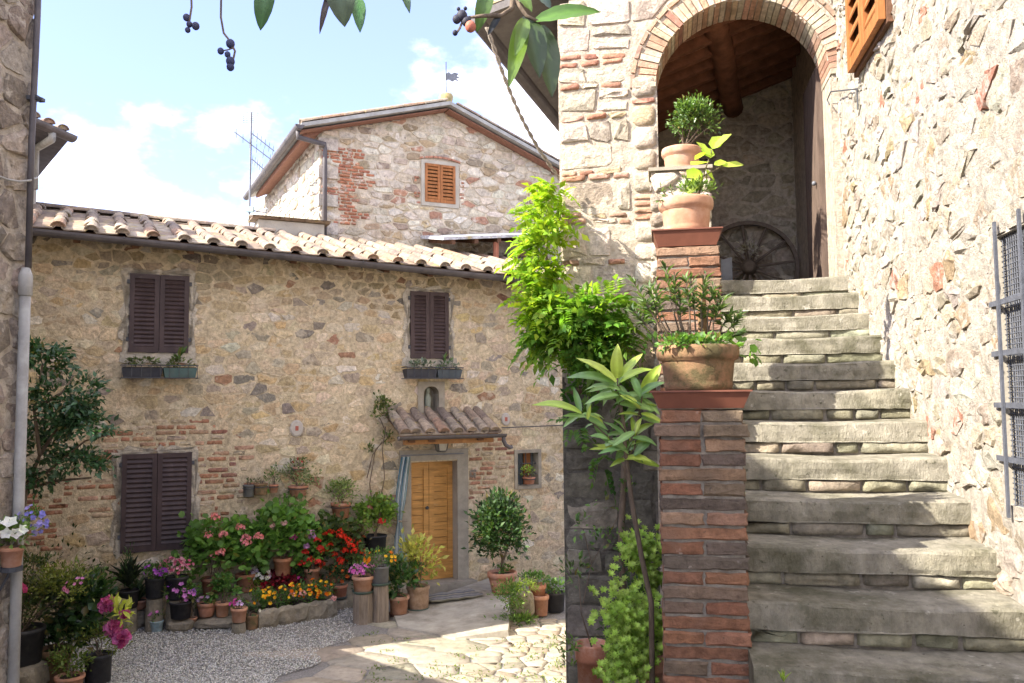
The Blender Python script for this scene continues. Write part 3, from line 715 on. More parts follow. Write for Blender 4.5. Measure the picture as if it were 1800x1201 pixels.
# door curtain, lantern
# ================================================================== GABLE HOUSE BEHIND
GO = -2.85
gab = thing('gable_house', H(1, 0, GO), 'taller gabled stone house with orange shutter rising behind the farmhouse roof', 'house')
gl = onH(562, 400, GO)[0]; gp = onH(787, 178, GO + .2); ge = onH(540, 214, GO + .2)
gr_ = onH(973, 282, GO + .2)
slope_l = (gp[1] - ge[1]) / (gp[0] - ge[0]); slope_r = (gp[1] - gr_[1]) / (gr_[0] - gp[0])
GR = gr_[0] + .5
def topz(u): return np.where(u < gp[0], gp[1] - (gp[0] - u) * slope_l, gp[1] - (u - gp[0]) * slope_r) - .14
GB = 4.75
def Gf(u, z, off): return H(u, z, GO + off)
gw = onH(746, 285, GO); gw2 = onH(800, 360, GO); gwin = (gw[0], gw2[0], gw2[1], gw[1] - .02)
gwall = mortar_sheet('wall', Gf, gl, GR, GB, gp[1], .05, .010, m_mort_g, gab, lambda u, z: (z < topz(u)) & inside_ops([gwin])(u, z), freq=5)
def in_patch(u, z):
    a = onH(570, 255, GO); c = onH(645, 400, GO)
    e = c[0] + .12 * math.sin(z * 9) + .08 * math.sin(z * 23) - (.14 if z < onH(600, 330, GO)[1] else 0)
    return (u < e and c[1] < z < a[1] + .05) and not (u < gl + .22 + .1 * (int(z * 4) % 2) and int(z * 4) % 3 != 0)
bound = [(slope_l * -1 / math.hypot(1, slope_l), 1 / math.hypot(1, slope_l), (gp[1] - .16 - gp[0] * slope_l) / math.hypot(1, slope_l)), (slope_r / math.hypot(1, slope_r), 1 / math.hypot(1, slope_r), (gp[1] - .16 + gp[0] * slope_r) / math.hypot(1, slope_r)), (-1, 0, -gl), (0, -1, -GB)]
gops = [(gwin[0] - .07, gwin[1] + .07, gwin[2] - .08, gwin[3] + .08)]
polys = cut_openings(voronoi(seeds_rows(gl, GR, GB, gp[1], (.10, .17), (.16, .38), .4, .4), .014, .5, bound), gops)
polys = [p for p in polys if not in_patch(*pcent(p))]
PALG = [(5, (.50, .43, .33)), (3, (.43, .36, .27)), (3, (.56, .50, .40)), (2, (.34, .26, .165)), (1.0, (.27, .21, .155)), (.8, (.36, .20, .13)), (1, (.42, .31, .18))]
place_stones(polys, Gf, m_stone_g, gwall, PALG, proud=(.002, .022), limit=290, j=.010, smooth=False, k=.1)
br = brick_rows(gl + .02, onH(650, 330, GO)[0] + .3, onH(600, 400, GO)[1], onH(600, 253, GO)[1], h=.058, L=.22, gap=.010, keep=in_patch)
place_stones(br, Gf, m_stone_g, gwall, [(3, (.40, .17, .095)), (2, (.36, .15, .09)), (1, (.43, .22, .14))], proud=(.012, .022), name='brick', limit=290, k=.1, j=.003)
def brick_edge(u0, u1, z0, z1):
    place_stones(brick_rows(u0, u1, z0, z1, h=.055, L=.16, gap=.01, keep=lambda u, z: random.random() < .7), Gf, m_stone_g, gwall, [(1, (.38, .18, .11))], proud=(.014, .026), name='brick', limit=60, k=.1, j=.004)
brick_edge(gwin[0] - .2, gwin[0] - .08, gwin[2] - .1, gwin[3] - .15); brick_edge(gwin[1] + .08, gwin[1] + .18, gwin[2] + .0, gwin[3] - .2)
q = B()
for (x0, x1, z0, z1) in ((gwin[0] - .065, gwin[0], gwin[2] - .07, gwin[3] + .06), (gwin[1], gwin[1] + .065, gwin[2] - .07, gwin[3] + .06), (gwin[0], gwin[1], gwin[3], gwin[3] + .06), (gwin[0], gwin[1], gwin[2] - .07, gwin[2])):
    q.fbox(lambda x, y, z: Gf(x, z, y), x0, x1, -.2, .024, z0, z1)
q.go('window_surround', m_plaster, gab)
q = B(); mu = (gwin[0] + gwin[1]) / 2      # brick relieving arch over the window
for i in range(9):
    u = gwin[0] - .1 + (gwin[1] - gwin[0] + .2) * i / 9; q.fbox(lambda x, y, z: Gf(x, z + .05 * (1 - ((x - mu) / (gwin[1] - mu + .1)) ** 2), y), u + .005, u + (gwin[1] - gwin[0] + .2) / 9 - .005, 0, .03, gwin[3] + .065, gwin[3] + .10, (.40, .19, .12))
q.go('relieving_arch', m_stone_g, gab)
shutter_pair(Gf, gwin, .0, m_wood_o, gab, 9, th=.035, st=.045, hinge=False, op=.40)
# core box and side wall
SD = 4.9                                       # depth of the house
def Sf(v, z, off): p = H(gl, z, GO) - HN * v - HU * off; return np.array([p[0], p[1], z])      # side wall, facing left
q = B(); q.fbox(lambda x, y, z: H(x, z, y), gl + .06, GR + 2.5, GO - SD + .05, GO - .26, 0, topz(np.array([gl]))[0] - .1); q.go('core', m_mort_g, gab)
zs = float(topz(np.array([gl]))[0])
sw = mortar_sheet('side_wall', Sf, 0, SD, GB, zs, .06, .012, m_mort_r, gab, freq=5)
place_stones(voronoi(seeds_rows(0, SD, GB, zs, (.10, .18), (.18, .4), .4, .4), .02, .55, [(-1, 0, 0), (0, 1, zs)]), Sf, m_stone_r, sw, [(4, (.50, .45, .37)), (2, (.42, .36, .28)), (1, (.36, .28, .19))], proud=(.006, .022), limit=240, j=.01)
# corner blocks
for i, z in enumerate(np.arange(GB + .2, zs - .25, .24)):
    if i % 2 == 0: q = B(); q.fbox(lambda x, y, z: Gf(x, z, y), gl - .03, gl + .30, -.25, .035, z, z + .2, jit((.46, .40, .33), .1)); q.go('corner_stone', m_stone_g, gab)
# roof: two slopes with tiles over the verge
def GRF(u, d, off=0.0): return H(u, float(topz(np.array([u]))[0]) + .14 + off, GO + .32 - d)
ul = ge[0] - .12; ur = GR + .8
for (a, c) in ((ul, gp[0]), (gp[0], ur)):
    q = B(); q.box8([GRF(a, 0, -.10), GRF(c, 0, -.10), GRF(c, SD + .5, -.10), GRF(a, SD + .5, -.10), GRF(a, 0, -.035), GRF(c, 0, -.035), GRF(c, SD + .5, -.035), GRF(a, SD + .5, -.035)]); rf = q.go('roof', m_pipe, gab)
    L = math.hypot(c - a, 1); n = int(abs(c - a) / .36) + 1
    sgn = 1 if a == ul else -1
    lo, hi = (a, c) if sgn > 0 else (c, a)
    dirv = GRF(gp[0], 0) - GRF(lo, 0); dirv /= np.linalg.norm(dirv); nn = np.array([0, 0, 1.0]); nn -= dirv * np.dot(nn, dirv); nn /= np.linalg.norm(nn)
    for row in range(4):
        for i in range(n):
            p = GRF(lo + sgn * i * .36, .0 + row * .3, -.03 + .015)
            if np.dot(p - GRF(gp[0], row * .3), dirv) > -.40: continue
            x = np.cross(dirv, nn); lay(random.choice(cov), 'cover_tile', basis(x, dirv + nn * .06, nn, p + nn * .0 - HN * .08), rf)
    q = B(); q.box8([GRF(a + .02, .10, -.15), GRF(c - .0, .10, -.15), GRF(c, .32, -.15), GRF(a + .02, .32, -.15), GRF(a + .02, .10, -.132), GRF(c, .10, -.132), GRF(c, .32, -.132), GRF(a + .02, .32, -.132)]); q.go('brick_cornice', M('cornice_brick', (.25, .125, .085), ns=20), gab)
q = B(); q.box8([GRF(ul + .1, .3, -.23), GRF(ul + .42, .3, -.17), GRF(ul + .42, SD, -.17), GRF(ul + .1, SD, -.23), GRF(ul + .1, .3, -.135), GRF(ul + .42, .3, -.135), GRF(ul + .42, SD, -.135), GRF(ul + .1, SD, -.135)]); q.go('eave_cornice', MATS['cornice_brick'], gab)
gutter(GRF(ul - .03, -.04, -.07), GRF(ul - .03, SD + .5, -.07), .075, m_gut, gab)
c0 = GRF(ul - .03, .12, -.12); c1 = Gf(gl + .06, c0[2] - .2, .09)
q = B(); q.tube([c0, c0 + [0, 0, -.12], c1 + [0, 0, .05], c1 + [0, 0, -.08], np.array([*c1[:2], 4.9])], .042, 8); q.go('downpipe', m_gut, gab, True)
# stub with lichen on the ridge, weathervane
p = H(gp[0] + .01, gp[1] - .06, GO + .1)
q = B(); q.lathe(p, [(.09, 0), (.105, .06), (.12, .12), (.13, .18), (.11, .22), (.03, .235)], 10, (.42, .33, .15)); q.go('ridge_finial', m_tile, gab, True)
vane = thing('weathervane', p + [0, 0, .22], 'iron weathervane with a ragged flag on the gable ridge', 'weathervane')
zt = .66 * 14.5 / 14; q = B(); q.tube([p + [0, 0, .2], p + [0, 0, .82]], .010, 6); q.go('rod', m_iron, vane)
fl = [(0, .56), (.05, .60), (.10, .57), (.16, .61), (.25, .60), (.21, .55), (.27, .53), (.20, .50), (.26, .455), (.18, .47), (.12, .43), (.06, .46), (0, .44)]
V = [p + HU * x + [0, 0, z + .04] + HN * .006 for x, z in fl] + [p + HU * x + [0, 0, z + .04] - HN * .006 for x, z in fl]; n = len(fl)
mesh_obj('flag', V, [tuple(range(n)), tuple(range(2 * n - 1, n - 1, -1))] + [(i, (i + 1) % n, n + (i + 1) % n, n + i) for i in range(n)], m_igrey, vane)
# TV antenna standing behind the ridge
ab = at(440, 392, 14.2)
ant = thing('tv_antenna', ab, 'rusty television antenna on a thin pole above the farmhouse ridge', 'antenna')
def AP(px, py): return at(px, py, 14.2)
q = B(); q.tube([AP(438, 400), AP(442, 197)], .017, 6); q.go('mast', m_igrey, ant)
for (x0, y0, x1, y1) in ((412, 232, 478, 282), (443, 235, 482, 266), (443, 280, 466, 300)):
    q = B(); p0, p1 = AP(x0, y0), AP(x1, y1); q.tube([p0, p1], .010, 5)
    for t in np.linspace(.05, .95, 6):
        c = p0 + (p1 - p0) * t; q.tube([c + [-.08, .25, 0], c + [.08, -.25, 0]], .005, 4)
    q.go('boom', m_igrey, ant)
q = B()
for i in range(6): y = 198 + i * 3.5; q.tube([AP(427, y), AP(455, y + 1)], .004, 4)
for i in range(5): x = 428 + i * 6; q.tube([AP(x, 197), AP(x, 216)], .003, 4)
q.go('grid_reflector', m_igrey, ant); q = B()
for y in (364, 378): q.box8([AP(433, y + 9) + [0, -.04, 0], AP(446, y + 9) + [0, -.04, 0], AP(446, y + 9) + [0, .04, 0], AP(433, y + 9) + [0, .04, 0], AP(433, y) + [0, -.04, 0], AP(446, y) + [0, -.04, 0], AP(446, y) + [0, .04, 0], AP(433, y) + [0, .04, 0]])
q.go('junction_box', M('aerial_box', (.35, .45, .45)), ant)
q = B(); q.tube([AP(442, 370), AP(468, 374)], .012, 5); q.go('stay', m_igrey, ant)

# low plastered parapet with tile coping left of the gable house
pa, _ = onH(452, 400, -RL - .25); pb = gl - .02; pz0 = RF(0, SLEN)[2] - .1; pz1 = onH(520, 392, -RL - .2)[1]
par = thing('parapet_wall', H(pa, pz0, -RL - .3), 'low plastered parapet with red tile coping beside the gable house', 'wall')
q = B(); q.fbox(fn, pa, pb, -RL - .55, -RL - .15, pz0 - .2, pz1); q.go('plaster_face', m_plaster, par)
u = pa - .1
while u < pb - .2:
    lay(random.choice(pan), 'coping_tile', basis(HN * -1 * -1, HU, np.array([0, 0, 1.0]), H(u, pz1 + .02, -RL - .32)) @ Matrix.Diagonal((1.9, .95, 1, 1)), par)
    lay(random.choice(cov), 'coping_cover', basis(HN, HU, np.array([0, 0, 1.0]), H(u, pz1 + .04, -RL - .38)), par); u += .4
# small lean-to roof at the right, rafters showing
l0 = at(765, 437, 13.2); lean = thing('lean_to', l0, 'small lean-to roof with exposed rafters behind the farmhouse tiles', 'roof')
lu0 = onH(768, 440, -2.0)[0]; lu1 = lu0 + 2.6; lz = onH(830, 424, -1.7)[1]
def LF(u, r, off=0.0): return H(u, lz + (u - lu0) * .11 + r * .2 + off, -1.7 - r)
q = B(); q.box8([LF(lu0, 0, -.02), LF(lu1, 0, -.02), LF(lu1, 1.1, -.02), LF(lu0, 1.1, -.02), LF(lu0, 0, .03), LF(lu1, 0, .03), LF(lu1, 1.1, .03), LF(lu0, 1.1, .03)]); q.go('roof_deck', m_pan, lean)
for i in range(6):
    u = lu0 + .15 + i * .42; q = B(); q.box8([LF(u, .02, -.10), LF(u + .07, .02, -.10), LF(u + .07, 1.1, -.10), LF(u, 1.1, -.10), LF(u, .02, -.022), LF(u + .07, .02, -.022), LF(u + .07, 1.1, -.022), LF(u, 1.1, -.022)]); q.go('rafter', m_wood_d, lean)
q = B(); q.fbox(fn, lu0 - .1, lu1, -2.85 + .1, -2.5, 4.6, lz - .15); q.go('back_wall', m_plaster, lean)
q = B(); q.tube([LF(lu0 + 1.0, .1, -.1), np.array([*LF(lu0 + 1.0, .1)[:2], 4.7])], .05, 8); q.go('post', M('post_red', (.30, .12, .07)), lean)

# ================================================================== ARCH HOUSE
FS = 7.22
def Ff(x, z, off): return A(-x, FS - off, z)           # x = -a runs to the right
arch = thing('arch_house', A(1.2, FS, .1), 'stone and brick house with arched loggia at the top of the staircase', 'house')
ac = onF(985, 400, FS)[0]; al, _ = onF(1156, 350, FS); ar, _ = onF(1468, 350, FS)
atop = onF(1312, -2, FS)[1]; acx = -(al + ar) / 2; arad = (al - ar) / 2; zsp = atop - arad
ZL = onF(1380, 489, FS - .1)[1]                       # landing level
ZT = 7.2
def in_arch(x, z, g=0.0):
    x = np.asarray(x, float); z = np.asarray(z, float)
    return ((np.abs(x - acx) < arad + g) & (z < zsp) & (z > ZL - .3)) | (((x - acx) ** 2 + (z - zsp) ** 2 < (arad + g) ** 2) & (z >= zsp))
TOPS = .30
def ftop(x): return onF(985, 12, FS)[1] + (x + ac) * TOPS
fwall = mortar_sheet('wall', Ff, -ac, .05, -.2, ZT, .035, .012, m_mort_f, arch, lambda x, z: ~in_arch(x, z) & (z < ftop(x)), freq=9, base=.006)
# courses: stone bands split by thin brick bands
ps, pb_, pd = [], [], []
z = ZL - .72
rows = []
while z < ZT:
    h = random.uniform(.13, .29); rows.append(('s', z, z + h)); z += h + .006
    if random.random() < .75:
        for _ in range(random.choice((1, 1, 2))): rows.append(('b', z, z + .05)); z += .062
RINGW = .22
for (kd, z0, z1) in rows:
    x = -ac + .0
    ph = random.random() * 6
    while x < .0:
        w = random.uniform(.16, .50) if kd == 's' else random.uniform(.14, .26)
        x1 = min(x + w, 0.0)
        wob = lambda xx: .014 * math.sin(xx * 4 + ph)
        if kd == 's' and random.random() < .16 and z1 - z0 > .17:
            mid = (z0 + z1) / 2; parts = [(z0, mid - .008), (mid + .008, z1)]
        else: parts = [(z0, z1)]
        for (c, d) in parts:
            e = .014
            p = [(x + .005, c + wob(x) + random.uniform(0, e)), (x1 - .005, c + wob(x1) + random.uniform(0, e)), (x1 - .005 + random.uniform(-e, 0), d + wob(x1) - random.uniform(0, e)), (x + .005 + random.uniform(0, e), d + wob(x) - random.uniform(0, e))] if kd == 's' else \
                [(x + .006, c + wob(x)), (x1 - .006, c + wob(x1)), (x1 - .006, d + wob(x1)), (x + .006, d + wob(x))]
            cx, cz_ = pcent(p)
            if cz_ > ftop(cx) - .05 or x1 - x < .06: continue
            if bool(in_arch(cx, cz_, RINGW + .03)):
                continue
            hit = [q for q in p if bool(in_arch(q[0], q[1], RINGW + .02))]
            if hit:
                # pull the stone back from the arch ring
                if cz_ < zsp:
                    p = clip(p, 1, 0, acx - arad - RINGW - .02) if cx < acx else clip(p, -1, 0, -(acx + arad + RINGW + .02))
                else:
                    dx, dz = cx - acx, cz_ - zsp; l = math.hypot(dx, dz); p = clip(p, -dx / l, -dz / l, -((acx * dx + zsp * dz) / l + arad + RINGW + .02))
                if len(p) < 3 or parea(p) < .002: continue
            (ps if kd == 's' else pb_).append(p)
            if kd == 'b' and random.random() < .22: pb_.pop(); ps.append(p)
        x = x1
PALF = [(4, (.49, .42, .33)), (3, (.44, .37, .285)), (2, (.53, .475, .39)), (1.2, (.36, .29, .21)), (1, (.44, .34, .22)), (1, (.36, .30, .25))]
place_stones(ps, Ff, m_stone_f, fwall, PALF, proud=(.008, .036), limit=290, j=.014, k=.08, rough=.42, smooth=False)
place_stones(pb_, Ff, m_brick, fwall, [(3, (.40, .20, .13)), (2, (.44, .27, .19)), (1, (.33, .15, .10))], proud=(.014, .032), name='brick', limit=290, j=.004, k=.1)
# jamb stones beside the opening, below the springing
z = ZL - .25; q = None; jam = []
while z < zsp - .05:
    h = random.choice((.06, .06, .16, .2)); 
    for sgn in (-1,):
        w = random.uniform(.15, .21); x0 = acx + sgn * arad; x1 = acx + sgn * (arad + RINGW - .005)
        a, c = min(x0, x1), max(x0, x1); jam.append(([(a + .004, z), (c, z), (c, z + h - .012), (a + .004, z + h - .012)], h < .1))
    z += h
place_stones([p for p, b_ in jam if not b_], Ff, m_stone_f, fwall, PALF, proud=(.018, .035), name='jamb_stone', j=.006, k=.15)
place_stones([p for p, b_ in jam if b_], Ff, m_brick, fwall, [(1, (.40, .21, .14)), (1, (.44, .27, .19))], proud=(.014, .03), name='jamb_brick', j=.004, k=.1)
# brick voussoirs, deep enough to form the soffit
NV = 44; DEP = .40
for i in range(NV):
    t0 = math.pi * i / NV + .006; t1 = math.pi * (i + 1) / NV - .006
    def vp(r, t, off): return Ff(acx - r * math.cos(t), zsp + r * math.sin(t), off)
    ro = arad + random.uniform(.14, .175); e = random.uniform(.018, .034); q = B()
    q.box8([vp(arad - .004, t0, e), vp(arad - .004, t1, e), vp(arad - .004, t1, -DEP), vp(arad - .004, t0, -DEP), vp(ro, t0, e), vp(ro, t1, e), vp(ro, t1, -DEP), vp(ro, t0, -DEP)], pick([(3, (.45, .28, .19)), (2, (.50, .36, .25)), (1, (.38, .21, .14)), (2, (.48, .41, .30))]))
    q.go('voussoir', m_brick, fwall)
q = B()
for i in range(22):                                   # thin brick hood outside the ring
    t0 = math.pi * i / 22 + .01; t1 = math.pi * (i + 1) / 22 - .01
    k = B(); k.box8([vp(arad + .185, t0, .03), vp(arad + .185, t1, .03), vp(arad + .185, t1, -.02), vp(arad + .185, t0, -.02), vp(arad + .22, t0, .03), vp(arad + .22, t1, .03), vp(arad + .22, t1, -.02), vp(arad + .22, t0, -.02)], jit((.42, .28, .2), .2)); k.go('hood_brick', m_brick, fwall)
q = B()                                               # mortar core of the ring and the two inner jambs
N2 = 30; V = []; 
for off in (.008, -DEP + .004):
    for r in (arad + .004, arad + RINGW):
        V += [vp(r, math.pi * i / N2, off) for i in range(N2 + 1)]
m_ = N2 + 1; Fc = []
for i in range(N2): Fc += [(i, i + 1, m_ + i + 1, m_ + i), (i, 2 * m_ + i, 2 * m_ + i + 1, i + 1), (2 * m_ + i, 3 * m_ + i, 3 * m_ + i + 1, 2 * m_ + i + 1)]
mesh_obj('arch_core', V, Fc, m_mort_f, arch, None, True)
fA = lambda x, y, z: Ff(x, z, y)
q = B(); q.fbox(fA, acx - arad - .3, acx - arad - .002, -DEP, -.03, ZL - .4, zsp); q.go('jamb', m_mort_f, arch)
q = B(); q.fbox(fA, acx + arad + .002, .16, -DEP, -.03, ZL - .4, zsp); q.go('jamb', m_mort_f, arch)
# loggia room
BS = -2.75                                             # back wall offset
rx0, rx1 = -ac + .25, acx + arad + .10
zb1 = zsp + .15
bw = mortar_sheet('loggia_back_wall', lambda u, z, o: Ff(u, z, BS + o), rx0, rx1, ZL - .3, zsp + 1.6, .06, .012, m_mort_f, arch, freq=6)
place_stones(voronoi(seeds_rows(rx0, rx1, ZL - .2, zsp + 1.4, (.1, .2), (.18, .42), .4, .4), .02, .55, [(-1, 0, -rx0), (1, 0, rx1)]), lambda u, z, o: Ff(u, z, BS + o), m_stone_f, bw, [(3, (.40, .34, .25)), (2, (.34, .29, .22)), (1, (.45, .38, .27))], proud=(.004, .014), limit=150, j=.01)
q = B(); q.fbox(fA, rx0 - .25, rx0, BS - .1, -DEP, ZL - .4, zsp + 1.6); q.go('loggia_side_wall', m_mort_f, arch)
q = B(); q.fbox(fA, rx1, rx1 + .2, BS - .1, -DEP, ZL - .4, zsp + 1.9); q.go('loggia_side_wall', m_mort_f, arch)
q = B(); q.fbox(fA, rx0, rx1, BS, -.06, ZL - .5, ZL - .13); q.go('loggia_floor', m_step, arch)
CS = .36                                               # ceiling rises to the right
def Cz(x, y): return zsp + .74 + (x - acx) * CS + .06 * (y - BS)
def Cf(x, y, z): return Ff(x, Cz(x, y) + z, y)
q = B(); q.fbox(Cf, rx0 - .2, rx1 + .15, BS - .05, -.41, .10, .14); ceil = q.go('loggia_ceiling', m_loggia, arch)
# flat bricks on rafters
y = BS; k = 0
while y < -.5:
    q = B(); q.fbox(Cf, rx0, rx1, y, y + .07, -.03, .07); q.go('rafter', m_loggia, ceil)
    x = rx0
    while x < rx1:
        q = B(); q.fbox(Cf, x + .003, min(x + .14, rx1) - .003, y + .072, y + .298, .07, .098, pick([(1, (.40, .19, .12)), (1, (.34, .15, .095)), (1, (.44, .25, .17))])); q.go('ceiling_brick', m_brick, ceil); x += .145
    y += .30
b0 = at(1250, 25, 7.85); b1 = at(1288, 178, 9.7); d_ = (b1 - b0) / np.linalg.norm(b1 - b0)
q = B(); pts = [b0 + (b1 - b0) * t + np.array([.02 * math.sin(5 * t), 0, .015 * math.sin(9 * t)]) for t in np.linspace(-.05, 1.1, 9)]; q.tube(pts, [.125, .13, .125, .13, .122, .125, .118, .12, .118], 12); q.go('trunk_beam', m_loggia, arch, True)
m_ldoor = M('loggia_door_wood', (.12, .085, .065), var=.35, ns=10, bump=.3, bs=40, stretch=(2, 2, .4))
q = B(); q.fbox(fA, acx + arad - .03, acx + arad + .015, -1.15, -DEP - .02, ZL - .12, zsp + .25); dl = q.go('loggia_door', m_ldoor, arch)
for i in range(4):
    q = B(); y = -1.14 + i * .18; q.fbox(fA, acx + arad - .046, acx + arad - .0305, y + .004, y + .176, ZL - .11, zsp + .24); q.go('plank', m_ldoor, dl)
q = B(); q.ball(Ff(acx + arad - .07, ZL + .95, -.55), .022); q.go('door_knob', m_igrey, arch, True)
# roof with slanting eave on the left, gutter along it
e0 = at(845, 30, 7.64); e1 = at(975, 195, 9.82); ed = e1 - e0
e1 = e0 + ed * 1.35; ed = e1 - e0
rs = np.array([AN[0], AN[1], TOPS]) * 3.9
q = B(); up_ = np.array([0, 0, .07]); q.box8([e0, e0 + rs, e1 + rs, e1, e0 + up_, e0 + rs + up_, e1 + rs + up_, e1 + up_]); arf = q.go('roof', M('eave_boards', (.16, .145, .135), ns=8), arch)
gutter(e0 - AN * .06 - ed * .01 + [0, 0, -.0], e1 - AN * .06 + [0, 0, -.0], .075, m_gut, arch)
rd = rs / np.linalg.norm(rs); rn = np.cross(ed / np.linalg.norm(ed), rd); rn = -rn if rn[2] < 0 else rn
for i in range(8):
    for r in range(9):
        lay(random.choice(cov), 'cover_tile', basis(np.cross(rd, rn), rd + rn * .05, rn, e0 + ed * (i + .3) / 9 * 1.0 + rd * (r * .4 - .05) + rn * .10), arf)
        lay(random.choice(pan), 'pan_tile', basis(np.cross(rd, rn), rd + rn * .05, rn, e0 + ed * (i + .8) / 9 * 1.0 + rd * (r * .4 - .05) + rn * .085), arf)
# mass behind the facade (left flank visible past the corner)
q = B(); q.box8([A(ac - .02, FS + .06, -.3), A(al + .32, FS + .06, -.3), A(al + .32, FS + 3.2, -.3), A(ac - .02, FS + 3.2, -.3), A(ac - .02, FS + .06, e0[2] - .03), A(al + .32, FS + .06, e0[2] + .1), A(al + .32, FS + 3.2, e0[2] + .1), A(ac - .02, FS + 3.2, e0[2] - .03)]); q.go('flank', m_mort_f, arch)
q = B(); q.box8([A(al + .33, FS + .06, -.3), A(.05, FS + .06, -.3), A(.05, FS + 3.2, -.3), A(al + .33, FS + 3.2, -.3), A(al + .33, FS + .06, ZL - .52), A(.05, FS + .06, ZL - .52), A(.05, FS + 3.2, ZL - .52), A(al + .33, FS + 3.2, ZL - .52)]); q.go('undercroft', m_mort_f, arch)
# mossy, soiled lower courses; shade is also put into their dark stone and mortar
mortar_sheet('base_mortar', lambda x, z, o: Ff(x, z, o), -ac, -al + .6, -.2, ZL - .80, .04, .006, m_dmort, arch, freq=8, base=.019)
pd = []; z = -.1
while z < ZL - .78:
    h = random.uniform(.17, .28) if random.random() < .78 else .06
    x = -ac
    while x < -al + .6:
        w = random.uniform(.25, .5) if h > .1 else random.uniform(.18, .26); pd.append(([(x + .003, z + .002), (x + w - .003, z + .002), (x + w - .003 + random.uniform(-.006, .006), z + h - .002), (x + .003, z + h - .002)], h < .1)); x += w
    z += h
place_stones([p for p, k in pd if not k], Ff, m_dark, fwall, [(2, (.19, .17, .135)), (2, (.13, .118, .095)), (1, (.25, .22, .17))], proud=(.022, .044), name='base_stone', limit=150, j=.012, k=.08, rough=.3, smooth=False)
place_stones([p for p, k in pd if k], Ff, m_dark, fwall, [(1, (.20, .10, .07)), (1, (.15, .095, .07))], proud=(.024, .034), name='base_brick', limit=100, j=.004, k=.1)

# ================================================================== SUNLIT WALL ON THE RIGHT
def Wf(s, z, off): return A(off, s, z)
sw_t = thing('sunlit_house', A(-.2, 5, .8), 'rough sunlit rubble house wall with iron grille along the stairs', 'house')
g0s, g0z = onW(1757, 415); g1s, g1z = onW(1768, 885)
gs1 = onW(1762, 640)[0]; gs0 = gs1 - 1.05; gzt = g0z; gzb = g1z
shs = onW(1513, 128); she = onW(1571, 22)
shb = (she[0], shs[0], shs[1], shs[1] + 1.35)
wall_r = mortar_sheet('wall', Wf, 1.0, FS + .02, -.2, 7.4, 0.026, .012, m_mort_r, sw_t, inside_ops([(gs0, gs1, gzb, gzt)]), freq=9, pits=.03, base=.0085)
polys = cut_openings(voronoi(seeds_rows(1.6, FS - .05, .5, 7.2, (.07, .19), (.10, .34), .5, .5), .012, .6, [(1, 0, FS - .03)]), [(gs0 - .03, gs1 + .03, gzb - .03, gzt + .03)])
place_stones(polys, Wf, m_stone_r, wall_r, [(5, (.40, .355, .285)), (3, (.36, .305, .225)), (2, (.44, .40, .34)), (1.3, (.33, .25, .15)), (.7, (.36, .17, .11)), (1, (.28, .23, .17))], proud=(.003, .022), limit=290, j=.014, rough=.6, smooth=False, k=.1, visible=lambda s, z: 1480 < vis_px(Wf(s, z, 0))[0] < 1830)
q = B(); q.fbox(lambda x, y, z: Wf(x, z, y), .5, FS + 3, -1.5, -.5, -.3, 7.6); q.go('inner_wall', m_mort_r, sw_t)
# shutters closed over an upper window
shutter_pair(Wf, shb, .05, m_wood_o, sw_t, 9, th=.045, st=.07, hinge=False, op=.38)
q = B(); q.fbox(lambda x, y, z: Wf(x, z, y), shb[0] - .02, shb[1] + .02, -.1, .045, shb[2] - .03, shb[3]); q.go('window_frame', m_wood_d, sw_t)
m_grille = M('grille_iron', (.085, .09, .105), var=.3, ns=20, bump=.3, bs=80, rough=.5)
# grille: flat bars outside, wire mesh and dark glass behind
q = B(); q.fbox(lambda x, y, z: Wf(x, z, y), gs0, gs1, -.30, -.28, gzb, gzt); q.go('pane_or_backing', m_glass, sw_t)
q = B()
for (s0, s1, z0, z1) in ((gs0 - .03, gs0, gzb, gzt), (gs1, gs1 + .03, gzb, gzt), (gs0, gs1, gzb - .03, gzb), (gs0, gs1, gzt, gzt + .03)): q.fbox(lambda x, y, z: Wf(x, z, y), s0, s1, -.3, .0, z0, z1)
q.go('reveal', m_plaster, sw_t)
q = B()
ms = .024
for s in np.arange(gs0, gs1, ms): q.tube([Wf(s, gzb, -.02), Wf(s, gzt, -.02)], .0035, 4, cap=False)
for z in np.arange(gzb, gzt, ms): q.tube([Wf(gs0, z, -.02), Wf(gs1, z, -.02)], .0035, 4, cap=False)
q.go('wire_mesh', m_grille, sw_t)
for i, z in enumerate((onW(1760, 533)[1], onW(1760, 622)[1], onW(1760, 712)[1], onW(1770, 806)[1])):
    q = B(); q.fbox(lambda x, y, z: Wf(x, z, y), gs0 - .05, gs1 + .06, .012, .024, z - .012, z + .012); q.go('grille_bar', m_grille, sw_t)
for i in range(4):
    s = gs1 - .07 - i * .27; q = B(); q.fbox(lambda x, y, z: Wf(x, z, y), s - .010, s + .010, .025, .036, gzb - .05, gzt + .06); q.go('grille_bar', m_grille, sw_t)
hk = onW(1514, 156); hk2 = onW(1478, 160)
q = B(); q.tube([Wf(hk[0], hk[1] - .16, .03), Wf(hk[0], hk[1], .03), Wf(hk2[0], hk2[1], .08), Wf(hk2[0] + .06, hk2[1] - .05, .10), Wf(hk2[0] + .03, hk2[1] - .10, .09)], .006, 6); q.go('wall_hook', m_iron, sw_t)

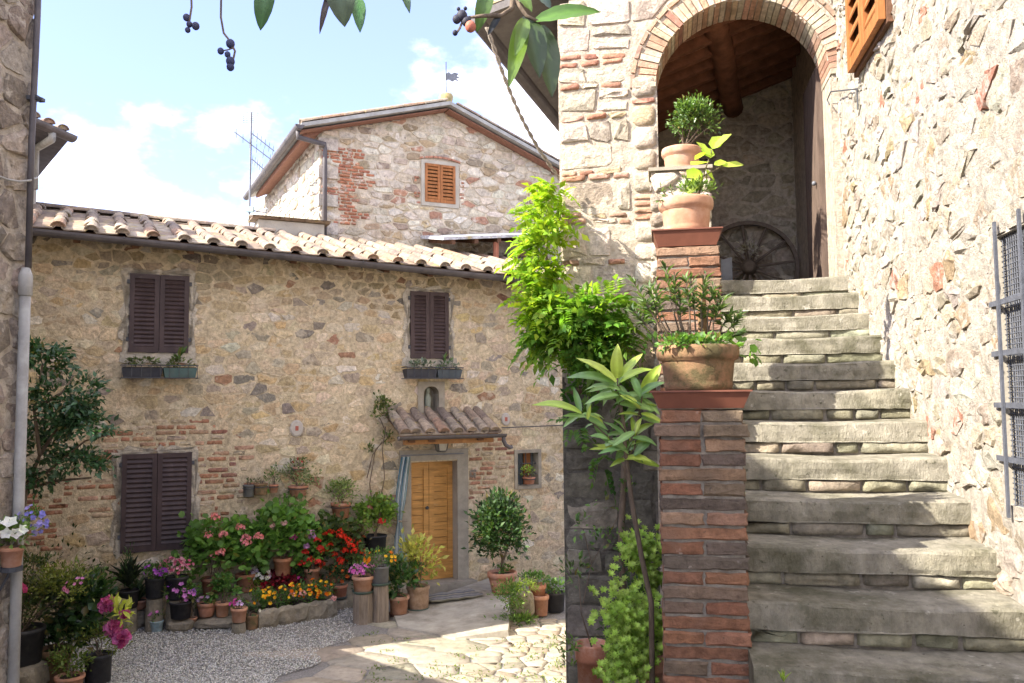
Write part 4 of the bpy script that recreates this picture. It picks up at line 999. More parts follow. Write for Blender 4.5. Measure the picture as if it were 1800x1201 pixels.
# ================================================================== STAIRCASE
D0, TD, RISE = 3.452, .328, .193
z0s = EYE[2] - 1.10
stair = thing('stone_staircase', A(.6, 4, .8), 'worn sandstone staircase climbing along the sunlit wall to the arch', 'staircase')
PA0, PA1 = 1.175, 1.55
for k in range(-3, 12):
    s0 = D0 + TD * k; zt = z0s + RISE * k
    if k == 11: zt = ZL
    wdt = PA0 + .01; th = .128; back = TD + .06 if k < 11 else .5
    prof = [(back, -th), (.03, -th), (.006, -th), (.001, -th + .006), (-.001, -th + .03), (-.002, -th * .5), (-.001, -.03), (.001, -.012), (.008, -.004), (.02, -.001), (.06, .001), (.15, .002), (back, .004)]
    nw = 54; V = []; Fc = []
    aa = np.linspace(-.06, wdt, nw + 1); m = len(prof)
    P = np.array([[a_ * 3, k * 7.1 + j * .9, 2.2] for a_ in aa for j in range(m)]); nn = fbm(P, 3).reshape(nw + 1, m); n2 = fbm(P * 3 + 5, 2).reshape(nw + 1, m)
    for i, a_ in enumerate(aa):
        wear = -.018 * math.exp(-((a_ - .55) / .33) ** 2)
        for j, (ds, dz) in enumerate(prof):
            e = nn[i, j] * .007 + n2[i, j] * .006 + random.uniform(-.0015, .0015) + (.016 * max(0, n2[i, 7] - .25) if 6 <= j <= 9 else 0)
            V.append(A(a_, s0 + ds + (e if 2 <= j <= 9 else 0) + (.012 * math.exp(-((a_ - .55) / .4) ** 2) if 3 <= j <= 9 else 0), zt + dz + (wear if j >= 7 else 0) + e * .6))
    for i in range(nw):
        for j in range(m - 1): Fc.append((i * m + j, (i + 1) * m + j, (i + 1) * m + j + 1, i * m + j + 1))
    Fc.append(tuple(range(m))); Fc.append(tuple(nw * m + j for j in range(m - 1, -1, -1)))
    mesh_obj('step', V, Fc, m_step, stair, None, False)
    # packing stones under the nosing
    a_ = -.03
    while a_ < wdt - .05:
        w = random.uniform(.14, .42); b_ = min(a_ + w, wdt); p = [(-b_ + .003, zt - RISE + .001), (-a_ - .003, zt - RISE + .001), (-a_ - .003, zt - th - .001), (-b_ + .003, zt - th - .001)]
        r_ = stone_mesh(p, lambda x, z, o: A(-x, s0 + .036 - o, z), random.uniform(.012, .030), jit((.26, .235, .165), .25), k=.06, j=.004)
        if r_: mesh_obj('packing_stone', r_[0], r_[1], M('packing', var=.4, ns=14, bump=.8, bs=40, bd=.015, dirt=(.07, .07, .045), dirt_amt=.7, dirt_s=5), stair, np.array(r_[2]), True)
        a_ = b_
    q = B(); q.fbox(lambda x, y, z: A(x, y, z), -.05, wdt, s0 + .045, s0 + .07 + TD + .2, zt - RISE - .05, zt - th - .001); q.go('bedding', m_pmort, stair)
q = B(); V = [A(-.05, D0 - .6, -.2), A(PA0 - .02, D0 - .6, -.2), A(PA0 - .02, FS, -.2), A(-.05, FS, -.2), A(-.05, D0 - .6, .6), A(PA0 - .02, D0 - .6, .6), A(PA0 - .02, FS, ZL - .3), A(-.05, FS, ZL - .3)]
q.box8(V); q.go('stair_core', m_soil, stair)
# stepped parapet
par_t = thing('stair_parapet', A(1.36, 3.9, .8), 'stepped brick parapet with piers on the open side of the staircase', 'parapet')
S1, S2, S3 = 3.68, 4.97, 6.86
def bricks_pier(sf, zb, zt, depth, jw=0.0, ztop_special=True):
    h = .0655; z = zt - h * int((zt - zb) / h); n = int((zt - zb) / h); 
    for i in range(n):
        top = n - 1 - i; ex = .020 if (ztop_special and top == 1) else (-.006 if ztop_special and top == 0 else 0)
        zz = z + i * h
        full = (i % 2 == 0) if not (ztop_special and top < 3) else False
        segs = [(PA0, PA1)] if full else [(PA0, (PA0 + PA1) / 2 + random.uniform(-.012, .012)), ((PA0 + PA1) / 2 + .0, PA1)]
        segs = [list(sg) for sg in segs]
        if not full: segs[1][0] = segs[0][1]
        for (a0, a1) in segs:
            lo = a0 - (ex if a0 == PA0 else -.006) + random.uniform(-.006, .004); hi = a1 + (ex if a1 == PA1 else -.006) + random.uniform(-.004, .006)
            fr = sf - max(ex, 0) + random.uniform(-.006, .006)
            c = pick([(3, (.265, .13, .075)), (2, (.225, .105, .062)), (2.5, (.28, .17, .11)), (2, (.13, .098, .076)), (2, (.20, .14, .095))])
            nu_, nv_ = (9 if a1 - a0 > .3 else 5), 3
            V = []; Fc = []
            def pt(x, z_, d): return A(x, d, z_)
            # front face grid with rounded rim, sides running back
            us = np.linspace(lo, hi, nu_); zs_ = np.linspace(zz + .005, zz + h - .006, nv_ + 1)
            for ring, (ins, dd) in enumerate(((0, depth), (0, .010), (.006, .0))):
                for (u, v) in [(u, zs_[0] + ins) for u in np.linspace(lo + ins, hi - ins, nu_)] + [(hi - ins, v) for v in zs_[1:-1]] + [(u, zs_[-1] - ins) for u in np.linspace(hi - ins, lo + ins, nu_)] + [(lo + ins, v) for v in zs_[1:-1][::-1]]:
                    j = (random.uniform(-.006, .006), random.uniform(-.004, .004)) if ring else (0, 0)
                    V.append(pt(u + j[0], v + j[1], fr + dd + (random.uniform(-.002, .003) if ring == 2 else 0)))
            m = len(V) // 3
            for r_ in range(2):
                for q_ in range(m): Fc.append((r_ * m + q_, r_ * m + (q_ + 1) % m, (r_ + 1) * m + (q_ + 1) % m, (r_ + 1) * m + q_))
            Fc.append(tuple(2 * m + q_ for q_ in range(m))); Fc.append(tuple(q_ for q_ in range(m - 1, -1, -1)))
            mesh_obj('brick', V, Fc, m_brick, par_t, np.array(c))
    q = B(); q.fbox(lambda x, y, z: A(x, y, z), PA0 + .009, PA1 - .009, sf + .012, sf + depth - .01, zb - .1, zt - .009); q.go('pier_mortar', m_pmort, par_t)
Z1 = onF(1230, 719, S1)[1]; Z2 = onF(1218, 432, S2)[1]; Z3 = onF(1212, 292, S3)[1]
nose_pre = z0s + (S2 - D0) / TD * RISE
bricks_pier(S1, .5, Z1, .36); bricks_pier(S2, nose_pre - .15, Z2, .32, ztop_special=False)
def nose(s_): return z0s + (s_ - D0) / TD * RISE + .02
q = B(); a0_, a1_ = PA0 + .012, PA1 - .012
for (sa, sb) in ((S1 + .37, S2 + .005), (S2 + .33, S3)):
    q.box8([A(a0_, sa, .2), A(a1_, sa, .2), A(a1_, sb, .2), A(a0_, sb, .2), A(a0_, sa, nose(sa)), A(a1_, sa, nose(sa)), A(a1_, sb, nose(sb)), A(a0_, sb, nose(sb))])
q.go('string_wall', m_pmort, par_t)
P3a, P3b = 1.10, 1.60
q = B(); q.fbox(lambda x, y, z: A(x, y, z), P3a + .012, P3b - .012, S3 + .02, FS + .5, .2, Z3 - .03); q.go('parapet_wall', m_mort_f, par_t)
polys = voronoi(seeds_rows(-P3b, -P3a, ZL - .35, Z3, (.1, .16), (.16, .30), .4, .4), .012, .6, [(-1, 0, P3b), (1, 0, -P3a), (0, 1, Z3 - .04)])
place_stones(polys, lambda x, z, o: A(-x, S3 + .015 - o, z), m_stone_f, par_t, PALF, proud=(.01, .03), limit=60, j=.008)
q = B(); q.fbox(lambda x, y, z: A(x, y, z), P3a - .012, P3b + .012, S3 - .02, FS + .35, Z3 - .028, Z3); q.go('coping_slab', m_frame, par_t)
# pale carved stone peg beside the pier foot
kp = A(PA0 - .03, S1 + .22, onF(1322, 1072, S1 + .2)[1])
q = B(); q.lathe((0, 0, 0), [(.001, -.05), (.045, -.05), (.05, -.02), (.035, .0), (.04, .02), (.03, .05), (.001, .055)], 10); q.v = [kp + AN * (v[2] - .02) + np.array([v[0] * .2, v[0], v[1]]) for v in q.v]
tag(q.go('stone_peg', m_frame, None, True), 'pale carved stone peg jutting out low beside the brick pier', 'peg')

# ================================================================== LEFT BUILDINGS
LC = at(46, 500, 6.0); LX, LY = LC[0], LC[1]; LTOP = 6.35
left = thing('left_house', (LX, LY - 2, 0), 'shaded stone house corner with drainpipe at the left edge', 'house')
ld = np.array([.06, 1.0, 0]); ld /= np.linalg.norm(ld); ln = np.array([ld[1], -ld[0], 0])
def Lf(v, z, off): p = np.array([LX, LY, 0]) - ld * v + ln * off; return np.array([p[0], p[1], z])
lw = mortar_sheet('wall', Lf, 0, 3.0, -.2, LTOP, .05, .02, m_mort_f, left, lambda v, z: z < LTOP - 0.0 * v, freq=6)
place_stones(voronoi(seeds_rows(0, 2.4, -.1, LTOP, (.14, .28), (.15, .4), .4, .4), .02, .7, [(-1, 0, 0), (0, 1, LTOP)]), Lf, m_stone_f, lw, [(3, (.30, .245, .19)), (2, (.23, .19, .15)), (2, (.37, .31, .25))], proud=(.006, .03), limit=200, j=.015, rough=.5, smooth=False, k=.1)
LT2 = LTOP
q = B(); q.box8([Lf(1.75, -.3, -3.6), Lf(.02, -.3, -.06), Lf(12.5, -.3, -.06), Lf(12.5, -.3, -3.6), Lf(1.75, LTOP, -3.6), Lf(.02, LTOP, -.06), Lf(12.5, LTOP, -.06), Lf(12.5, LTOP, -3.6)]); q.go('inner_wall', m_mort_f, left)  # unseen house body, far end slanted to let sun past the corner
q = B(); q.fbox(lambda x, y, z: Lf(x, z, y), 3.0, 12.5, -.05, .0, -.3, LT2); q.go('rear_wall', m_mort_f, left)
q = B(); pz = at(40, 493, 5.95)[2]
q.tube([Lf(.10, pz, .06), Lf(.10, -.1, .06)], .036, 12); q.lathe(Lf(.10, pz, .06), [(.038, -.12), (.046, -.11), (.046, .02), (.026, .08)], 12); dp = q.go('drainpipe', m_pipe, left, True)
q = B(); q.tube([Lf(.09, pz + .08, .07), Lf(.08, pz + 1.0, .06), Lf(.04, pz + 1.9, .05), Lf(.04, LTOP - .1, .05)], .022, 8); q.go('upper_pipe', m_gut, left, True)
q = B(); c = Lf(.05, at(55, 178, 6.0)[2], .05); q.fbox(lambda x, y, z: c + ln * x + ld * y + np.array([0, 0, z]), -.1, .04, -.03, .03, -.015, .015); q.fbox(lambda x, y, z: c + ln * x + ld * y + np.array([0, 0, z]), .03, .07, -.02, .02, -.025, .0); q.go('iron_peg', m_iron, left)
q = B(); c = at(20, 300, 5.8)[2]; q.tube([Lf(v, c - .10 * math.sin(v * 4.5), .06 + .02 * math.sin(v * 9)) for v in np.linspace(.0, .9, 9)], .008, 6); q.go('wall_cable', m_pipe, left)
def shade_block(name, p, q_, h0, h1):  # unseen block added beyond the corner to shape the courtyard's sun patch
    b = B(); p = np.array(p); q_ = np.array(q_)
    b.box8([p + [-1.2, 0, -.3], p + [0, 0, -.3], q_ + [0, 0, -.3], q_ + [-1.2, 0, -.3], p + [-1.2, 0, h0], p + [0, 0, h0], q_ + [0, 0, h1], q_ + [-1.2, 0, h1]]); return b.go(name, m_plaster, left)
shade_block('low_shade_block', (-4.16, 6.45, 0), (-4.9, 7.94, 0), 3.0, 2.5); shade_block('low_shade_block', (-3.78, LY - .1, 0), (-4.15, 6.44, 0), 3.2, 3.0)
shade_block('tall_shade_block', (-4.91, 7.95, 0), (-5.75, 9.5, 0), 5.0, 5.0)
# second house further on: only its eave corner shows
t0 = at(122, 245, 11.0); eave = thing('eave_house', (t0[0] - 1, t0[1] - 1, 0), 'house with tiled eave corner and grey gutter beside the left wall', 'house')
dA = AT; dV = np.array([-1167, 1500, 0.0]); dV /= np.linalg.norm(dV)
def Ef(x, y, z): return t0 + np.array([0, 0, z]) - dA * x + dV * y        # x towards viewer, y along the far verge
q = B(); q.box8([Ef(0, 0, 0), Ef(1.6, 0, 0), Ef(1.6, 3.6, 0), Ef(0, 3.6, 0), Ef(0, 0, .07), Ef(1.6, 0, .07), Ef(1.6, 3.6, .6), Ef(0, 3.6, .6)]); er = q.go('roof', M('dark_soffit', (.10, .09, .095), ns=8), eave)
for i in range(6): lay(random.choice(cov), 'cover_tile', basis(dA, dV + np.array([0, 0, .15]), np.array([0, 0, 1.0]), Ef(.12 + i * .26, -.03, .09)), er)
gutter(Ef(-.03, -.09, .02), Ef(1.6, -.09, .02), .08, m_gut, eave)
q = B(); q.box8([Ef(.3, 1.15, -1.6), Ef(1.6, 1.15, -1.6), Ef(1.6, 3.5, -1.6), Ef(.3, 3.5, -1.6), Ef(.3, 1.15, -.003), Ef(1.6, 1.15, -.003), Ef(1.6, 3.5, -.003), Ef(.3, 3.5, -.003)]); q.go('wall', m_plaster, eave)
q = B(); w0 = Ef(.35, -.09, -.05); w1 = at(62, 262, 11.3); q.tube([w0, w0 + [0, 0, -.08], w1, w1 + [0, 0, -.55]], .05, 8); q.go('downpipe', m_pipe, eave, True)
# ================================================================== PLANT TOOLS
L_OVAL = (np.array([[0, 0, 0], [-.5, .45, .10], [.5, .45, .10], [0, 1, -.08], [0, .5, 0]]), np.array([[0, 4, 1], [1, 4, 3], [0, 2, 4], [2, 3, 4]]))
L_TINY = (np.array([[0, 0, 0], [-.5, .5, .05], [0, 1, 0], [.5, .5, .05]]), np.array([[0, 3, 2], [0, 2, 1]]))
L_LONG = (np.array([[0, 0, 0], [-.38, .25, .06], [.38, .25, .06], [-.5, .6, .08], [.5, .6, .08], [0, 1, -.12], [0, .25, 0], [0, .6, .0]]),
          np.array([[0, 6, 1], [0, 2, 6], [1, 6, 7], [1, 7, 3], [6, 2, 4], [6, 4, 7], [3, 7, 5], [7, 4, 5]]))
L_ROUND = (np.array([[0, 0, 0], [-.45, .2, .05], [-.5, .65, .08], [0, .95, .0], [.5, .65, .08], [.45, .2, .05], [0, .5, -.03]]),
           np.array([[0, 6, 1], [1, 6, 2], [2, 6, 3], [3, 6, 4], [4, 6, 5], [5, 6, 0]]))
def leaf_arrays(P, D, Nn, ln, wd, tpl):
    P = np.asarray(P, float); D = np.asarray(D, float); D = D / (np.linalg.norm(D, axis=1, keepdims=True) + 1e-9)
    X = np.cross(D, Nn); X /= (np.linalg.norm(X, axis=1, keepdims=True) + 1e-9); Z = np.cross(X, D)
    T, Fc = tpl; n = len(P); ln = np.broadcast_to(ln, n); wd = np.broadcast_to(wd, n)
    V = P[:, None] + X[:, None] * (T[None, :, :1] * wd[:, None, None]) + D[:, None] * (T[None, :, 1:2] * ln[:, None, None]) + Z[:, None] * (T[None, :, 2:3] * ln[:, None, None])
    return V.reshape(-1, 3), (Fc[None] + len(T) * np.arange(n)[:, None, None]).reshape(-1, 3), len(T)
def cmix(c0, c1, n, dark=.35):
    t = RNG.random(n)[:, None]; c = np.array(c0) * (1 - t) + np.array(c1) * t; return c * (1 + RNG.uniform(-dark, dark * .6, n))[:, None]
def blob_points(c, r, n, clumps=14, spread=.42, shell=.55, flat=0.0):
    """points in leaf clumps through an ellipsoid"""
    c = np.array(c, float); r = np.array(r, float)
    d = RNG.normal(size=(clumps, 3)); d /= np.linalg.norm(d, axis=1, keepdims=True); d[:, 2] = np.where(d[:, 2] < -.55, -d[:, 2], d[:, 2])
    cc = d * (shell + (1 - shell) * RNG.random((clumps, 1)) ** .6) * .78
    k = RNG.integers(0, clumps, n); q = cc[k] + RNG.normal(size=(n, 3)) * spread * .5
    return c + q * r, q, k
def foliage(name, parent, c, r, n, ln, wd, c0, c1, tpl=L_OVAL, clumps=14, spread=.42, up=.35, mat=None, shell=.55, hang=0.0, dark=.35):
    P, q, k = blob_points(c, r, n, clumps, spread, shell)
    D = q + RNG.normal(size=(n, 3)) * .55; D[:, 2] += up - hang
    Nn = RNG.normal(size=(n, 3)) * .5 + np.array([0, -.25, 1.0]) + q * .3
    L = ln * RNG.uniform(.65, 1.25, n); V, Fc, m = leaf_arrays(P, D, Nn, L, L * wd, tpl)
    sh = (1 + RNG.uniform(-.22, .22, clumps))[k][:, None]; cl_ = cmix(c0, c1, n, dark) * sh
    old = RNG.random(n) < .05; cl_[old] = cl_[old] * .3 + np.array([.20, .15, .05]) * .7          # a few yellowed leaves
    return mesh_obj(name, V, Fc, mat or m_leaf, parent, np.repeat(cl_, m, 0))
def stems(parent, c, tops, r=.004, col=None, name='stem', mat=None):
    q = B()
    for t in tops:
        c_ = np.array(c) + np.array([random.uniform(-.03, .03), random.uniform(-.03, .03), 0]); m = (c_ + t) / 2 + np.array([random.uniform(-.02, .02), random.uniform(-.02, .02), .02]); q.tube([c_, m, t], [r * 1.3, r, r * .7], 5, cap=False)
    return q.go(name, mat or m_bark, parent, True)
PET = np.array([[0, 0, 0], [-.42, .55, .22], [0, 1, .18], [.42, .55, .22]]), np.array([[0, 3, 2], [0, 2, 1]])
def flowers(name, parent, pts, outs, size, cols, petals=5, cup=.25, centre=None):
    Ps, Ds, Ns, Ls, Cs = [], [], [], [], []
    for p, o in zip(pts, outs):
        o = np.array(o, float); o /= np.linalg.norm(o) + 1e-9; x = np.cross(o, [.3, .2, 1.0]); x /= np.linalg.norm(x) + 1e-9; y = np.cross(o, x)
        s = size * random.uniform(.75, 1.2); c = jit(random.choice(cols), .15); a0 = random.random() * 6
        for i in range(petals):
            a = a0 + 2 * math.pi * i / petals; d = x * math.cos(a) + y * math.sin(a) + o * cup
            Ps.append(p); Ds.append(d); Ns.append(o); Ls.append(s); Cs.append(jit(c, .1))
    V, Fc, m = leaf_arrays(Ps, Ds, Ns, np.array(Ls), np.array(Ls) * 1.0, PET)
    return mesh_obj(name, V, Fc, m_petal, parent, np.repeat(np.array(Cs), m, 0))
def umbel(name, parent, c, r, col, n=26):
    """round head of many small blossoms"""
    d = RNG.normal(size=(n, 3)); d[:, 2] = np.abs(d[:, 2]) * .9 - .15; d /= np.linalg.norm(d, axis=1, keepdims=True)
    return flowers(name, parent, np.array(c) + d * r * RNG.uniform(.55, 1, (n, 1)), d + RNG.normal(size=(n, 3)) * .3, r * .42, [col], 5, .3)
GREEN = ((.055, .12, .025), (.13, .24, .05)); DKGREEN = ((.03, .065, .022), (.07, .13, .04)); LIME = ((.2, .32, .04), (.36, .48, .08)); OLIVE = ((.07, .10, .035), (.15, .19, .055))
PINK = (.75, .30, .32); RED = (.65, .04, .02); MAG = (.60, .07, .32); PURP = (.36, .08, .45); ORG = (.70, .20, .02); YEL = (.75, .45, .03); WHT = (.75, .72, .72); LIL = (.60, .42, .62); CRIM = (.32, .015, .03)

POTS = {
    'terra': ([(.36, 0), (.39, .03), (.46, .80), (.50, .80), (.51, .84), (.51, .98), (.49, 1), (.44, 1), (.42, .90), (.02, .88)], 'm_terra', [(.42, .185, .105), (.38, .16, .09), (.46, .23, .14)]),
    'bowl': ([(.30, 0), (.36, .08), (.45, .60), (.47, .74), (.51, .76), (.52, .92), (.50, 1), (.45, 1), (.43, .88), (.02, .85)], 'm_terra', [(.43, .20, .12), (.40, .19, .115)]),
    'black': ([(.40, 0), (.42, .02), (.475, .88), (.50, .89), (.505, .98), (.49, 1), (.46, 1), (.45, .9), (.02, .88)], 'm_plastic', [(.028, .028, .030), (.035, .035, .036)]),
    'grey': ([(.42, 0), (.44, .02), (.47, .88), (.50, .89), (.505, .98), (.49, 1), (.46, 1), (.45, .9), (.02, .88)], 'm_plastic', [(.13, .135, .13)]),
    'rough': ([(.40, 0), (.43, .05), (.47, .45), (.46, .8), (.51, .86), (.50, .98), (.47, 1), (.43, .98), (.42, .88), (.02, .86)], 'm_terra_old', [(.3, .2, .12)]),
}
def mpp(p): return p[1] / F                    # metres per photo pixel at a point
def pot(parent, base, w, h, kind):
    prof, mt, cols = POTS[kind]; q = B(); q.lathe(base, [(r * w, z * h) for r, z in prof], 22, jit(random.choice(cols), .1))
    o = q.go('pot', globals()[mt], parent, False)
    o.data.polygons.foreach_set('use_smooth', [len(p.vertices) == 4 and abs(p.normal.z) < .8 for p in o.data.polygons])
    q = B(); q.lathe(base, [(.001, h * .87), (w * .435, h * .87), (w * .3, h * .905), (.001, h * .915)], 12); q.go('soil', m_soil, parent, True)
    return o
def saucer(parent, base, w, col=(.06, .09, .07)):
    q = B(); q.lathe(np.array(base) - [0, 0, .0], [(.001, 0), (w * .48, 0), (w * .54, .03), (w * .52, .032), (w * .46, .008), (.001, .008)], 18, col); return q.go('saucer', m_plastic, parent, True)
GRP = 'flower pots along the farmhouse wall'
def potted(label, px, py, z, w, h, kind, name='potted_plant', cat='potted plant', sc=None, off=None, group='potted plants in the courtyard', drop=True):
    """px,py = photo pixel of the pot's foot; z its height; w,h pot size in pixels"""
    p = at_z(px, py, z) if off is None else H(*onH(px, py, off), off)
    zfoot = p[2]
    if off is None and z < .02: p[2] = float(gz(p[0], p[1])) + .004
    s = mpp(p); t = thing(name, p, label, cat, group)
    pot(t, p + [0, 0, .012 if sc else 0], w * s, h * s, kind)
    if sc: saucer(t, p, w * s * .9, sc)
    if p[2] > .05 and z != .10 or off is not None and p[2] > .03:
        q = B(); q.lathe([p[0], p[1], -.01], [(w * s * .42, 0), (w * s * .46, .02), (w * s * .40, p[2] - .002), (.001, p[2])], 10); q.go('stand', m_rock, t)
    t_top = p + [0, 0, h * s]
    return t, t_top, s
def bush(t, top, s, w, h, n, ln, wd, pal, tpl=L_OVAL, dx=0.0, low=.1, **k):
    """crown w x h pixels standing on the rim"""
    c = top + np.array([dx * s, 0, h * s * (.5 - low)]); f = foliage('foliage', t, c, (w * s * .58, w * s * .5, h * s * .58), n, ln, wd, *pal, tpl=tpl, **k)
    stems(t, top - [0, 0, .03], [c + np.array([random.uniform(-.3, .3) * w * s, random.uniform(-.25, .25) * w * s, random.uniform(-.1, .3) * h * s]) for _ in range(6)], .004)
    return c, np.array([w * s * .5, w * s * .45, h * s * .52])
def scatter_on(c, r, n, upper=True):
    d = RNG.normal(size=(n, 3)); d[:, 1] = -np.abs(d[:, 1]) * .9; d[:, 2] = np.abs(d[:, 2]) * 1.0 - (.2 if upper else .5)
    d /= np.linalg.norm(d, axis=1, keepdims=True); return np.array(c) + d * np.array(r) * RNG.uniform(.85, 1.08, (n, 1)), d + [0, -.4, .3]
def dots(t, c, r, n, size, cols, name='blossom', petals=5, upper=True):
    p, d = scatter_on(c, r, n, upper); return tag(flowers(name, t, p, d, size, cols, petals), kind='stuff')
def rock(name, label, cat, c, r, mat=None, seed=0, flat=.0):
    q = B(); n, m = 12, 7; V = []; Fc = []
    for i in range(m + 1):
        th = math.pi * i / m
        for k in range(n):
            a = 2 * math.pi * k / n; d = np.array([math.cos(a) * math.sin(th), math.sin(a) * math.sin(th), math.cos(th)]); d = np.sign(d) * np.abs(d) ** .6; V.append(d)
    V = np.array(V); V = V * (1 + .16 * fbm(V * 1.7 + seed, 3))[:, None]; V = np.array(c) + V * np.array(r)
    for i in range(m):
        for k in range(n): Fc.append((i * n + k, i * n + (k + 1) % n, (i + 1) * n + (k + 1) % n, (i + 1) * n + k))
    return tag(mesh_obj(name, V, Fc, mat or m_rock, None, None, False), label, cat)
def log(label, px, py, w, h):
    p = at_z(px, py, 0.0); s = mpp(p); r = w * s / 2; q = B(); n = 14; V = []; Fc = []; hh = h * s
    ph = random.random() * 6
    for i, z in enumerate(np.linspace(-.02, hh, 6)):
        for k in range(n): a = 2 * math.pi * k / n; rr = r * (1 + .09 * math.sin(3 * a + ph) + .05 * math.sin(7 * a + z * 9) + (.08 if i == 0 else 0)); V.append(p + [rr * math.cos(a), rr * math.sin(a), z])
    for i in range(5):
        for k in range(n): Fc.append((i * n + k, i * n + (k + 1) % n, (i + 1) * n + (k + 1) % n, (i + 1) * n + k))
    Fc.append(tuple(5 * n + k for k in range(n)))
    tag(mesh_obj('log_stump', V, Fc, m_log, None, None, False), label, 'log', 'log stumps used as pot stands'); return hh, p

# ================================================================== SMALL THINGS ON THE FARMHOUSE
# concrete apron in front of the door
ap = [at_z(x, y, .0)[:2] for x, y in ((690, 1078), (742, 1065), (880, 1022), (905, 1030), (893, 1118), (800, 1126), (700, 1104))]
V = []; Fc = []; n = len(ap); cc = np.mean(ap, 0)
tops = [.03, .07, .10, .10, .065, .03, .02]
for k_, (f_, dz) in enumerate(((1.02, -.08), (1.0, 0), (.8, .004), (.4, .008))):
    for i, p in enumerate(ap): q_ = cc + (p - cc) * f_; V.append((q_[0], q_[1], (tops[i] if k_ else -.02) + (dz if k_ else 0)))
V.append((*cc, .065))
for r_ in range(3):
    for i in range(n): Fc.append((r_ * n + i, r_ * n + (i + 1) % n, (r_ + 1) * n + (i + 1) % n, (r_ + 1) * n + i))
for i in range(n): Fc.append((3 * n + i, 3 * n + (i + 1) % n, 4 * n))
tag(mesh_obj('door_apron', V, Fc, m_concrete), kind='structure')
pv = voronoi(seeds_rows(-2.0, 1.5, 9.4, 13.2, (.3, .5), (.4, .8), .35, .3), .02, .8, [])
pv = [p for p in pv if (lambda c: not in_pav(*c) and np.dot(np.array([*c, 0]) - HP, HN) > .25 and np.dot(np.array([*c, 0]) - HP, HU) > -.9)(pcent(p))]
place_stones(pv, lambda u, v, o: np.array([u, v, o]), m_flag, pav, [(2, (.34, .30, .24)), (1, (.30, .27, .22)), (1, (.38, .34, .27))], proud=(.006, .014), name='flagstone', limit=60, j=.01, k=.16, rough=.12)
# doormat
mc = at_z(795, 1049, .10); q = B()
def MF(x, y, z): return np.array([*(mc + HU * x + HN * y)[:2], .10 + z])
mat_t = thing('doormat', MF(0, 0, 0), 'striped grey woven doormat lying in front of the wooden door', 'doormat')
V = []; Fc = []; nx2, ny2 = 12, 7
for j in range(ny2 + 1):
    for i in range(nx2 + 1): V.append(MF(-.36 + .72 * i / nx2, -.2 + .4 * j / ny2, .022 + .006 * math.sin(i * 1.7 + j) + .004 * math.sin(j * 2.3)))
for j in range(ny2):
    for i in range(nx2): a_ = j * (nx2 + 1) + i; Fc.append((a_, a_ + 1, a_ + nx2 + 2, a_ + nx2 + 1))
base_n = len(V); V += [v - np.array([0, 0, .014]) for v in V]; Fc += [tuple(i + base_n for i in f[::-1]) for f in Fc]
cs = np.array([[(.14, .15, .18), (.34, .33, .32), (.10, .11, .15), (.40, .37, .30)][(j // 1) % 4] for j in range(ny2 + 1) for i in range(nx2 + 1)] * 2)
mesh_obj('weave', V, Fc, m_cloth, mat_t, cs)
# striped door curtain gathered at the left jamb
ct = H(*onH(713, 803, .10), .10); cb = H(*onH(704, 985, .12), .12); cur = thing('door_curtain', [ct[0], ct[1], cb[2]], 'blue and white striped curtain gathered beside the wooden door', 'curtain')
nx2, nz2 = 24, 22; V = []; C = []; Fc = []
for j in range(nz2 + 1):
    t = j / nz2; c = ct + (cb - ct) * t; tie = 1 - .62 * math.exp(-((t - .62) / .16) ** 2); w = .12 * tie * (.75 + .5 * t)
    sh = -.05 * math.sin(t * 3.1)
    for i in range(nx2 + 1):
        a_ = i / nx2; V.append(c + HU * ((a_ - .5) * w * 1.35 + sh) + HN * (.035 * math.sin(a_ * 26 + t * 1.5) * (.5 + .5 * tie))); b_ = int(a_ * 6) % 3; C.append(((.10, .20, .27), (.62, .64, .66), (.42, .48, .54))[b_])
for j in range(nz2):
    for i in range(nx2): a_ = j * (nx2 + 1) + i; Fc.append((a_, a_ + 1, a_ + nx2 + 2, a_ + nx2 + 1))
mesh_obj('cloth', V, Fc, m_cloth, cur, np.array(C), True)
q = B(); q.tube([H(*onH(705, 801, .10), .10), H(*onH(815, 797, .10), .10)], .009, 6); q.go('curtain_rail', m_igrey, cur)
q = B(); tp = ct + (cb - ct) * .62; q.tube([tp + HU * -.07 + HN * .05, tp + HU * .05 + HN * .055, H(*onH(650, 893, .03), .03)][:2], .012, 6); q.go('tie', m_rope, cur)
# lantern under the canopy
lp = H(*onH(776, 792, .16), .16); s = mpp(lp); lan = thing('wall_lantern', lp, 'small glass lantern hanging under the tiled door canopy', 'lantern')
q = B(); w0, w1, hh = .055, .085, .19; q.box8([lp + HU * a_ + HN * b_ + [0, 0, 0] for a_, b_ in ((-w0, -w0), (w0, -w0), (w0, w0), (-w0, w0))] + [lp + HU * a_ + HN * b_ + [0, 0, hh] for a_, b_ in ((-w1, -w1), (w1, -w1), (w1, w1), (-w1, w1))]); q.go('glass', M('frosted_glass', (.42, .40, .34), rough=.3, bump=0), lan)
q = B()
for a_, b_ in ((-1, -1), (1, -1), (1, 1), (-1, 1)): q.tube([lp + HU * a_ * w0 + HN * b_ * w0, lp + HU * a_ * w1 + HN * b_ * w1 + [0, 0, hh]], .008, 5)
q.lathe(lp + [0, 0, hh], [(.12, 0), (.12, .012), (.05, .06), (.02, .08), (.012, .12)], 4); q.lathe(lp - [0, 0, .015], [(.06, 0), (.075, .015), (.001, .016)], 4); q.go('frame', m_iron, lan)
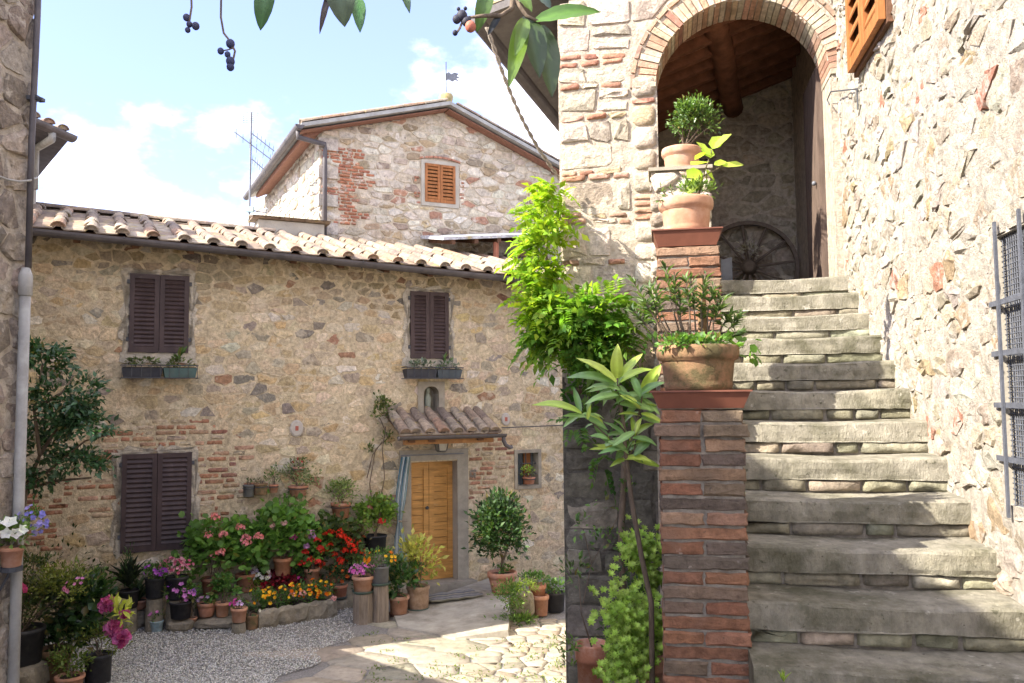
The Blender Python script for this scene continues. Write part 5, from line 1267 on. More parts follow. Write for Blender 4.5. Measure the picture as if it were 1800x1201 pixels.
# two window boxes on brackets
for (x0, x1, y0, y1, lab, half) in ((214, 347, 645, 663, 'dark window box with wilted plants under the left upper shutters', 1), (716, 813, 646, 664, 'grey window box with pale succulents under the right upper shutters', 0)):
    a_ = onH(x0, y1, .24); c_ = onH(x1, y0, .24); wb = thing('window_box', H(a_[0], a_[1], .12), lab, 'window box')
    zb, zt = a_[1], a_[1] + (y1 - y0) * mpp(H(0, 0, .2)) ; um = (a_[0] + c_[0]) / 2
    for (u0_, u1_, col) in ((a_[0], um + .03, (.035, .037, .045)), (um + .035, c_[0], (.075, .125, .115) if half else (.06, .075, .085))):
        q = B(); q.box8([H(u0_ + .02, zb, .05), H(u1_ - .02, zb, .05), H(u1_ - .02, zb, .22), H(u0_ + .02, zb, .22), H(u0_, zt - .03, .04), H(u1_, zt - .03, .04), H(u1_, zt - .03, .24), H(u0_, zt - .03, .24)], col); q.go('trough', m_plastic, wb)
        q = B(); q.fbox(fn, u0_ + .01, u1_ - .01, .05, .23, zt - .029, zt - .02); q.go('soil', m_soil, wb)
        f = foliage('foliage', wb, H((u0_ + u1_) / 2, zt + .03, .14), ((u1_ - u0_) * .42, .07, .07), 110, .06, .4, *(OLIVE if half else ((.10, .14, .09), (.22, .27, .2))), clumps=9, spread=.35)
    q = B()
    for z_ in (zb - .01, zt): q.tube([H(a_[0] - .01, z_, .03), H(a_[0] - .01, z_, .255), H(c_[0] + .01, z_, .255), H(c_[0] + .01, z_, .03)], .006, 5)
    for u in np.linspace(a_[0], c_[0], 9): q.tube([H(u, zb - .01, .255), H(u, zt, .255)], .004, 4)
    q.go('rail', m_iron, wb)
    if half: f = foliage('upright_leaf', wb, H(um + .22, zt + .09, .14), (.04, .03, .08), 14, .12, .25, *GREEN, tpl=L_LONG, up=1.2)
    else: f = foliage('upright_leaf', wb, H(c_[0] - .2, zt + .06, .14), (.04, .03, .08), 12, .1, .25, *GREEN, tpl=L_LONG, up=1.2)
# statuette in the niche
np_ = H(*onH(752, 724, -.08), -.08); st = thing('niche_statuette', np_, 'small weathered statuette standing in the arched wall niche', 'statuette')
q = B(); q.lathe(np_, [(.05, 0), (.05, .03), (.035, .05), (.045, .12), (.05, .19), (.03, .24), (.02, .26), (.034, .29), (.03, .33), (.005, .35)], 10, (.25, .27, .22)); q.go('figure', m_vc, st, True)

# climbing rose on the wall left of the canopy
p0 = H(*onH(658, 905, .04), .04); cl = thing('climbing_rose', p0, 'thin climbing rose with sparse leaves left of the door canopy', 'climber')
q = B()
for pts in (((655, 900), (650, 850), (660, 790), (682, 770), (668, 735)), ((668, 880), (676, 840), (672, 790), (678, 750)), ((645, 840), (655, 800), (672, 776))): q.tube([H(*onH(x, y, .045), .045) for x, y in pts], .007, 5)
q.go('stem', m_bark, cl, True)
for (x, y, w, h, n) in ((672, 728, 46, 60, 170), (680, 775, 22, 30, 40), (650, 792, 16, 24, 24)):
    c = H(*onH(x, y, .09), .09); s = mpp(c); foliage('foliage', cl, c, (w * s / 2, .09, h * s / 2), n, .06, .5, *OLIVE, clumps=9)

# wall shelf plants: hung on hooks at the wall
def hung(label, px, py, w, h, kind, off=.12, name='wall_pot', group='pots hung on the farmhouse wall'):
    p = H(*onH(px, py, off), off); s = mpp(p); t = thing(name, p, label, 'potted plant', group); pot(t, p, w * s, h * s, kind)
    q = B(); q.tube([H(*onH(px, py, 0.0), 0.0) + [0, 0, h * s * .7], p + [0, 0, h * s * .7]], .006, 5)
    c = p + [0, 0, h * s * .7]; rr = w * s * .52; q.tube([c + [rr * math.cos(a_), rr * math.sin(a_), 0] for a_ in np.linspace(0, 6.283, 13)], .005, 4); q.go('iron_ring', m_iron, t)
    return t, p + [0, 0, h * s], s
t, tp, s = hung('tiny terracotta pot with reddish sprig, topmost on the farmhouse wall', 525, 836, 20, 15, 'terra'); bush(t, tp, s, 28, 18, 70, .035, .5, OLIVE, up=.7); dots(t, tp + [0, 0, .06], (.08, .07, .05), 8, .014, [(.3, .05, .05)])
t, tp, s = hung('dark tin pot at the left end of the wall pots, nearly empty', 437, 873, 20, 20, 'grey'); bush(t, tp, s, 12, 14, 20, .04, .4, OLIVE)
t, tp, s = hung('shallow mossy clay pot second from left on the wall', 458, 870, 24, 20, 'rough'); bush(t, tp, s, 24, 10, 60, .03, .5, OLIVE)
t, tp, s = hung('small clay pot with upright succulent, third on the wall', 481, 866, 16, 14, 'terra'); bush(t, tp, s, 24, 34, 110, .04, .4, GREEN, up=.8)
t, tp, s = hung('trailing variegated plant spilling over its wall pot', 524, 872, 34, 18, 'terra'); bush(t, tp, s, 72, 44, 620, .042, .5, ((.10, .15, .05), (.30, .34, .17)), low=.2, hang=.5, clumps=22)
foliage('trailing_foliage', t, tp - [0, .05, .16], (.18, .08, .16), 200, .04, .5, (.10, .15, .05), (.30, .34, .17), hang=1.0)
t, tp, s = hung('round light green plant in a terracotta wall pot above the red geraniums', 599, 910, 34, 26, 'terra'); bush(t, tp, s, 54, 40, 480, .045, .55, ((.12, .18, .05), (.28, .36, .12)), clumps=20)
w_ = onH(927, 849, .1); t, tp, s = hung('little pot on the sill of the small barred window', 930, 851, 22, 12, 'terra', off=.06); bush(t, tp, s, 26, 20, 110, .04, .5, LIME)

# ================================================================== POTS IN THE COURTYARD
# -- stone blocks and stumps first
def block(label, px, py, w, h, z=0.0):
    p = at_z(px, py, z); s = mpp(p); r = (w * s / 2, w * s * .4, h * s / 2)
    rock('stone_block', label, 'stone', p + [0, r[1], h * s / 2 - .01], r, seed=px * .13); return h * s * 1.02, p + [0, r[1], 0]
hb, pb0 = block('low stone block under the aloe bowl by the gravel edge', 235, 1106, 36, 30)
P_ = potted; 
def on_block(label, hb, pb0, w, h, kind, **k):
    s = mpp(pb0); t = thing('potted_plant', pb0 + [0, 0, hb], label, 'potted plant', 'potted plants in the courtyard'); pot(t, pb0 + [0, 0, hb], w * s, h * s, kind); return t, pb0 + [0, 0, hb + h * s], s
t, tp, s = on_block('aloe with long pointed leaves in a shallow terracotta bowl', hb, pb0, 36, 16, 'bowl')
def aloe(t, tp, n, L, w, pal, lean=.8):
    P = np.tile(tp - [0, 0, .02], (n, 1)); a_ = RNG.uniform(0, 6.28, n); e = RNG.uniform(.35, 1.4, n); D = np.stack([np.cos(a_) * lean * np.cos(e), np.sin(a_) * lean * np.cos(e), np.sin(e)], 1)
    V, Fc, m = leaf_arrays(P, D, np.stack([-np.cos(a_), -np.sin(a_), np.full(n, .6)], 1), L * RNG.uniform(.7, 1.1, n), w, L_LONG); mesh_obj('foliage', V, Fc, m_leaf, t, np.repeat(cmix(*pal, n), m, 0))
aloe(t, tp, 26, .34, .045, ((.06, .09, .045), (.12, .16, .08)))
t, tp, s = P_('dark spiky cactus in a black pot behind the aloe', 226, 1068, .0, 34, 30, 'black', off=.32); aloe(t, tp + [0, 0, .05], 60, .36, .05, ((.02, .032, .02), (.045, .06, .035)), .5)
foliage('spines', t, tp + [0, 0, .22], (.13, .1, .24), 240, .06, .3, *DKGREEN, up=1.0)
t, tp, s = P_('light green leafy plant between the aloe and the big shrub', 196, 1085, .0, 26, 22, 'black'); bush(t, tp, s, 40, 62, 260, .09, .5, ((.07, .15, .03), (.16, .27, .06)))
t, tp, s = P_('black pot of purple petunias left of the dense pink flowers', 272, 1050, .10, 34, 34, 'black', off=.40); c, r = bush(t, tp, s, 44, 24, 240, .05, .55, GREEN); dots(t, c, r, 9, .034, [PURP, (.5, .15, .55)])
t, tp, s = P_('dense pink blossoms crowding a black pot under the lower shutters', 310, 1052, .10, 40, 38, 'black', off=.42); c, r = bush(t, tp, s, 54, 36, 320, .05, .5, GREEN); dots(t, c, r, 80, .022, [(.52, .16, .24), (.45, .09, .16), (.62, .30, .34)])
t, tp, s = P_('small blue and white painted pot with pink flowers at the gravel edge', 275, 1110, .0, 24, 18, 'black', name='painted_pot'); 
t.children[0].data.materials[0] = M('painted_glaze', (.30, .42, .46), var=.5, ns=14, bump=.05, rough=.25, dirt=(.5, .5, .46), dirt_amt=.8, dirt_s=18); bush(t, tp, s, 24, 14, 90, .035, .55, GREEN); dots(t, tp + [0, 0, .05], (.09, .08, .06), 6, .026, [(.6, .2, .5)])
hb, pb0 = block('flat stone under the pot of purple impatiens', 310, 1112, 44, 20)
t, tp, s = on_block('purple impatiens in a black pot on a flat stone', hb, pb0, 38, 28, 'black'); c, r = bush(t, tp, s, 52, 34, 300, .06, .5, GREEN); dots(t, c, r, 13, .032, [(.48, .12, .62), (.6, .22, .55)])
t, tp, s = P_('tiny empty looking clay pot with a bare sprig', 336, 1100, .02, 20, 14, 'terra'); bush(t, tp, s, 18, 40, 50, .05, .3, OLIVE, up=.8)
hb, pb0 = block('long flat stone under the row of small terracotta pots', 372, 1108, 80, 16)
hb2, pb2 = block('second flat stone at the right end of the small pots', 422, 1103, 36, 12)
for (lab, px, w, h, kind) in (('terracotta pot with a few lilac flowers on the long flat stone', 365, 32, 24, 'bowl'), ('leafy basil in a terracotta pot beside the lilac flowers', 392, 24, 24, 'terra')):
    p = np.array([at_z(px, 1098, .0)[0], pb0[1], hb - .004]); s = mpp(p); t = thing('potted_plant', p, lab, 'potted plant', 'potted plants in the courtyard'); pot(t, p, w * s, h * s, kind); tp = p + [0, 0, h * s]
    if w == 32: c, r = bush(t, tp, s, 30, 12, 100, .035, .5, GREEN); dots(t, c, r, 7, .028, [LIL, (.62, .3, .6)])
    else: bush(t, tp, s, 42, 44, 300, .07, .55, ((.07, .16, .03), (.14, .28, .06)), up=.3)
t, tp, s = P_('terracotta pot of small pink flowers left of the rustic clay pot', 420, 1093, .12, 28, 24, 'terra'); c, r = bush(t, tp, s, 28, 14, 90, .035, .5, GREEN); dots(t, c, r, 8, .028, [MAG, LIL])
t, tp, s = P_('small rustic clay pot with one white blossom at the gravel edge', 442, 1106, .0, 24, 24, 'rough'); c, r = bush(t, tp, s, 26, 16, 90, .035, .5, DKGREEN); dots(t, c, r, 2, .028, [WHT])
t, tp, s = P_('tall yellow green shrub standing left of the stone trough', 442, 1082, .0, 22, 18, 'terra'); bush(t, tp, s, 30, 56, 260, .05, .55, ((.14, .20, .03), (.30, .36, .06)), clumps=16)
# -- stone trough with marigolds
tr0 = at_z(455, 1106, 0); tr1 = at_z(592, 1083, 0); td = tr1 - tr0; tl = np.linalg.norm(td); td /= tl; tn = np.array([-td[1], td[0], 0])
tro = thing('stone_trough', (tr0 + tr1) / 2, 'long low stone trough full of orange and yellow marigolds', 'planter')
def TF(x, y, z): return tr0 + td * x + tn * y + np.array([0, 0, z])
V = []; Fc = []; nn_ = 16; prof = [(.0, -.02), (-.02, .05), (-.012, .17), (.012, .205), (.06, .20), (.075, .15)]
for i in range(nn_ + 1):
    x = tl * i / nn_
    for j, (y_, z_) in enumerate(prof): e = .018 * math.sin(i * 1.9 + j) + random.uniform(-.008, .008); V.append(TF(x, y_ + e, z_ + e * .6))
m = len(prof); Fc = [(i * m + j, (i + 1) * m + j, (i + 1) * m + j + 1, i * m + j + 1) for i in range(nn_) for j in range(m - 1)] + [tuple(range(m)), tuple(nn_ * m + j for j in range(m))]
mesh_obj('kerb', V, Fc, m_rock, tro); q = B(); q.fbox(TF, .02, tl - .02, .07, .42, -.02, .16); q.go('soil', m_soil, tro)
for i in range(7):
    c = TF(tl * (i + .5) / 7, .2, .26); foliage('foliage', tro, c, (.13, .16, .14), 260, .045, .4, *GREEN, tpl=L_TINY); 
    dots(tro, c + [0, -.02, .02], (.13, .16, .15), 9 if i < 5 else 14, .024, [YEL, (.7, .32, .02)] if i < 3 else [ORG, (.62, .13, .01), YEL], 'marigold', 8)
for x, y in ((513, 1046), (532, 1044), (587, 1053)): umbel('rose_bloom', tro, at(x, y, tr0[1] + .35 if x < 560 else tr1[1]), .04, (.68, .36, .34), 18)
# -- back row on the ledge (a low stone bench against the wall)
bu0 = onH(345, 1040)[0]; bu1 = onH(640, 1040)[0]
bench = thing('stone_ledge', H((bu0 + bu1) / 2, 0, .3), 'low mossy stone ledge carrying the geranium pots against the wall', 'ledge')
u = bu0
while u < bu1:
    w = random.uniform(.35, .6); q = B(); e = random.uniform(-.02, .02); q.fbox(fn, u + .006, min(u + w, bu1) - .006, .03, .36 + e, -.02, .30 + e * .5); q.go('block', m_rock, bench); u += w
BZ = .31
def BP(px, off):
    off = .06 + off * .42
    u = onH(px, 1000, off)[0]; return H(u, BZ, off)
def back(label, px, off, w, h, kind, z=None):
    p = BP(px, off); p[2] = BZ if z is None else z; s = mpp(p); t = thing('potted_plant', p, label, 'potted plant', 'potted plants in the courtyard'); pot(t, p, w * s, h * s, kind); return t, p + [0, 0, h * s], s
def heads(t, pts, Y, r, col, n=26):
    for (x, y) in pts: umbel('flower_head', t, at(x, y, Y), r, jit(col, .1), n)
GER = ((.09, .19, .035), (.19, .36, .07))
t, tp, s = back('big pink geranium at the left end of the back row', 372, .38, 34, 30, 'terra', .30); bush(t, tp, s, 88, 96, 900, .075, .95, GER, tpl=L_ROUND, clumps=26, low=.05); stY = tp[1] - .22
heads(t, ((378, 911), (366, 942), (392, 941), (388, 973), (376, 975)), stY, .052, PINK)
t, tp, s = back('pink geranium right of the first, with paler heads', 432, .36, 34, 30, 'terra', .30); bush(t, tp, s, 84, 88, 800, .075, .95, GER, tpl=L_ROUND, clumps=24, low=.05); stY = tp[1] - .22
heads(t, ((422, 928), (432, 948), (455, 945), (434, 955)), stY, .055, PINK)
t, tp, s = back('tall leafy geranium with two pale heads in a large terracotta pot', 497, .45, 32, 30, 'terra', .46); bush(t, tp, s, 84, 92, 1000, .075, .95, GER, tpl=L_ROUND, clumps=26, low=.05); stY = tp[1] - .2
heads(t, ((477, 925), (500, 922)), stY, .04, (.66, .40, .38))
heads(t, ((517, 946),), stY, .045, MAG)
t, tp, s = back('lilac and red geranium in the middle of the back row', 548, .48, 28, 28, 'terra'); bush(t, tp, s, 60, 74, 640, .07, .95, GER, tpl=L_ROUND, clumps=20, low=.05); stY = tp[1] - .2
heads(t, ((546, 937), (549, 946), (539, 962)), stY, .045, (.55, .30, .55)); heads(t, ((536, 972), (525, 939), (558, 950), (563, 965), (545, 985), (530, 992), (560, 990)), stY, .044, (.62, .05, .04))
t, tp, s = back('bushy scarlet geranium left of the black begonia pot', 592, .42, 30, 28, 'terra'); bush(t, tp, s, 76, 84, 620, .065, .9, ((.05, .085, .02), (.10, .15, .04)), tpl=L_ROUND, clumps=22, low=.05); stY = tp[1] - .22
heads(t, ((569, 938), (582, 937), (597, 935), (565, 966), (573, 968), (580, 958), (604, 945), (612, 950), (618, 960), (606, 970), (622, 970), (598, 985)), stY, .044, RED, 20)
heads(t, [(random.uniform(565, 632), random.uniform(938, 1000)) for _ in range(12)], stY - .02, .036, (.62, .06, .03), 18)
t, tp, s = back('red flowered vine in a dark pot right of the scarlet geranium', 622, .40, 24, 24, 'black'); c, r = bush(t, tp, s, 44, 72, 420, .05, .6, ((.05, .06, .02), (.12, .10, .03)), clumps=16); dots(t, c, r, 34, .026, [RED, (.62, .10, .03)], upper=False)
t, tp, s = back('dark pot on the ledge behind the begonia, holding pale leaves', 660, .25, 40, 30, 'black', .62); c, r = bush(t, tp, s, 66, 66, 900, .055, .8, ((.11, .20, .03), (.24, .36, .07)), tpl=L_ROUND, clumps=26, low=.05); t['label'] = 'big pale green begonia with single red bloom in a black pot'
heads(t, ((671, 918),), tp[1] - .2, .05, (.62, .05, .05)); heads(t, ((650, 893),), tp[1] - .1, .04, (.62, .22, .25))
q = B(); q.lathe([tp[0], tp[1], .0], [(.13, .0), (.15, .02), (.15, .58), (.13, .62)], 12); tag(q.go('pot_stand', m_rock, None), 'rough stone stand under the black begonia pot', 'stand')
# -- front row pots standing before the ledge
t, tp, s = P_('dark red coleus in a terracotta pot at the left of the front row', 380, 1062, .06, 30, 24, 'terra'); c, r = bush(t, tp, s, 46, 36, 320, .06, .55, ((.10, .03, .02), (.08, .11, .03))); dots(t, c, r, 24, .03, [RED, CRIM])
hl, lp0 = log('dark upright log carrying the grey marigold pot', 421, 1066, 26, 32)
t = thing('potted_plant', lp0 + [0, 0, hl], 'grey pot of yellow and orange marigolds on the dark log', 'potted plant', 'potted plants in the courtyard'); s = mpp(lp0); pot(t, lp0 + [0, 0, hl], 32 * s, 30 * s, 'grey'); tp = lp0 + [0, 0, hl + 30 * s]
c, r = bush(t, tp, s, 46, 30, 300, .045, .4, GREEN, tpl=L_TINY); dots(t, c, r, 24, .028, [ORG, (.62, .14, .01), YEL], 'marigold', 8)
t, tp, s = P_('terracotta pot of white and lilac petunias beside the grey pot', 456, 1050, .20, 30, 22, 'terra'); c, r = bush(t, tp, s, 42, 32, 220, .045, .5, GREEN); dots(t, c, r, 26, .032, [WHT, (.62, .5, .66)])
t, tp, s = P_('low crimson coleus spreading behind the marigold trough', 490, 1062, .10, 28, 18, 'terra'); c, r = bush(t, tp, s, 66, 38, 460, .06, .6, ((.14, .01, .02), (.30, .02, .04)), clumps=20); dots(t, c, r, 20, .03, [CRIM, (.45, .02, .05)])
t, tp, s = P_('dark leaved plant with magenta bloom behind the trough', 530, 1052, .14, 26, 22, 'terra'); c, r = bush(t, tp, s, 40, 36, 260, .06, .5, DKGREEN); dots(t, c, r, 8, .03, [MAG])
t, tp, s = P_('terracotta pot with rusty red leaves below the scarlet geranium', 550, 1042, .16, 30, 30, 'terra'); c, r = bush(t, tp, s, 36, 36, 240, .06, .5, ((.12, .05, .02), (.07, .10, .03))); dots(t, c, r, 18, .03, [RED, (.55, .10, .03)])
t, tp, s = P_('round terracotta pot with green leaves and orange dots near the stumps', 597, 1052, .12, 28, 22, 'terra', sc=(.05, .06, .05)); c, r = bush(t, tp, s, 48, 42, 340, .05, .55, DKGREEN); dots(t, c, r, 9, .026, [(.62, .12, .03)])
hl, lp0 = log('thick pale log stump carrying the magenta petunia pot', 638, 1094, 33, 50)
t = thing('potted_plant', lp0 + [0, 0, hl], 'magenta petunias in a terracotta pot on the pale log stump', 'potted plant', 'potted plants in the courtyard'); s = mpp(lp0); pot(t, lp0 + [0, 0, hl + .015], 38 * s, 27 * s, 'terra'); saucer(t, lp0 + [0, 0, hl], 36 * s); tp = lp0 + [0, 0, hl + 27 * s + .015]
c, r = bush(t, tp, s, 42, 22, 200, .04, .5, GREEN); dots(t, c, r, 34, .030, [(.55, .12, .42), (.62, .22, .48)])
hl, lp0 = log('darker log stump carrying the grey pot of orange marigolds', 668, 1092, 27, 62)
t = thing('potted_plant', lp0 + [0, 0, hl], 'grey pot of orange marigolds on the darker log stump', 'potted plant', 'potted plants in the courtyard'); s = mpp(lp0); pot(t, lp0 + [0, 0, hl + .015], 33 * s, 30 * s, 'grey'); saucer(t, lp0 + [0, 0, hl], 34 * s); tp = lp0 + [0, 0, hl + 30 * s + .015]
c, r = bush(t, tp, s, 54, 28, 340, .05, .4, GREEN, tpl=L_TINY); dots(t, c, r, 15, .03, [ORG, YEL], 'marigold', 8)
# -- by the door
t, tp, s = P_('dark green leafy plant in a terracotta pot left of the door', 701, 1082, .0, 36, 32, 'terra', sc=(.12, .06, .04)); bush(t, tp, s, 56, 66, 420, .10, .42, ((.03, .08, .02), (.07, .15, .035)), tpl=L_LONG, mat=m_leaf_gloss, clumps=18)
t, tp, s = P_('yellow variegated croton in a pale clay pot beside the door', 735, 1072, .02, 40, 40, 'rough', sc=(.06, .10, .08)); t.children[0].data.materials[0] = m_terra; bush(t, tp, s, 64, 78, 330, .085, .5, ((.30, .33, .05), (.58, .52, .13)), clumps=22, up=.5, low=.02); foliage('lower_foliage', t, tp + [0, 0, .15], (.14, .12, .16), 110, .08, .5, *GREEN)
t, tp, s = P_('round clipped orange tree in a terracotta bowl right of the door', 883, 1042, .10, 50, 36, 'bowl'); c = tp + np.array([.0, 0, 70 * s]); foliage('foliage', t, c, (52 * s, 46 * s, 64 * s), 2900, .075, .5, (.02, .05, .016), (.06, .115, .03), clumps=60, spread=.36, shell=.45)
q = B(); q.tube([tp - [0, 0, .05], tp + [.01, 0, .16], tp + [-.06, 0, .4]], [.028, .022, .012], 7); q.tube([tp + [.01, 0, .14], tp + [.09, 0, .34]], [.02, .01], 7); q.go('trunk', m_bark, t, True); foliage('ground_leaves', t, tp + [0, 0, .03], (.15, .13, .05), 90, .05, .5, *GREEN)
rk = at_z(918, 1092, .0); rock('pale_rock', 'pale upright rock among the ferns right of the door', 'rock', rk + [0, .12, .16], (.15, .12, .19), seed=3.3)
fp = at_z(895, 1100, 0); fern = thing('fern_clump', fp, 'feathery green fern clump spilling down beside the door apron', 'plant')
for (x, y, w, h, n) in ((893, 1052, 62, 56, 800), (905, 1094, 80, 26, 520), (925, 1032, 40, 26, 240)):
    c = at(x, y, fp[1] + .05); s = mpp(c); foliage('foliage', fern, c, (w * s / 2, .2, h * s / 2), n, .05, .3, *((.06, .13, .02), (.15, .25, .05)) if y != 1032 else LIME, clumps=20, tpl=L_TINY, hang=.4)
t, tp, s = P_('terracotta pot leaning behind the ferns, small leaves on top', 945, 1062, .12, 30, 34, 'terra'); bush(t, tp, s, 44, 20, 220, .05, .5, GREEN, dx=-6)
t, tp, s = P_('flared empty terracotta pot at the foot of the farmhouse wall', 951, 1082, .0, 28, 34, 'terra')
t, tp, s = P_('black pot with low green leaves at the far right of the courtyard', 976, 1074, .0, 36, 32, 'black'); bush(t, tp, s, 46, 22, 240, .05, .5, GREEN)

# ================================================================== LEFT FOREGROUND PLANTS
hb = .26; p = at_z(36, 1166, hb); rock('plinth_stone', 'rough stone plinth under the large black pot at lower left', 'stone', p + [0, .0, -.13], (.22, .2, .15), seed=8)
p[2] = hb; s = mpp(p); t = thing('potted_shrub', p, 'large black pot with a wide small leaved azalea at lower left', 'potted plant'); pot(t, p, 76 * s, 60 * s, 'black'); tp = p + [0, 0, 60 * s]
for (x, y, w, h, n, pal) in ((60, 1062, 130, 90, 1500, ((.04, .065, .02), (.10, .13, .035))), (110, 1030, 110, 80, 1100, ((.09, .12, .02), (.22, .24, .05))), (40, 1000, 110, 60, 800, ((.035, .06, .018), (.09, .12, .035)))):
    c = at(x, y, p[1] + .1); foliage('foliage', t, c, (w * s / 2, .28, h * s / 2), n, .042, .42, *pal, clumps=28, spread=.4)
stems(t, tp - [0, 0, .03], [at(x, y, p[1] + .1) for x, y in ((20, 1040), (50, 1020), (90, 1030), (120, 1050), (60, 980), (140, 1020))], .007)
dots(t, at(25, 1040, p[1] - .15), (.10, .05, .09), 8, .03, [(.4, .05, .13)]); dots(t, at(135, 1035, p[1] - .2), (.12, .05, .10), 10, .024, [(.55, .2, .4)])
t, tp, s = P_('dark evergreen bush behind the azalea near the wall', 95, 1105, .0, 50, 40, 'black', name='potted_shrub'); bush(t, tp, s, 140, 120, 1500, .06, .45, ((.02, .04, .014), (.055, .085, .028)), clumps=30, low=.02)
t, tp, s = P_('brown terracotta pot with hydrangea leaves and magenta roses', 95, 1200, .0, 56, 58, 'terra', name='potted_shrub'); t.children[0].data.materials[0] = m_terra_old
for (x, y, w, h, n, ln) in ((135, 1075, 110, 110, 560, .11), (120, 1120, 110, 60, 260, .11)):
    c = at(x, y, tp[1] + .05); foliage('foliage', t, c, (w * s / 2, .25, h * s / 2), n, ln, .62, (.02, .05, .016), (.055, .11, .03), clumps=20, mat=m_leaf_gloss)
stems(t, tp, [at(x, y, tp[1]) for x, y in ((120, 1080), (150, 1060), (180, 1070), (200, 1110))], .006)
for (x, y, r_) in ((190, 1062, 14), (199, 1104, 15), (214, 1122, 15), (182, 1068, 10), (219, 1079, 9)):
    c = at(x, y, tp[1] - .25); rr = r_ * mpp(c); d = RNG.normal(size=(60, 3)); d /= np.linalg.norm(d, axis=1, keepdims=True); rad = RNG.uniform(.3, 1, (60, 1))
    V, Fc, m = leaf_arrays(c + d * rad * rr * .55, d * .8 + RNG.normal(size=(60, 3)) * .4, d, rr * .75, rr * .8, L_ROUND); mesh_obj('rose_bloom', V, Fc, m_petal, t, np.repeat(cmix((.42, .04, .20), (.62, .20, .42), 60, .25), m, 0))
c = at(209, 1082, tp[1] - .28); foliage('young_leaves', t, c, (.09, .05, .11), 26, .12, .4, (.35, .40, .04), (.5, .52, .10), tpl=L_LONG)
t, tp, s = P_('small terracotta pot with pale green sprigs at the bottom edge', 122, 1215, .0, 48, 26, 'terra', name='potted_shrub'); bush(t, tp, s, 56, 52, 420, .04, .5, ((.08, .13, .025), (.19, .26, .05)), clumps=18)
t, tp, s = P_('dark grey pot with feathery yellow green shrub by the gravel', 172, 1200, .0, 46, 48, 'grey', name='potted_shrub'); t.children[0].data.attributes['col'].data.foreach_set('color', np.tile(np.array([.04, .04, .042, 1], np.float32), len(t.children[0].data.vertices))); bush(t, tp, s, 84, 56, 900, .04, .3, ((.09, .13, .02), (.22, .25, .05)), clumps=26, tpl=L_TINY)
t, tp, s = P_('purple flowered plant beside the aloe, behind the roses', 160, 1120, .0, 40, 34, 'black', name='potted_shrub'); c, r = bush(t, tp, s, 70, 80, 500, .07, .5, GREEN); dots(t, c, r, 6, .028, [(.45, .2, .5)])
# pot of white petunias on an iron bracket at the drainpipe
p = at(20, 996, 5.75); s = mpp(p); t = thing('bracket_pot', p, 'terracotta pot of white petunias and blue lobelia by the drainpipe', 'potted plant'); pot(t, p, 38 * s, 34 * s, 'terra'); tp = p + [0, 0, 34 * s]
c, r = bush(t, tp, s, 52, 44, 300, .05, .5, ((.09, .16, .04), (.2, .3, .08))); dots(t, c + [0, -.05, .03], r * .9, 9, .05, [(.78, .78, .76)]); c2 = at(58, 915, 5.9); foliage('lobelia', t, c2, (.09, .07, .09), 120, .035, .3, *GREEN); dots(t, c2, (.10, .08, .11), 40, .02, [(.22, .20, .58), (.35, .30, .62)], upper=False)
q = B(); q.tube([p + [0, 0, -.02], [LX - .02, p[1], p[2] - .02]], .012, 6); q.lathe(p - [0, 0, .03], [(.001, 0), (.07, 0), (.07, .03), (.001, .03)], 10); q.tube([[LX - .02, p[1], p[2] - .25], p - [0, 0, .02]], .009, 5); q.go('bracket', m_iron, t)
# ficus tree at the left
tb = at_z(30, 1075, 0.0); tb = np.array([at(38, 900, 8.7)[0], 8.7, 0.0]); tree = thing('ficus_tree', tb, 'dark green leafy tree leaning out beside the drainpipe at left', 'tree')
q = B(); lim = [[(30, 1060), (34, 960), (45, 860), (70, 800)], [(45, 860), (95, 820), (150, 775), (190, 765)], [(70, 800), (60, 720), (75, 640)], [(70, 800), (110, 740), (150, 720)], [(45, 860), (100, 845), (160, 840)], [(60, 720), (110, 690), (130, 660)]]
for i, l in enumerate(lim): q.tube([at(x, y, 8.7 + .15 * math.sin(i * 2 + k)) for k, (x, y) in enumerate(l)], [.035, .03, .024, .018][:len(l)] if i == 0 else [.02, .014, .009, .006][:len(l)], 7)
q.go('trunk', m_bark, tree, True)
for (x, y, w, h, n) in ((75, 640, 100, 90, 520), (95, 720, 150, 110, 900), (150, 700, 70, 90, 300), (60, 790, 120, 90, 600), (150, 750, 110, 60, 420), (140, 820, 120, 60, 480), (60, 850, 90, 60, 320), (190, 762, 34, 24, 60)):
    c = at(x, y, 8.7 + random.uniform(-.2, .2)); s = mpp(c); foliage('crown', tree, c, (w * s / 2, .32, h * s / 2), n, .075, .5, (.022, .06, .022), (.06, .135, .05), clumps=16, spread=.36, mat=m_leaf_gloss, hang=.6)

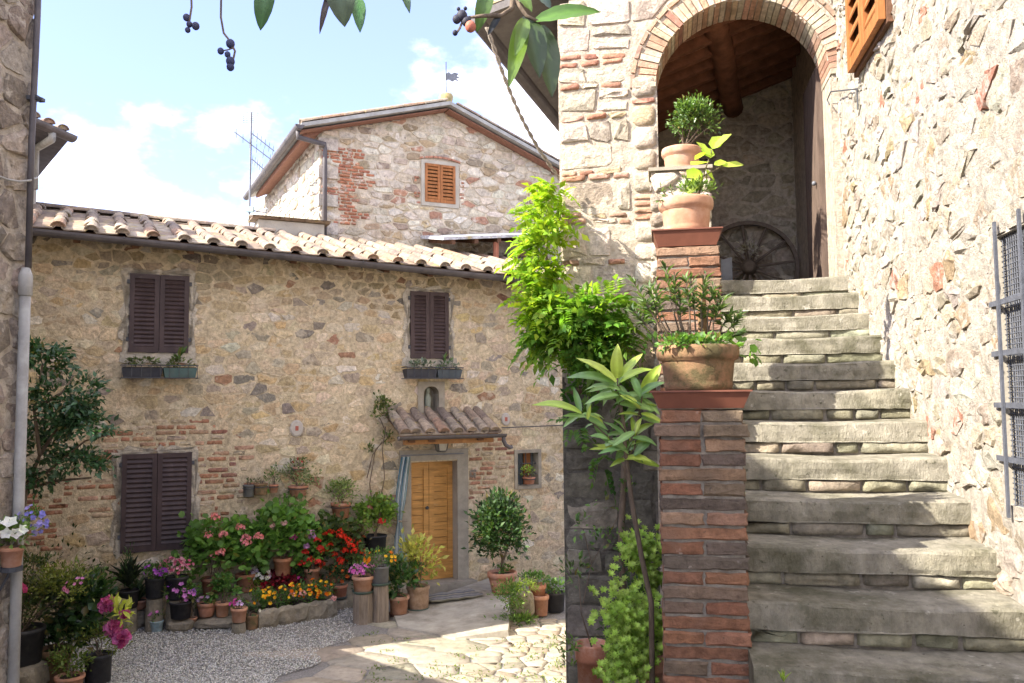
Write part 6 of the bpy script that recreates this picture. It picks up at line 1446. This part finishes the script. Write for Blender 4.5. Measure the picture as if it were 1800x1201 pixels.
# ================================================================== STAIR POTS AND PLANTS
def tray(t, a0, a1, s0, s1, z0, z1):
    q = B(); i = .03; c0 = [A(a0 + i, s0 + i, z0), A(a1 - i, s0 + i, z0), A(a1 - i, s1 - i, z0), A(a0 + i, s1 - i, z0)]; c1 = [A(a0, s0, z1), A(a1, s0, z1), A(a1, s1, z1), A(a0, s1, z1)]; c2 = [A(a0 - .008, s0 - .008, z1 + .001), A(a1 + .008, s0 - .008, z1 + .001), A(a1 + .008, s1 + .008, z1 + .001), A(a0 - .008, s1 + .008, z1 + .001)]
    q.box8(c0 + c1); q.box8(c2 + [p + [0, 0, .008] for p in c2]); return q.go('tray', m_tray, t)
def big_pot(t, c, R_, h, mat, ribs=True):
    q = B(); prof = [(.80, 0), (.83, .03), (.86, .14), (.84, .18), (.85, .22), (.90, .62), (.90, .66), (1.0, .70), (1.03, .78), (1.03, .92), (1.0, .99), (.94, 1.0), (.88, .97), (.86, .85), (.02, .84)]
    q.lathe(c, [(r * R_, z * h) for r, z in prof], 36, (.42, .23, .14)); o = q.go('pot', mat, t, True)
    q = B(); q.lathe(c, [(.001, h * .85), (R_ * .87, h * .85), (R_ * .5, h * .93), (.001, h * .95)], 18); q.go('soil', m_soil, t, True)
z1 = Z1 + .075; cA = (PA0 + PA1) / 2
c = A(cA, S1 + .20, z1 + .009); t = thing('stair_pot', c, 'large moss stained terracotta pot on the lowest brick pier', 'potted plant', 'pots on the stair parapet')
tray(t, PA0 - .03, PA1 + .03, S1 - .02, S1 + .42, Z1 + .003, z1)
big_pot(t, c, .188, onF(1220, 612, S1 + .2)[1] - z1, m_terra_old); tp = np.array([c[0], c[1], onF(1220, 606, S1 + .2)[1]])
def spurge(t, pts, Y, n=22, ln=.055, pal=((.07, .12, .045), (.15, .22, .075))):
    """upright stems with a rosette of narrow leaves near each tip"""
    q = B(); Ps, Ds, Ns, Ls = [], [], [], []
    for (x0, y0, x1, y1) in pts:
        Yt = Y + random.uniform(-.1, .1); b_, e_ = at(x0, y0, Y), at(x1, y1 + 8, Yt); m_ = (b_ + e_) / 2 + np.array([random.uniform(-.02, .02), 0, 0]); q.tube([b_, m_, e_], [.005, .004, .003], 5, cap=False)
        d = (e_ - m_); d /= np.linalg.norm(d)
        for i in range(n):
            f_ = random.random() ** .7 * .75; p_ = e_ - d * f_ * np.linalg.norm(e_ - b_) * .6; a_ = i * 2.4; o_ = np.array([math.cos(a_), math.sin(a_), 0]); Ps.append(p_); Ds.append(o_ * (.75 + .3 * f_) + d * (1.1 - f_)); Ns.append(-o_ * .5 + d); Ls.append(ln * random.uniform(.8, 1.2))
    q.go('stem', m_bark, t, True); V, Fc, m = leaf_arrays(Ps, Ds, Ns, np.array(Ls), np.array(Ls) * .24, L_OVAL); mesh_obj('foliage', V, Fc, m_leaf, t, np.repeat(cmix(*pal, len(Ps)), m, 0))
Y1 = c[1]
spurge(t, [(1180, 612, 1112, 485), (1185, 610, 1142, 498), (1190, 608, 1150, 490), (1200, 606, 1170, 462), (1205, 606, 1185, 470), (1215, 606, 1205, 478), (1225, 606, 1215, 485), (1235, 606, 1240, 473), (1245, 606, 1255, 490), (1250, 608, 1272, 518), (1260, 608, 1285, 540), (1265, 610, 1298, 548), (1240, 606, 1262, 520), (1195, 606, 1128, 520), (1185, 610, 1105, 530), (1210, 606, 1195, 510), (1230, 606, 1232, 520), (1255, 608, 1302, 575)], Y1, 30, .06)
s = mpp(c)
foliage('ground_leaves', t, at(1220, 604, Y1 - .05), (.19, .16, .035), 420, .035, .6, (.06, .14, .02), (.14, .27, .05), clumps=26)
foliage('trailing_leaves', t, at(1308, 612, Y1 - .03), (.07, .06, .07), 22, .05, .8, (.10, .22, .03), (.2, .36, .06), tpl=L_ROUND, hang=.4)
q = B(); q.tube([A(cA - .03, S1 + .3, tp[2] - .03), A(cA - .03, S1 + .3, tp[2] + .33)], .022, 6); q.go('clay_stake', m_terra_old, t)
z2 = Z2 + .095
c = A(cA, S2 + .17, z2 + .009); t = thing('stair_pot', c, 'smooth terracotta pot with yellow green fig sapling on the middle pier', 'potted plant', 'pots on the stair parapet'); tray(t, PA0 - .015, PA1 + .02, S2 - .02, S2 + .36, Z2 + .003, z2)
q = B(); h2 = onF(1217, 353, S2 + .17)[1] - z2; big_pot(t, c, .165, h2, m_terra); Y2 = c[1]
def rosette(t, lst, Y, pal, wd=.6, tpl=L_ROUND, mat=None, name='foliage', nrm=(0, -.6, .8)):
    Ps, Ds, Ls, Ns = [], [], [], []
    for (x0, y0, x1, y1) in lst:
        a_ = at(x0, y0, Y); e_ = at(x1, y1, Y + random.uniform(-.08, .08)); Ps.append(a_); Ds.append(e_ - a_); Ls.append(np.linalg.norm(e_ - a_)); Ns.append(np.array(nrm) + RNG.normal(size=3) * .35)
    V, Fc, m = leaf_arrays(Ps, Ds, np.array(Ns), np.array(Ls), np.array(Ls) * wd, tpl); return mesh_obj(name, V, Fc, mat or m_leaf, t, np.repeat(cmix(*pal, len(Ps), .15), m, 0))
FIG = ((.30, .42, .05), (.48, .58, .10))
rosette(t, [(1250, 275, 1222, 248), (1252, 262, 1268, 238), (1254, 262, 1288, 234), (1240, 268, 1220, 282), (1245, 285, 1212, 290), (1235, 310, 1212, 330), (1240, 300, 1256, 318), (1255, 290, 1278, 284), (1270, 292, 1310, 290), (1232, 300, 1206, 314), (1228, 318, 1208, 345), (1250, 278, 1236, 258)], Y2 - .02, FIG, .62, mat=M('fig_leaf', var=.15, ns=10, bump=.05, rough=.5, trans=.5))
q = B(); q.tube([at(1225, 356, Y2), at(1236, 310, Y2), at(1252, 262, Y2)], [.007, .005, .003], 5); q.tube([at(1236, 310, Y2), at(1270, 292, Y2)], [.004, .003], 5); q.go('stem', m_bark, t, True)
foliage('ground_leaves', t, at(1218, 336, Y2), (.12, .1, .075), 300, .04, .3, *((.10, .17, .04), (.22, .32, .08)), clumps=16, up=.6)
spurge(t, [(1180, 352, 1160, 318), (1175, 352, 1155, 345), (1190, 352, 1178, 322), (1172, 352, 1166, 335)], Y2, 12, .035, ((.10, .17, .05), (.2, .3, .1)))
c = A(cA + .0, S3 + .35, Z3 + .002); c = np.array([*A(1.33, FS - .12, 0)[:2], Z3 + .003]); t = thing('stair_pot', c, 'small bushy evergreen in terracotta on the top parapet in the arch', 'potted plant', 'pots on the stair parapet'); Y3 = c[1]; s = mpp(c)
big_pot(t, c, .165, 44 * s, m_terra); foliage('foliage', t, at(1217, 213, Y3), (.235, .2, .185), 1700, .04, .5, (.05, .11, .025), (.17, .27, .06), clumps=34, spread=.33, mat=m_leaf_gloss); stems(t, c + [0, 0, 44 * s - .02], [at(1217 + x, 220, Y3) for x in (-35, -18, 0, 16, 34)], .006)
# wagon wheel leaning on the back wall, dried bunch on its hub
wc = at(1316, 470, 9.72); wr = .56; wh = thing('wagon_wheel', wc - [0, 0, wr], 'old wooden wagon wheel leaning on the loggia back wall', 'wheel')
def WFr(r, a_, o): return wc + AN * r * math.cos(a_) + np.array([0, 0, 1]) * r * math.sin(a_) * .985 + AT * (r * math.sin(a_) * .14 - o)
wm = M('wheel_wood', (.16, .125, .095), var=.3, ns=20, bump=.4)
V = []; n = 40; sec = [(-.045, -.03), (.0, -.03), (.0, .03), (-.045, .03)]
for i in range(n):
    for (dr_, o) in sec: V.append(WFr(wr + dr_, 2 * math.pi * i / n, o))
mesh_obj('rim', V, [(i * 4 + j, ((i + 1) % n) * 4 + j, ((i + 1) % n) * 4 + (j + 1) % 4, i * 4 + (j + 1) % 4) for i in range(n) for j in range(4)], wm, wh)
for i in range(12): q = B(); a_ = 2 * math.pi * i / 12 + .1; q.tube([WFr(.07, a_, 0), WFr(wr - .02, a_, 0)], [.02, .015], 6); q.go('spoke', wm, wh)
q = B(); q.lathe((0, 0, 0), [(.001, -.09), (.06, -.09), (.085, -.05), (.095, 0), (.085, .07), (.06, .12), (.05, .125), (.001, .12)], 14); q.v = [wc + AN * v[0] + np.array([0, 0, v[1]]) - AT * v[2] for v in q.v]; q.go('hub', wm, wh, True)
dbc = at(1317, 446, 9.5); db = thing('dried_bunch', dbc, 'bleached bunch of dried thistles hung on the wheel hub', 'dried flowers'); foliage('dried_leaves', db, dbc, (.10, .07, .12), 160, .06, .25, (.35, .31, .26), (.6, .56, .5), clumps=9, mat=m_petal)
stc = at(1278, 482, 9.3); sl_ = thing('slate_plaque', stc, 'small pale slate standing on the loggia floor by the wheel', 'plaque'); q = B(); hgt = .16; x_ = AN; base = np.array([*stc[:2], ZL - .128]); zt_ = at(1278, 456, 9.3)[2]
q.box8([base - x_ * .06 - AT * .01, base + x_ * .06 - AT * .01, base + x_ * .06 + AT * .01, base - x_ * .06 + AT * .01] + [np.array([*(base + x_ * d_ + AT * e_)[:2], zt_ + (.03 if d_ > 0 else 0)]) for d_, e_ in ((-.06, .04), (.06, .04), (.06, .06), (-.06, .06))]); q.go('slab', M('slate_pale', (.30, .31, .32)), sl_)
# climbing wisteria at the corner of the arch house
wb_ = A(ac + .05, FS - .2, .2); wis = thing('wisteria', wb_, 'bright yellow green wisteria climbing the corner of the arch house', 'climber')
def pinnate(name, pts, dirs, ln, pal, nl=6, mat=None, parent=None, lw=.42, ll=.42):
    Ps, Ds, Ns, Ls, q = [], [], [], [], B(); cols = []
    for p_, d_ in zip(pts, dirs):
        d_ = d_ / np.linalg.norm(d_); up_ = np.array([0, 0, 1.0]) + RNG.normal(size=3) * .45; sd_ = np.cross(d_, up_); sd_ /= np.linalg.norm(sd_); L = ln * random.uniform(.5, 1.25); cb_ = cmix(*pal, 1, .25)[0]
        for i in range(nl):
            f_ = .25 + .75 * i / nl; pp_ = p_ + d_ * L * f_ + np.array([0, 0, -.25 * L * f_ * f_])
            for sg in (-1, 1): Ps.append(pp_); Ds.append(sd_ * sg + d_ * .5 + np.array([0, 0, -.25])); Ns.append(up_); Ls.append(L * ll * (1 - .25 * f_)); cols.append(cb_)
        Ps.append(p_ + d_ * L + np.array([0, 0, -.25 * L])); Ds.append(d_ + np.array([0, 0, -.4])); Ns.append(up_); Ls.append(L * ll); cols.append(cb_)
    V, Fc, m = leaf_arrays(Ps, Ds, np.array(Ns), np.array(Ls), np.array(Ls) * lw, L_OVAL); cols = np.array(cols) * (1 + RNG.uniform(-.35, .15, len(cols)))[:, None]; cols[:, 0] *= RNG.uniform(.75, 1.12, len(cols))
    return mesh_obj(name, V, Fc, mat or m_leaf, parent, np.repeat(cols, m, 0))
m_wis = M('wisteria_leaf', var=.15, ns=12, bump=.05, rough=.5, trans=.5, spec=.2)
def wis_cluster(x, y, w, h, Y, n, pal, name='foliage'):
    c = at(x + (14 if x < 990 else 4), y, Y); s = mpp(c); q_ = RNG.normal(size=(n, 3)) * .42; P = c + q_ * np.array([w * s * .36, .16, h * s / 2]); D = q_ * 1.0 + RNG.normal(size=(n, 3)) * .5 + np.array([-.25, -.35, -.1]); pinnate(name, P, D, .19, pal, 5, m_wis, wis, .52, .46)
YG = ((.25, .37, .03), (.43, .53, .06)); YG2 = ((.12, .24, .03), (.26, .38, .06))
Yw = 7.35
for (x, y, w, h, n, pal) in ((960, 335, 44, 40, 10, YG), (945, 375, 60, 70, 30, YG), (935, 430, 70, 70, 34, YG), (935, 490, 76, 70, 38, YG), (945, 545, 90, 80, 46, YG), (950, 590, 90, 60, 40, YG2), (1000, 550, 80, 70, 34, YG2), (1040, 560, 90, 70, 36, YG2), (1070, 545, 60, 50, 20, YG2), (1020, 600, 80, 60, 26, ((.08, .17, .03), (.20, .32, .06))), (1100, 575, 90, 60, 20, YG2), (1050, 640, 90, 60, 22, ((.08, .17, .03), (.18, .30, .06))), (1075, 600, 70, 60, 22, ((.08, .17, .03), (.18, .30, .06)))):
    wis_cluster(x, y, w, h, Yw - (.35 if x > 990 else .15), int(n * 2.1), pal)
for (x, y, w, h, n) in ((1030, 650, 80, 60, 12), (1010, 735, 50, 60, 9), (1050, 800, 60, 60, 8), (1090, 690, 60, 80, 10)): wis_cluster(x, y, w, h, Yw - .3, n, ((.05, .12, .03), (.12, .22, .05)), 'lower_foliage')
q = B()
q.tube([at(1095, 1060, 7.1), at(1092, 930, 7.12), at(1098, 800, 7.15), at(1090, 700, 7.15), at(1050, 620, 7.2), at(985, 560, 7.25), at(960, 450, 7.4), at(965, 330, 7.45)], [.028, .026, .025, .023, .02, .016, .012, .006], 8); q.tube([at(1050, 620, 7.2), at(1090, 560, 7.1)], [.012, .006], 6); q.go('stem', m_bark, wis, True)
# loquat sapling in front of the dark wall
pt0 = at_z(1012 + 28, 1262, .25); pz = .28
def gpot(label, x0, x1, yt, Y, h, kind='terra', name='potted_plant'):
    c = at((x0 + x1) / 2, yt, Y); s = mpp(c); base = np.array([c[0], c[1], c[2] - h]); t = thing(name, base, label, 'potted plant', 'potted plants in the courtyard'); pot(t, base, (x1 - x0) * s, h, kind); return t, c, s
t, tp, s = gpot('tall terracotta pot at the foot of the dark wall with a dry stalk', 1012, 1071, 1130, 6.3, .62)
q = B(); q.tube([tp - [0, 0, .05], at(1022, 1080, 6.3), at(1017, 1010, 6.3)], [.006, .005, .003], 5); q.go('stem', m_bark, t, True); foliage('foliage', t, at(1010, 1010, 6.3), (.12, .1, .12), 40, .06, .3, (.05, .09, .03), (.12, .18, .06)); foliage('small_leaves', t, at(1003, 1150, 6.2), (.06, .06, .16), 50, .06, .3, (.08, .15, .03), (.16, .26, .06))
t, tp, s = gpot('terracotta pot half hidden by bright green sedum beside the pier', 1118, 1176, 1145, 5.2, .5); SED = ((.24, .36, .06), (.42, .54, .12))
def sedum(t, x, y, w, h, Y, n):
    c = at(x, y, Y); s = mpp(c); q_ = RNG.normal(size=(n, 3)) * .40; P = c + q_ * np.array([w * s / 2, .15, h * s / 2]); Ps, Ds, Ns = [], [], []; cols = []
    for p_ in P:
        ax = np.array([random.uniform(-.5, .5), -.55, .75]); ax /= np.linalg.norm(ax); x_ = np.cross(ax, [1, .2, 0]); x_ /= np.linalg.norm(x_); y_ = np.cross(ax, x_); cb_ = cmix(*SED, 1, .3)[0]
        for k in range(11): a_ = k * 2.4; Ps.append(p_); Ds.append(x_ * math.cos(a_) + y_ * math.sin(a_) + ax * (.25 + .08 * k)); Ns.append(ax); cols.append(cb_ * (.85 + .05 * k))
    V, Fc, m = leaf_arrays(Ps, Ds, np.array(Ns), .034, .017, L_OVAL); return mesh_obj('foliage', V, Fc, m_leaf, t, np.repeat(np.array(cols), m, 0))
for (x, y, w, h, n) in ((1125, 970, 90, 90, 150), (1140, 1020, 70, 80, 100)): sedum(t, x, y, w, h, 5.6, n)
for (x, y, w, h, n) in ((1100, 1080, 110, 120, 230), (1120, 1150, 100, 110, 230), (1085, 1185, 70, 80, 90), (1150, 1100, 50, 90, 80)): sedum(t, x, y, w, h, 5.15, n)
foliage('inner_foliage', t, at(1118, 1110, 5.35), (.2, .14, .34), 700, .04, .5, (.02, .045, .012), (.06, .11, .025), clumps=30); foliage('inner_foliage', t, at(1128, 985, 5.75), (.17, .12, .2), 380, .04, .5, (.02, .05, .012), (.06, .12, .025), clumps=20)
sap_b = np.array([*at(1142, 1100, 5.0)[:2], .35]); sap = thing('loquat_sapling', sap_b, 'slender loquat sapling with long glossy leaves left of the brick pier', 'sapling'); q = B()
YS = 5.0
q.tube([sap_b, at(1145, 1060, YS), at(1128, 980, YS), at(1110, 880, YS), at(1100, 800, YS), at(1096, 745, YS), at(1088, 690, YS), at(1085, 665, YS)], [.017, .016, .015, .014, .012, .010, .008, .005], 8)
q.tube([at(1099, 800, YS), at(1112, 770, YS), at(1125, 720, YS), at(1130, 690, YS)], [.009, .007, .005, .004], 6); q.tube([at(1098, 790, YS), at(1060, 760, YS), at(1020, 725, YS)], [.007, .005, .004], 6); q.tube([at(1104, 800, YS), at(1115, 790, YS), at(1120, 760, YS)], [.006, .005, .003], 6); q.go('trunk', m_bark, sap, True)
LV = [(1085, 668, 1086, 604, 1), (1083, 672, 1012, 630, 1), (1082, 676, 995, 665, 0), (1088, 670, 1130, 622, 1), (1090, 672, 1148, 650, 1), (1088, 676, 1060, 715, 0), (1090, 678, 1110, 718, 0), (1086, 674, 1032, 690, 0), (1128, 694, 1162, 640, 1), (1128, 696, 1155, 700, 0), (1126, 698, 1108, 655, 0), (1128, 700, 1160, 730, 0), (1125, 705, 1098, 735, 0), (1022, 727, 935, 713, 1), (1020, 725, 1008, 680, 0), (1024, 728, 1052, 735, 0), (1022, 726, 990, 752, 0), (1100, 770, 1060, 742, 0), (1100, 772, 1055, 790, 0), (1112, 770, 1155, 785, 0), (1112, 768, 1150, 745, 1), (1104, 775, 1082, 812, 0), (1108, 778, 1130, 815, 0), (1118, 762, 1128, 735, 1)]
def big_leaf(x0, y0, x1, y1, w, Y, col, nrm=(.2, -1, .3), name='leaf', cur=.08, parent=None, m=10):
    a_, e_ = at(x0, y0, Y), at(x1, y1, Y + random.uniform(-.06, .06)); d = e_ - a_; L = np.linalg.norm(d); d /= L; x = np.cross(d, np.array(nrm, float)); x /= np.linalg.norm(x); z = np.cross(x, d); wm_ = w * Y / F; V = []; C = []
    for i in range(m + 1):
        t_ = i / m; hw_ = wm_ / 2 * math.sin(math.pi * min(1, .04 + .96 * t_) ** .85) ** .75 if i not in (m,) else .0005
        for j in (-1, -.5, 0, .5, 1): V.append(a_ + d * L * t_ + x * hw_ * j + z * (abs(j) * hw_ * .28 + L * cur * math.sin(3.1 * t_) + (.0022 if (i + int(abs(j) * 2)) % 2 else 0))); C.append(np.array(col) * (1.35 if j == 0 else 1))
    Fc = [(i * 5 + j, i * 5 + j + 1, (i + 1) * 5 + j + 1, (i + 1) * 5 + j) for i in range(m) for j in range(4)]
    mesh_obj(name, V, Fc, m_leaf_gloss, parent, np.array(C), True)
for (hx, hy, n_) in ((1087, 680, 12), (1126, 705, 12), (1030, 732, 7), (1100, 775, 12), (1114, 770, 8), (1070, 765, 6)):
    for _ in range(n_):
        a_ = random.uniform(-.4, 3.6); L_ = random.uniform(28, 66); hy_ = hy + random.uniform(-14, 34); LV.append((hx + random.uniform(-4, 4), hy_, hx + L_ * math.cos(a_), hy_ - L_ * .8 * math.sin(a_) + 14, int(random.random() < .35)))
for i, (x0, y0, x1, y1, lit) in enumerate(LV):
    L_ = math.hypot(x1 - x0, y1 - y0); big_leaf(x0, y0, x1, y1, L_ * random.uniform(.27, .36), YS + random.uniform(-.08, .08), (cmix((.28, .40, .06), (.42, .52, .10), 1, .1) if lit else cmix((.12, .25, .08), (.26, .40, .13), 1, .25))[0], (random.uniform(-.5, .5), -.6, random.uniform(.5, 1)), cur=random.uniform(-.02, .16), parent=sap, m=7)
# small wall creeper and weed tufts on the dark wall and steps
cr = thing('wall_creeper', A(2.2, FS - .1, .3), 'sparse creeper with small leaves on the dark lower wall', 'climber')
for (x, y, n) in ((1025, 930, 26), (1060, 950, 30), (1020, 1000, 16), (1110, 860, 24), (1060, 885, 10), (1085, 950, 16)): foliage('foliage', cr, at(x, y, 7.1), (.11, .06, .12), n, .055, .5, (.05, .12, .03), (.16, .28, .06))
q = B(); q.tube([at(1025, 1060, 7.15), at(1040, 990, 7.15), at(1025, 930, 7.15)], .004, 4); q.tube([at(1040, 990, 7.15), at(1070, 940, 7.15), at(1110, 860, 7.15)], .003, 4); q.go('stem', m_bark, cr)
for i, (x, y, Y, lab) in enumerate(((1378, 1199, 3.3, 'tuft of bright grass on the lowest visible step'), (1306, 872, 4.35, 'tiny weed growing between the brick pier and a step'))):
    w_ = thing('weed_tuft', at(x, y, Y), lab, 'weed'); P = np.tile(at(x, y, Y), (9, 1)); D = RNG.normal(size=(9, 3)) * .35 + [0, 0, 1]; V, Fc, m = leaf_arrays(P, D, RNG.normal(size=(9, 3)), .05 if i == 0 else .025, .006 if i == 0 else .01, L_OVAL); mesh_obj('blade', V, Fc, m_leaf, w_, np.repeat(cmix(*LIME, 9), m, 0))
gw_t = B()
wd_pts = [(x, y) for x, y in zip(RNG.uniform(640, 985, 60), RNG.uniform(1112, 1200, 60))]
P = np.array([at_z(x, y, .004) for x, y in wd_pts]); k_ = np.repeat(np.arange(len(P)), 12); D = RNG.normal(size=(len(k_), 3)) * .8 + [0, 0, .8]; V, Fc, m = leaf_arrays(P[k_] + RNG.normal(size=(len(k_), 3)) * [.05, .05, 0], D, RNG.normal(size=(len(k_), 3)), .03, .012, L_OVAL)
tag(mesh_obj('paving_weeds', V, Fc, m_leaf, None, np.repeat(cmix((.10, .17, .03), (.22, .28, .06), len(k_)), m, 0)), 'low weeds growing in the joints of the sunlit paving', 'weeds', kind='stuff')
# twisted cable from the eave down past the gable
rp0, rp1 = at(856, 48, 7.3), at(1000, 335, 7.95); rope = thing('hanging_cable', rp0, 'twisted cable hanging from the eave corner down to the wisteria', 'cable'); q = B()
N_ = 60
for ph in (0, math.pi):
    pts = []
    for i in range(N_ + 1):
        t_ = i / N_; c = rp0 + (rp1 - rp0) * t_ - np.array([.05, 0, .10]) * math.sin(math.pi * t_); a_ = t_ * 60 + ph; pts.append(c + np.array([math.cos(a_), 0, math.sin(a_) * .4]) * .011)
    q.tube(pts, .011, 5)
q.go('strand', m_rope, rope, True)
# overhanging loquat tree: trunk behind the viewer, leaves and fruit dipping into view
lt = thing('loquat_tree', (-1.1, -1.1, .9), 'overhanging loquat tree with dark leaves and shrivelled fruit', 'tree'); q = B()
top0 = np.array([-1.0, -1.0, 4.6])
q.tube([(-1.1, -1.1, .85), (-1.05, -1.05, 2.6), top0], [.11, .09, .07], 9); q.tube([top0, (-.7, .5, 4.35), at(620, -90, 2.2), at(560, -60, 2.3)], [.05, .035, .014, .008], 7); q.tube([top0, (-.3, .6, 4.3), at(900, -110, 2.1), at(905, -30, 2.1), at(900, 15, 2.1), at(880, 28, 2.08), at(850, 28, 2.06), at(815, 32, 2.05)], [.05, .035, .014, .009, .007, .006, .005, .003], 7)
q.tube([at(905, 0, 2.1), at(925, 28, 2.1), at(950, 40, 2.1)], [.006, .005, .004], 6); q.tube([at(560, -60, 2.3), at(470, -30, 2.3), at(389, -30, 2.2)], [.008, .006, .004], 6); q.tube([at(389, -30, 2.2), at(335, -20, 2.2)], .004, 6)
q.go('branch', m_bark, lt, True)
for (x0, y0, x1, y1, w, Y, col) in ((474, -34, 458, 54, 36, 2.3, (.05, .11, .05)), (588, -50, 606, 48, 54, 2.2, (.06, .085, .055)), (628, -6, 633, 58, 26, 2.25, (.05, .13, .04)), (704, -26, 720, 24, 18, 2.3, (.06, .11, .05)), (582, -20, 562, 60, 12, 2.2, (.06, .045, .05)),
                                   (942, 36, 1056, 22, 32, 2.1, (.08, .17, .03)), (920, 34, 894, 155, 32, 2.1, (.12, .20, .03)), (925, 30, 948, 138, 46, 2.12, (.035, .06, .02)), (950, 45, 970, 172, 44, 2.14, (.05, .075, .03)), (862, -30, 838, 58, 30, 2.15, (.07, .13, .03)), (925, -30, 968, 16, 34, 2.1, (.10, .15, .17)), (880, 26, 858, 62, 12, 2.08, (.03, .035, .05)), (925, 35, 905, 100, 24, 2.08, (.10, .17, .03)), (900, -20, 935, 22, 26, 2.12, (.12, .2, .04))):
    big_leaf(x0, y0, x1, y1, w, Y, col, parent=lt)
q = B(); q.tube([at(336, -20, 2.2), at(337, 12, 2.2), at(333, 38, 2.2), at(343, 47, 2.2)], .003, 5); q.tube([at(389, -30, 2.2), at(388, 30, 2.2), at(393, 58, 2.2), at(404, 72, 2.2), at(413, 90, 2.2), at(409, 108, 2.2)], .003, 5); q.tube([at(388, 90, 2.2), at(400, 88, 2.2), at(412, 84, 2.2)], .002, 5); q.tube([at(815, 32, 2.05), at(808, 50, 2.05), at(801, 60, 2.05)], .003, 5); q.tube([at(815, 32, 2.05), at(805, 15, 2.05)], .003, 5); q.go('fruit_stalk', m_bark, lt)
for (x, y, r_, Y, col) in ((328, 31, 6.5, 2.2, (.05, .05, .09)), (333, 43, 5.5, 2.2, (.05, .05, .09)), (344, 46, 7, 2.2, (.05, .05, .09)), (330, 53, 5, 2.2, (.05, .05, .09)), (405, 77, 8, 2.2, (.04, .045, .09)), (388, 90, 6, 2.2, (.04, .045, .09)), (400, 96, 5.5, 2.2, (.04, .045, .09)), (405, 108, 8, 2.2, (.04, .045, .09)), (405, 118, 7, 2.2, (.04, .045, .09)), (812, 28, 10, 2.05, (.04, .04, .055)), (803, 34, 8, 2.05, (.04, .04, .055)), (820, 38, 9, 2.05, (.04, .04, .055)), (827, 47, 10, 2.04, (.42, .14, .09)), (800, 58, 5, 2.05, (.03, .03, .05)), (806, 16, 3.5, 2.05, (.03, .03, .05)), (818, 15, 3.5, 2.05, (.03, .03, .05))):
    q = B(); q.ball(at(x, y, Y), r_ * Y / F, col, 12, 8, 1.08); q.go('fruit', m_fruit, lt, True)
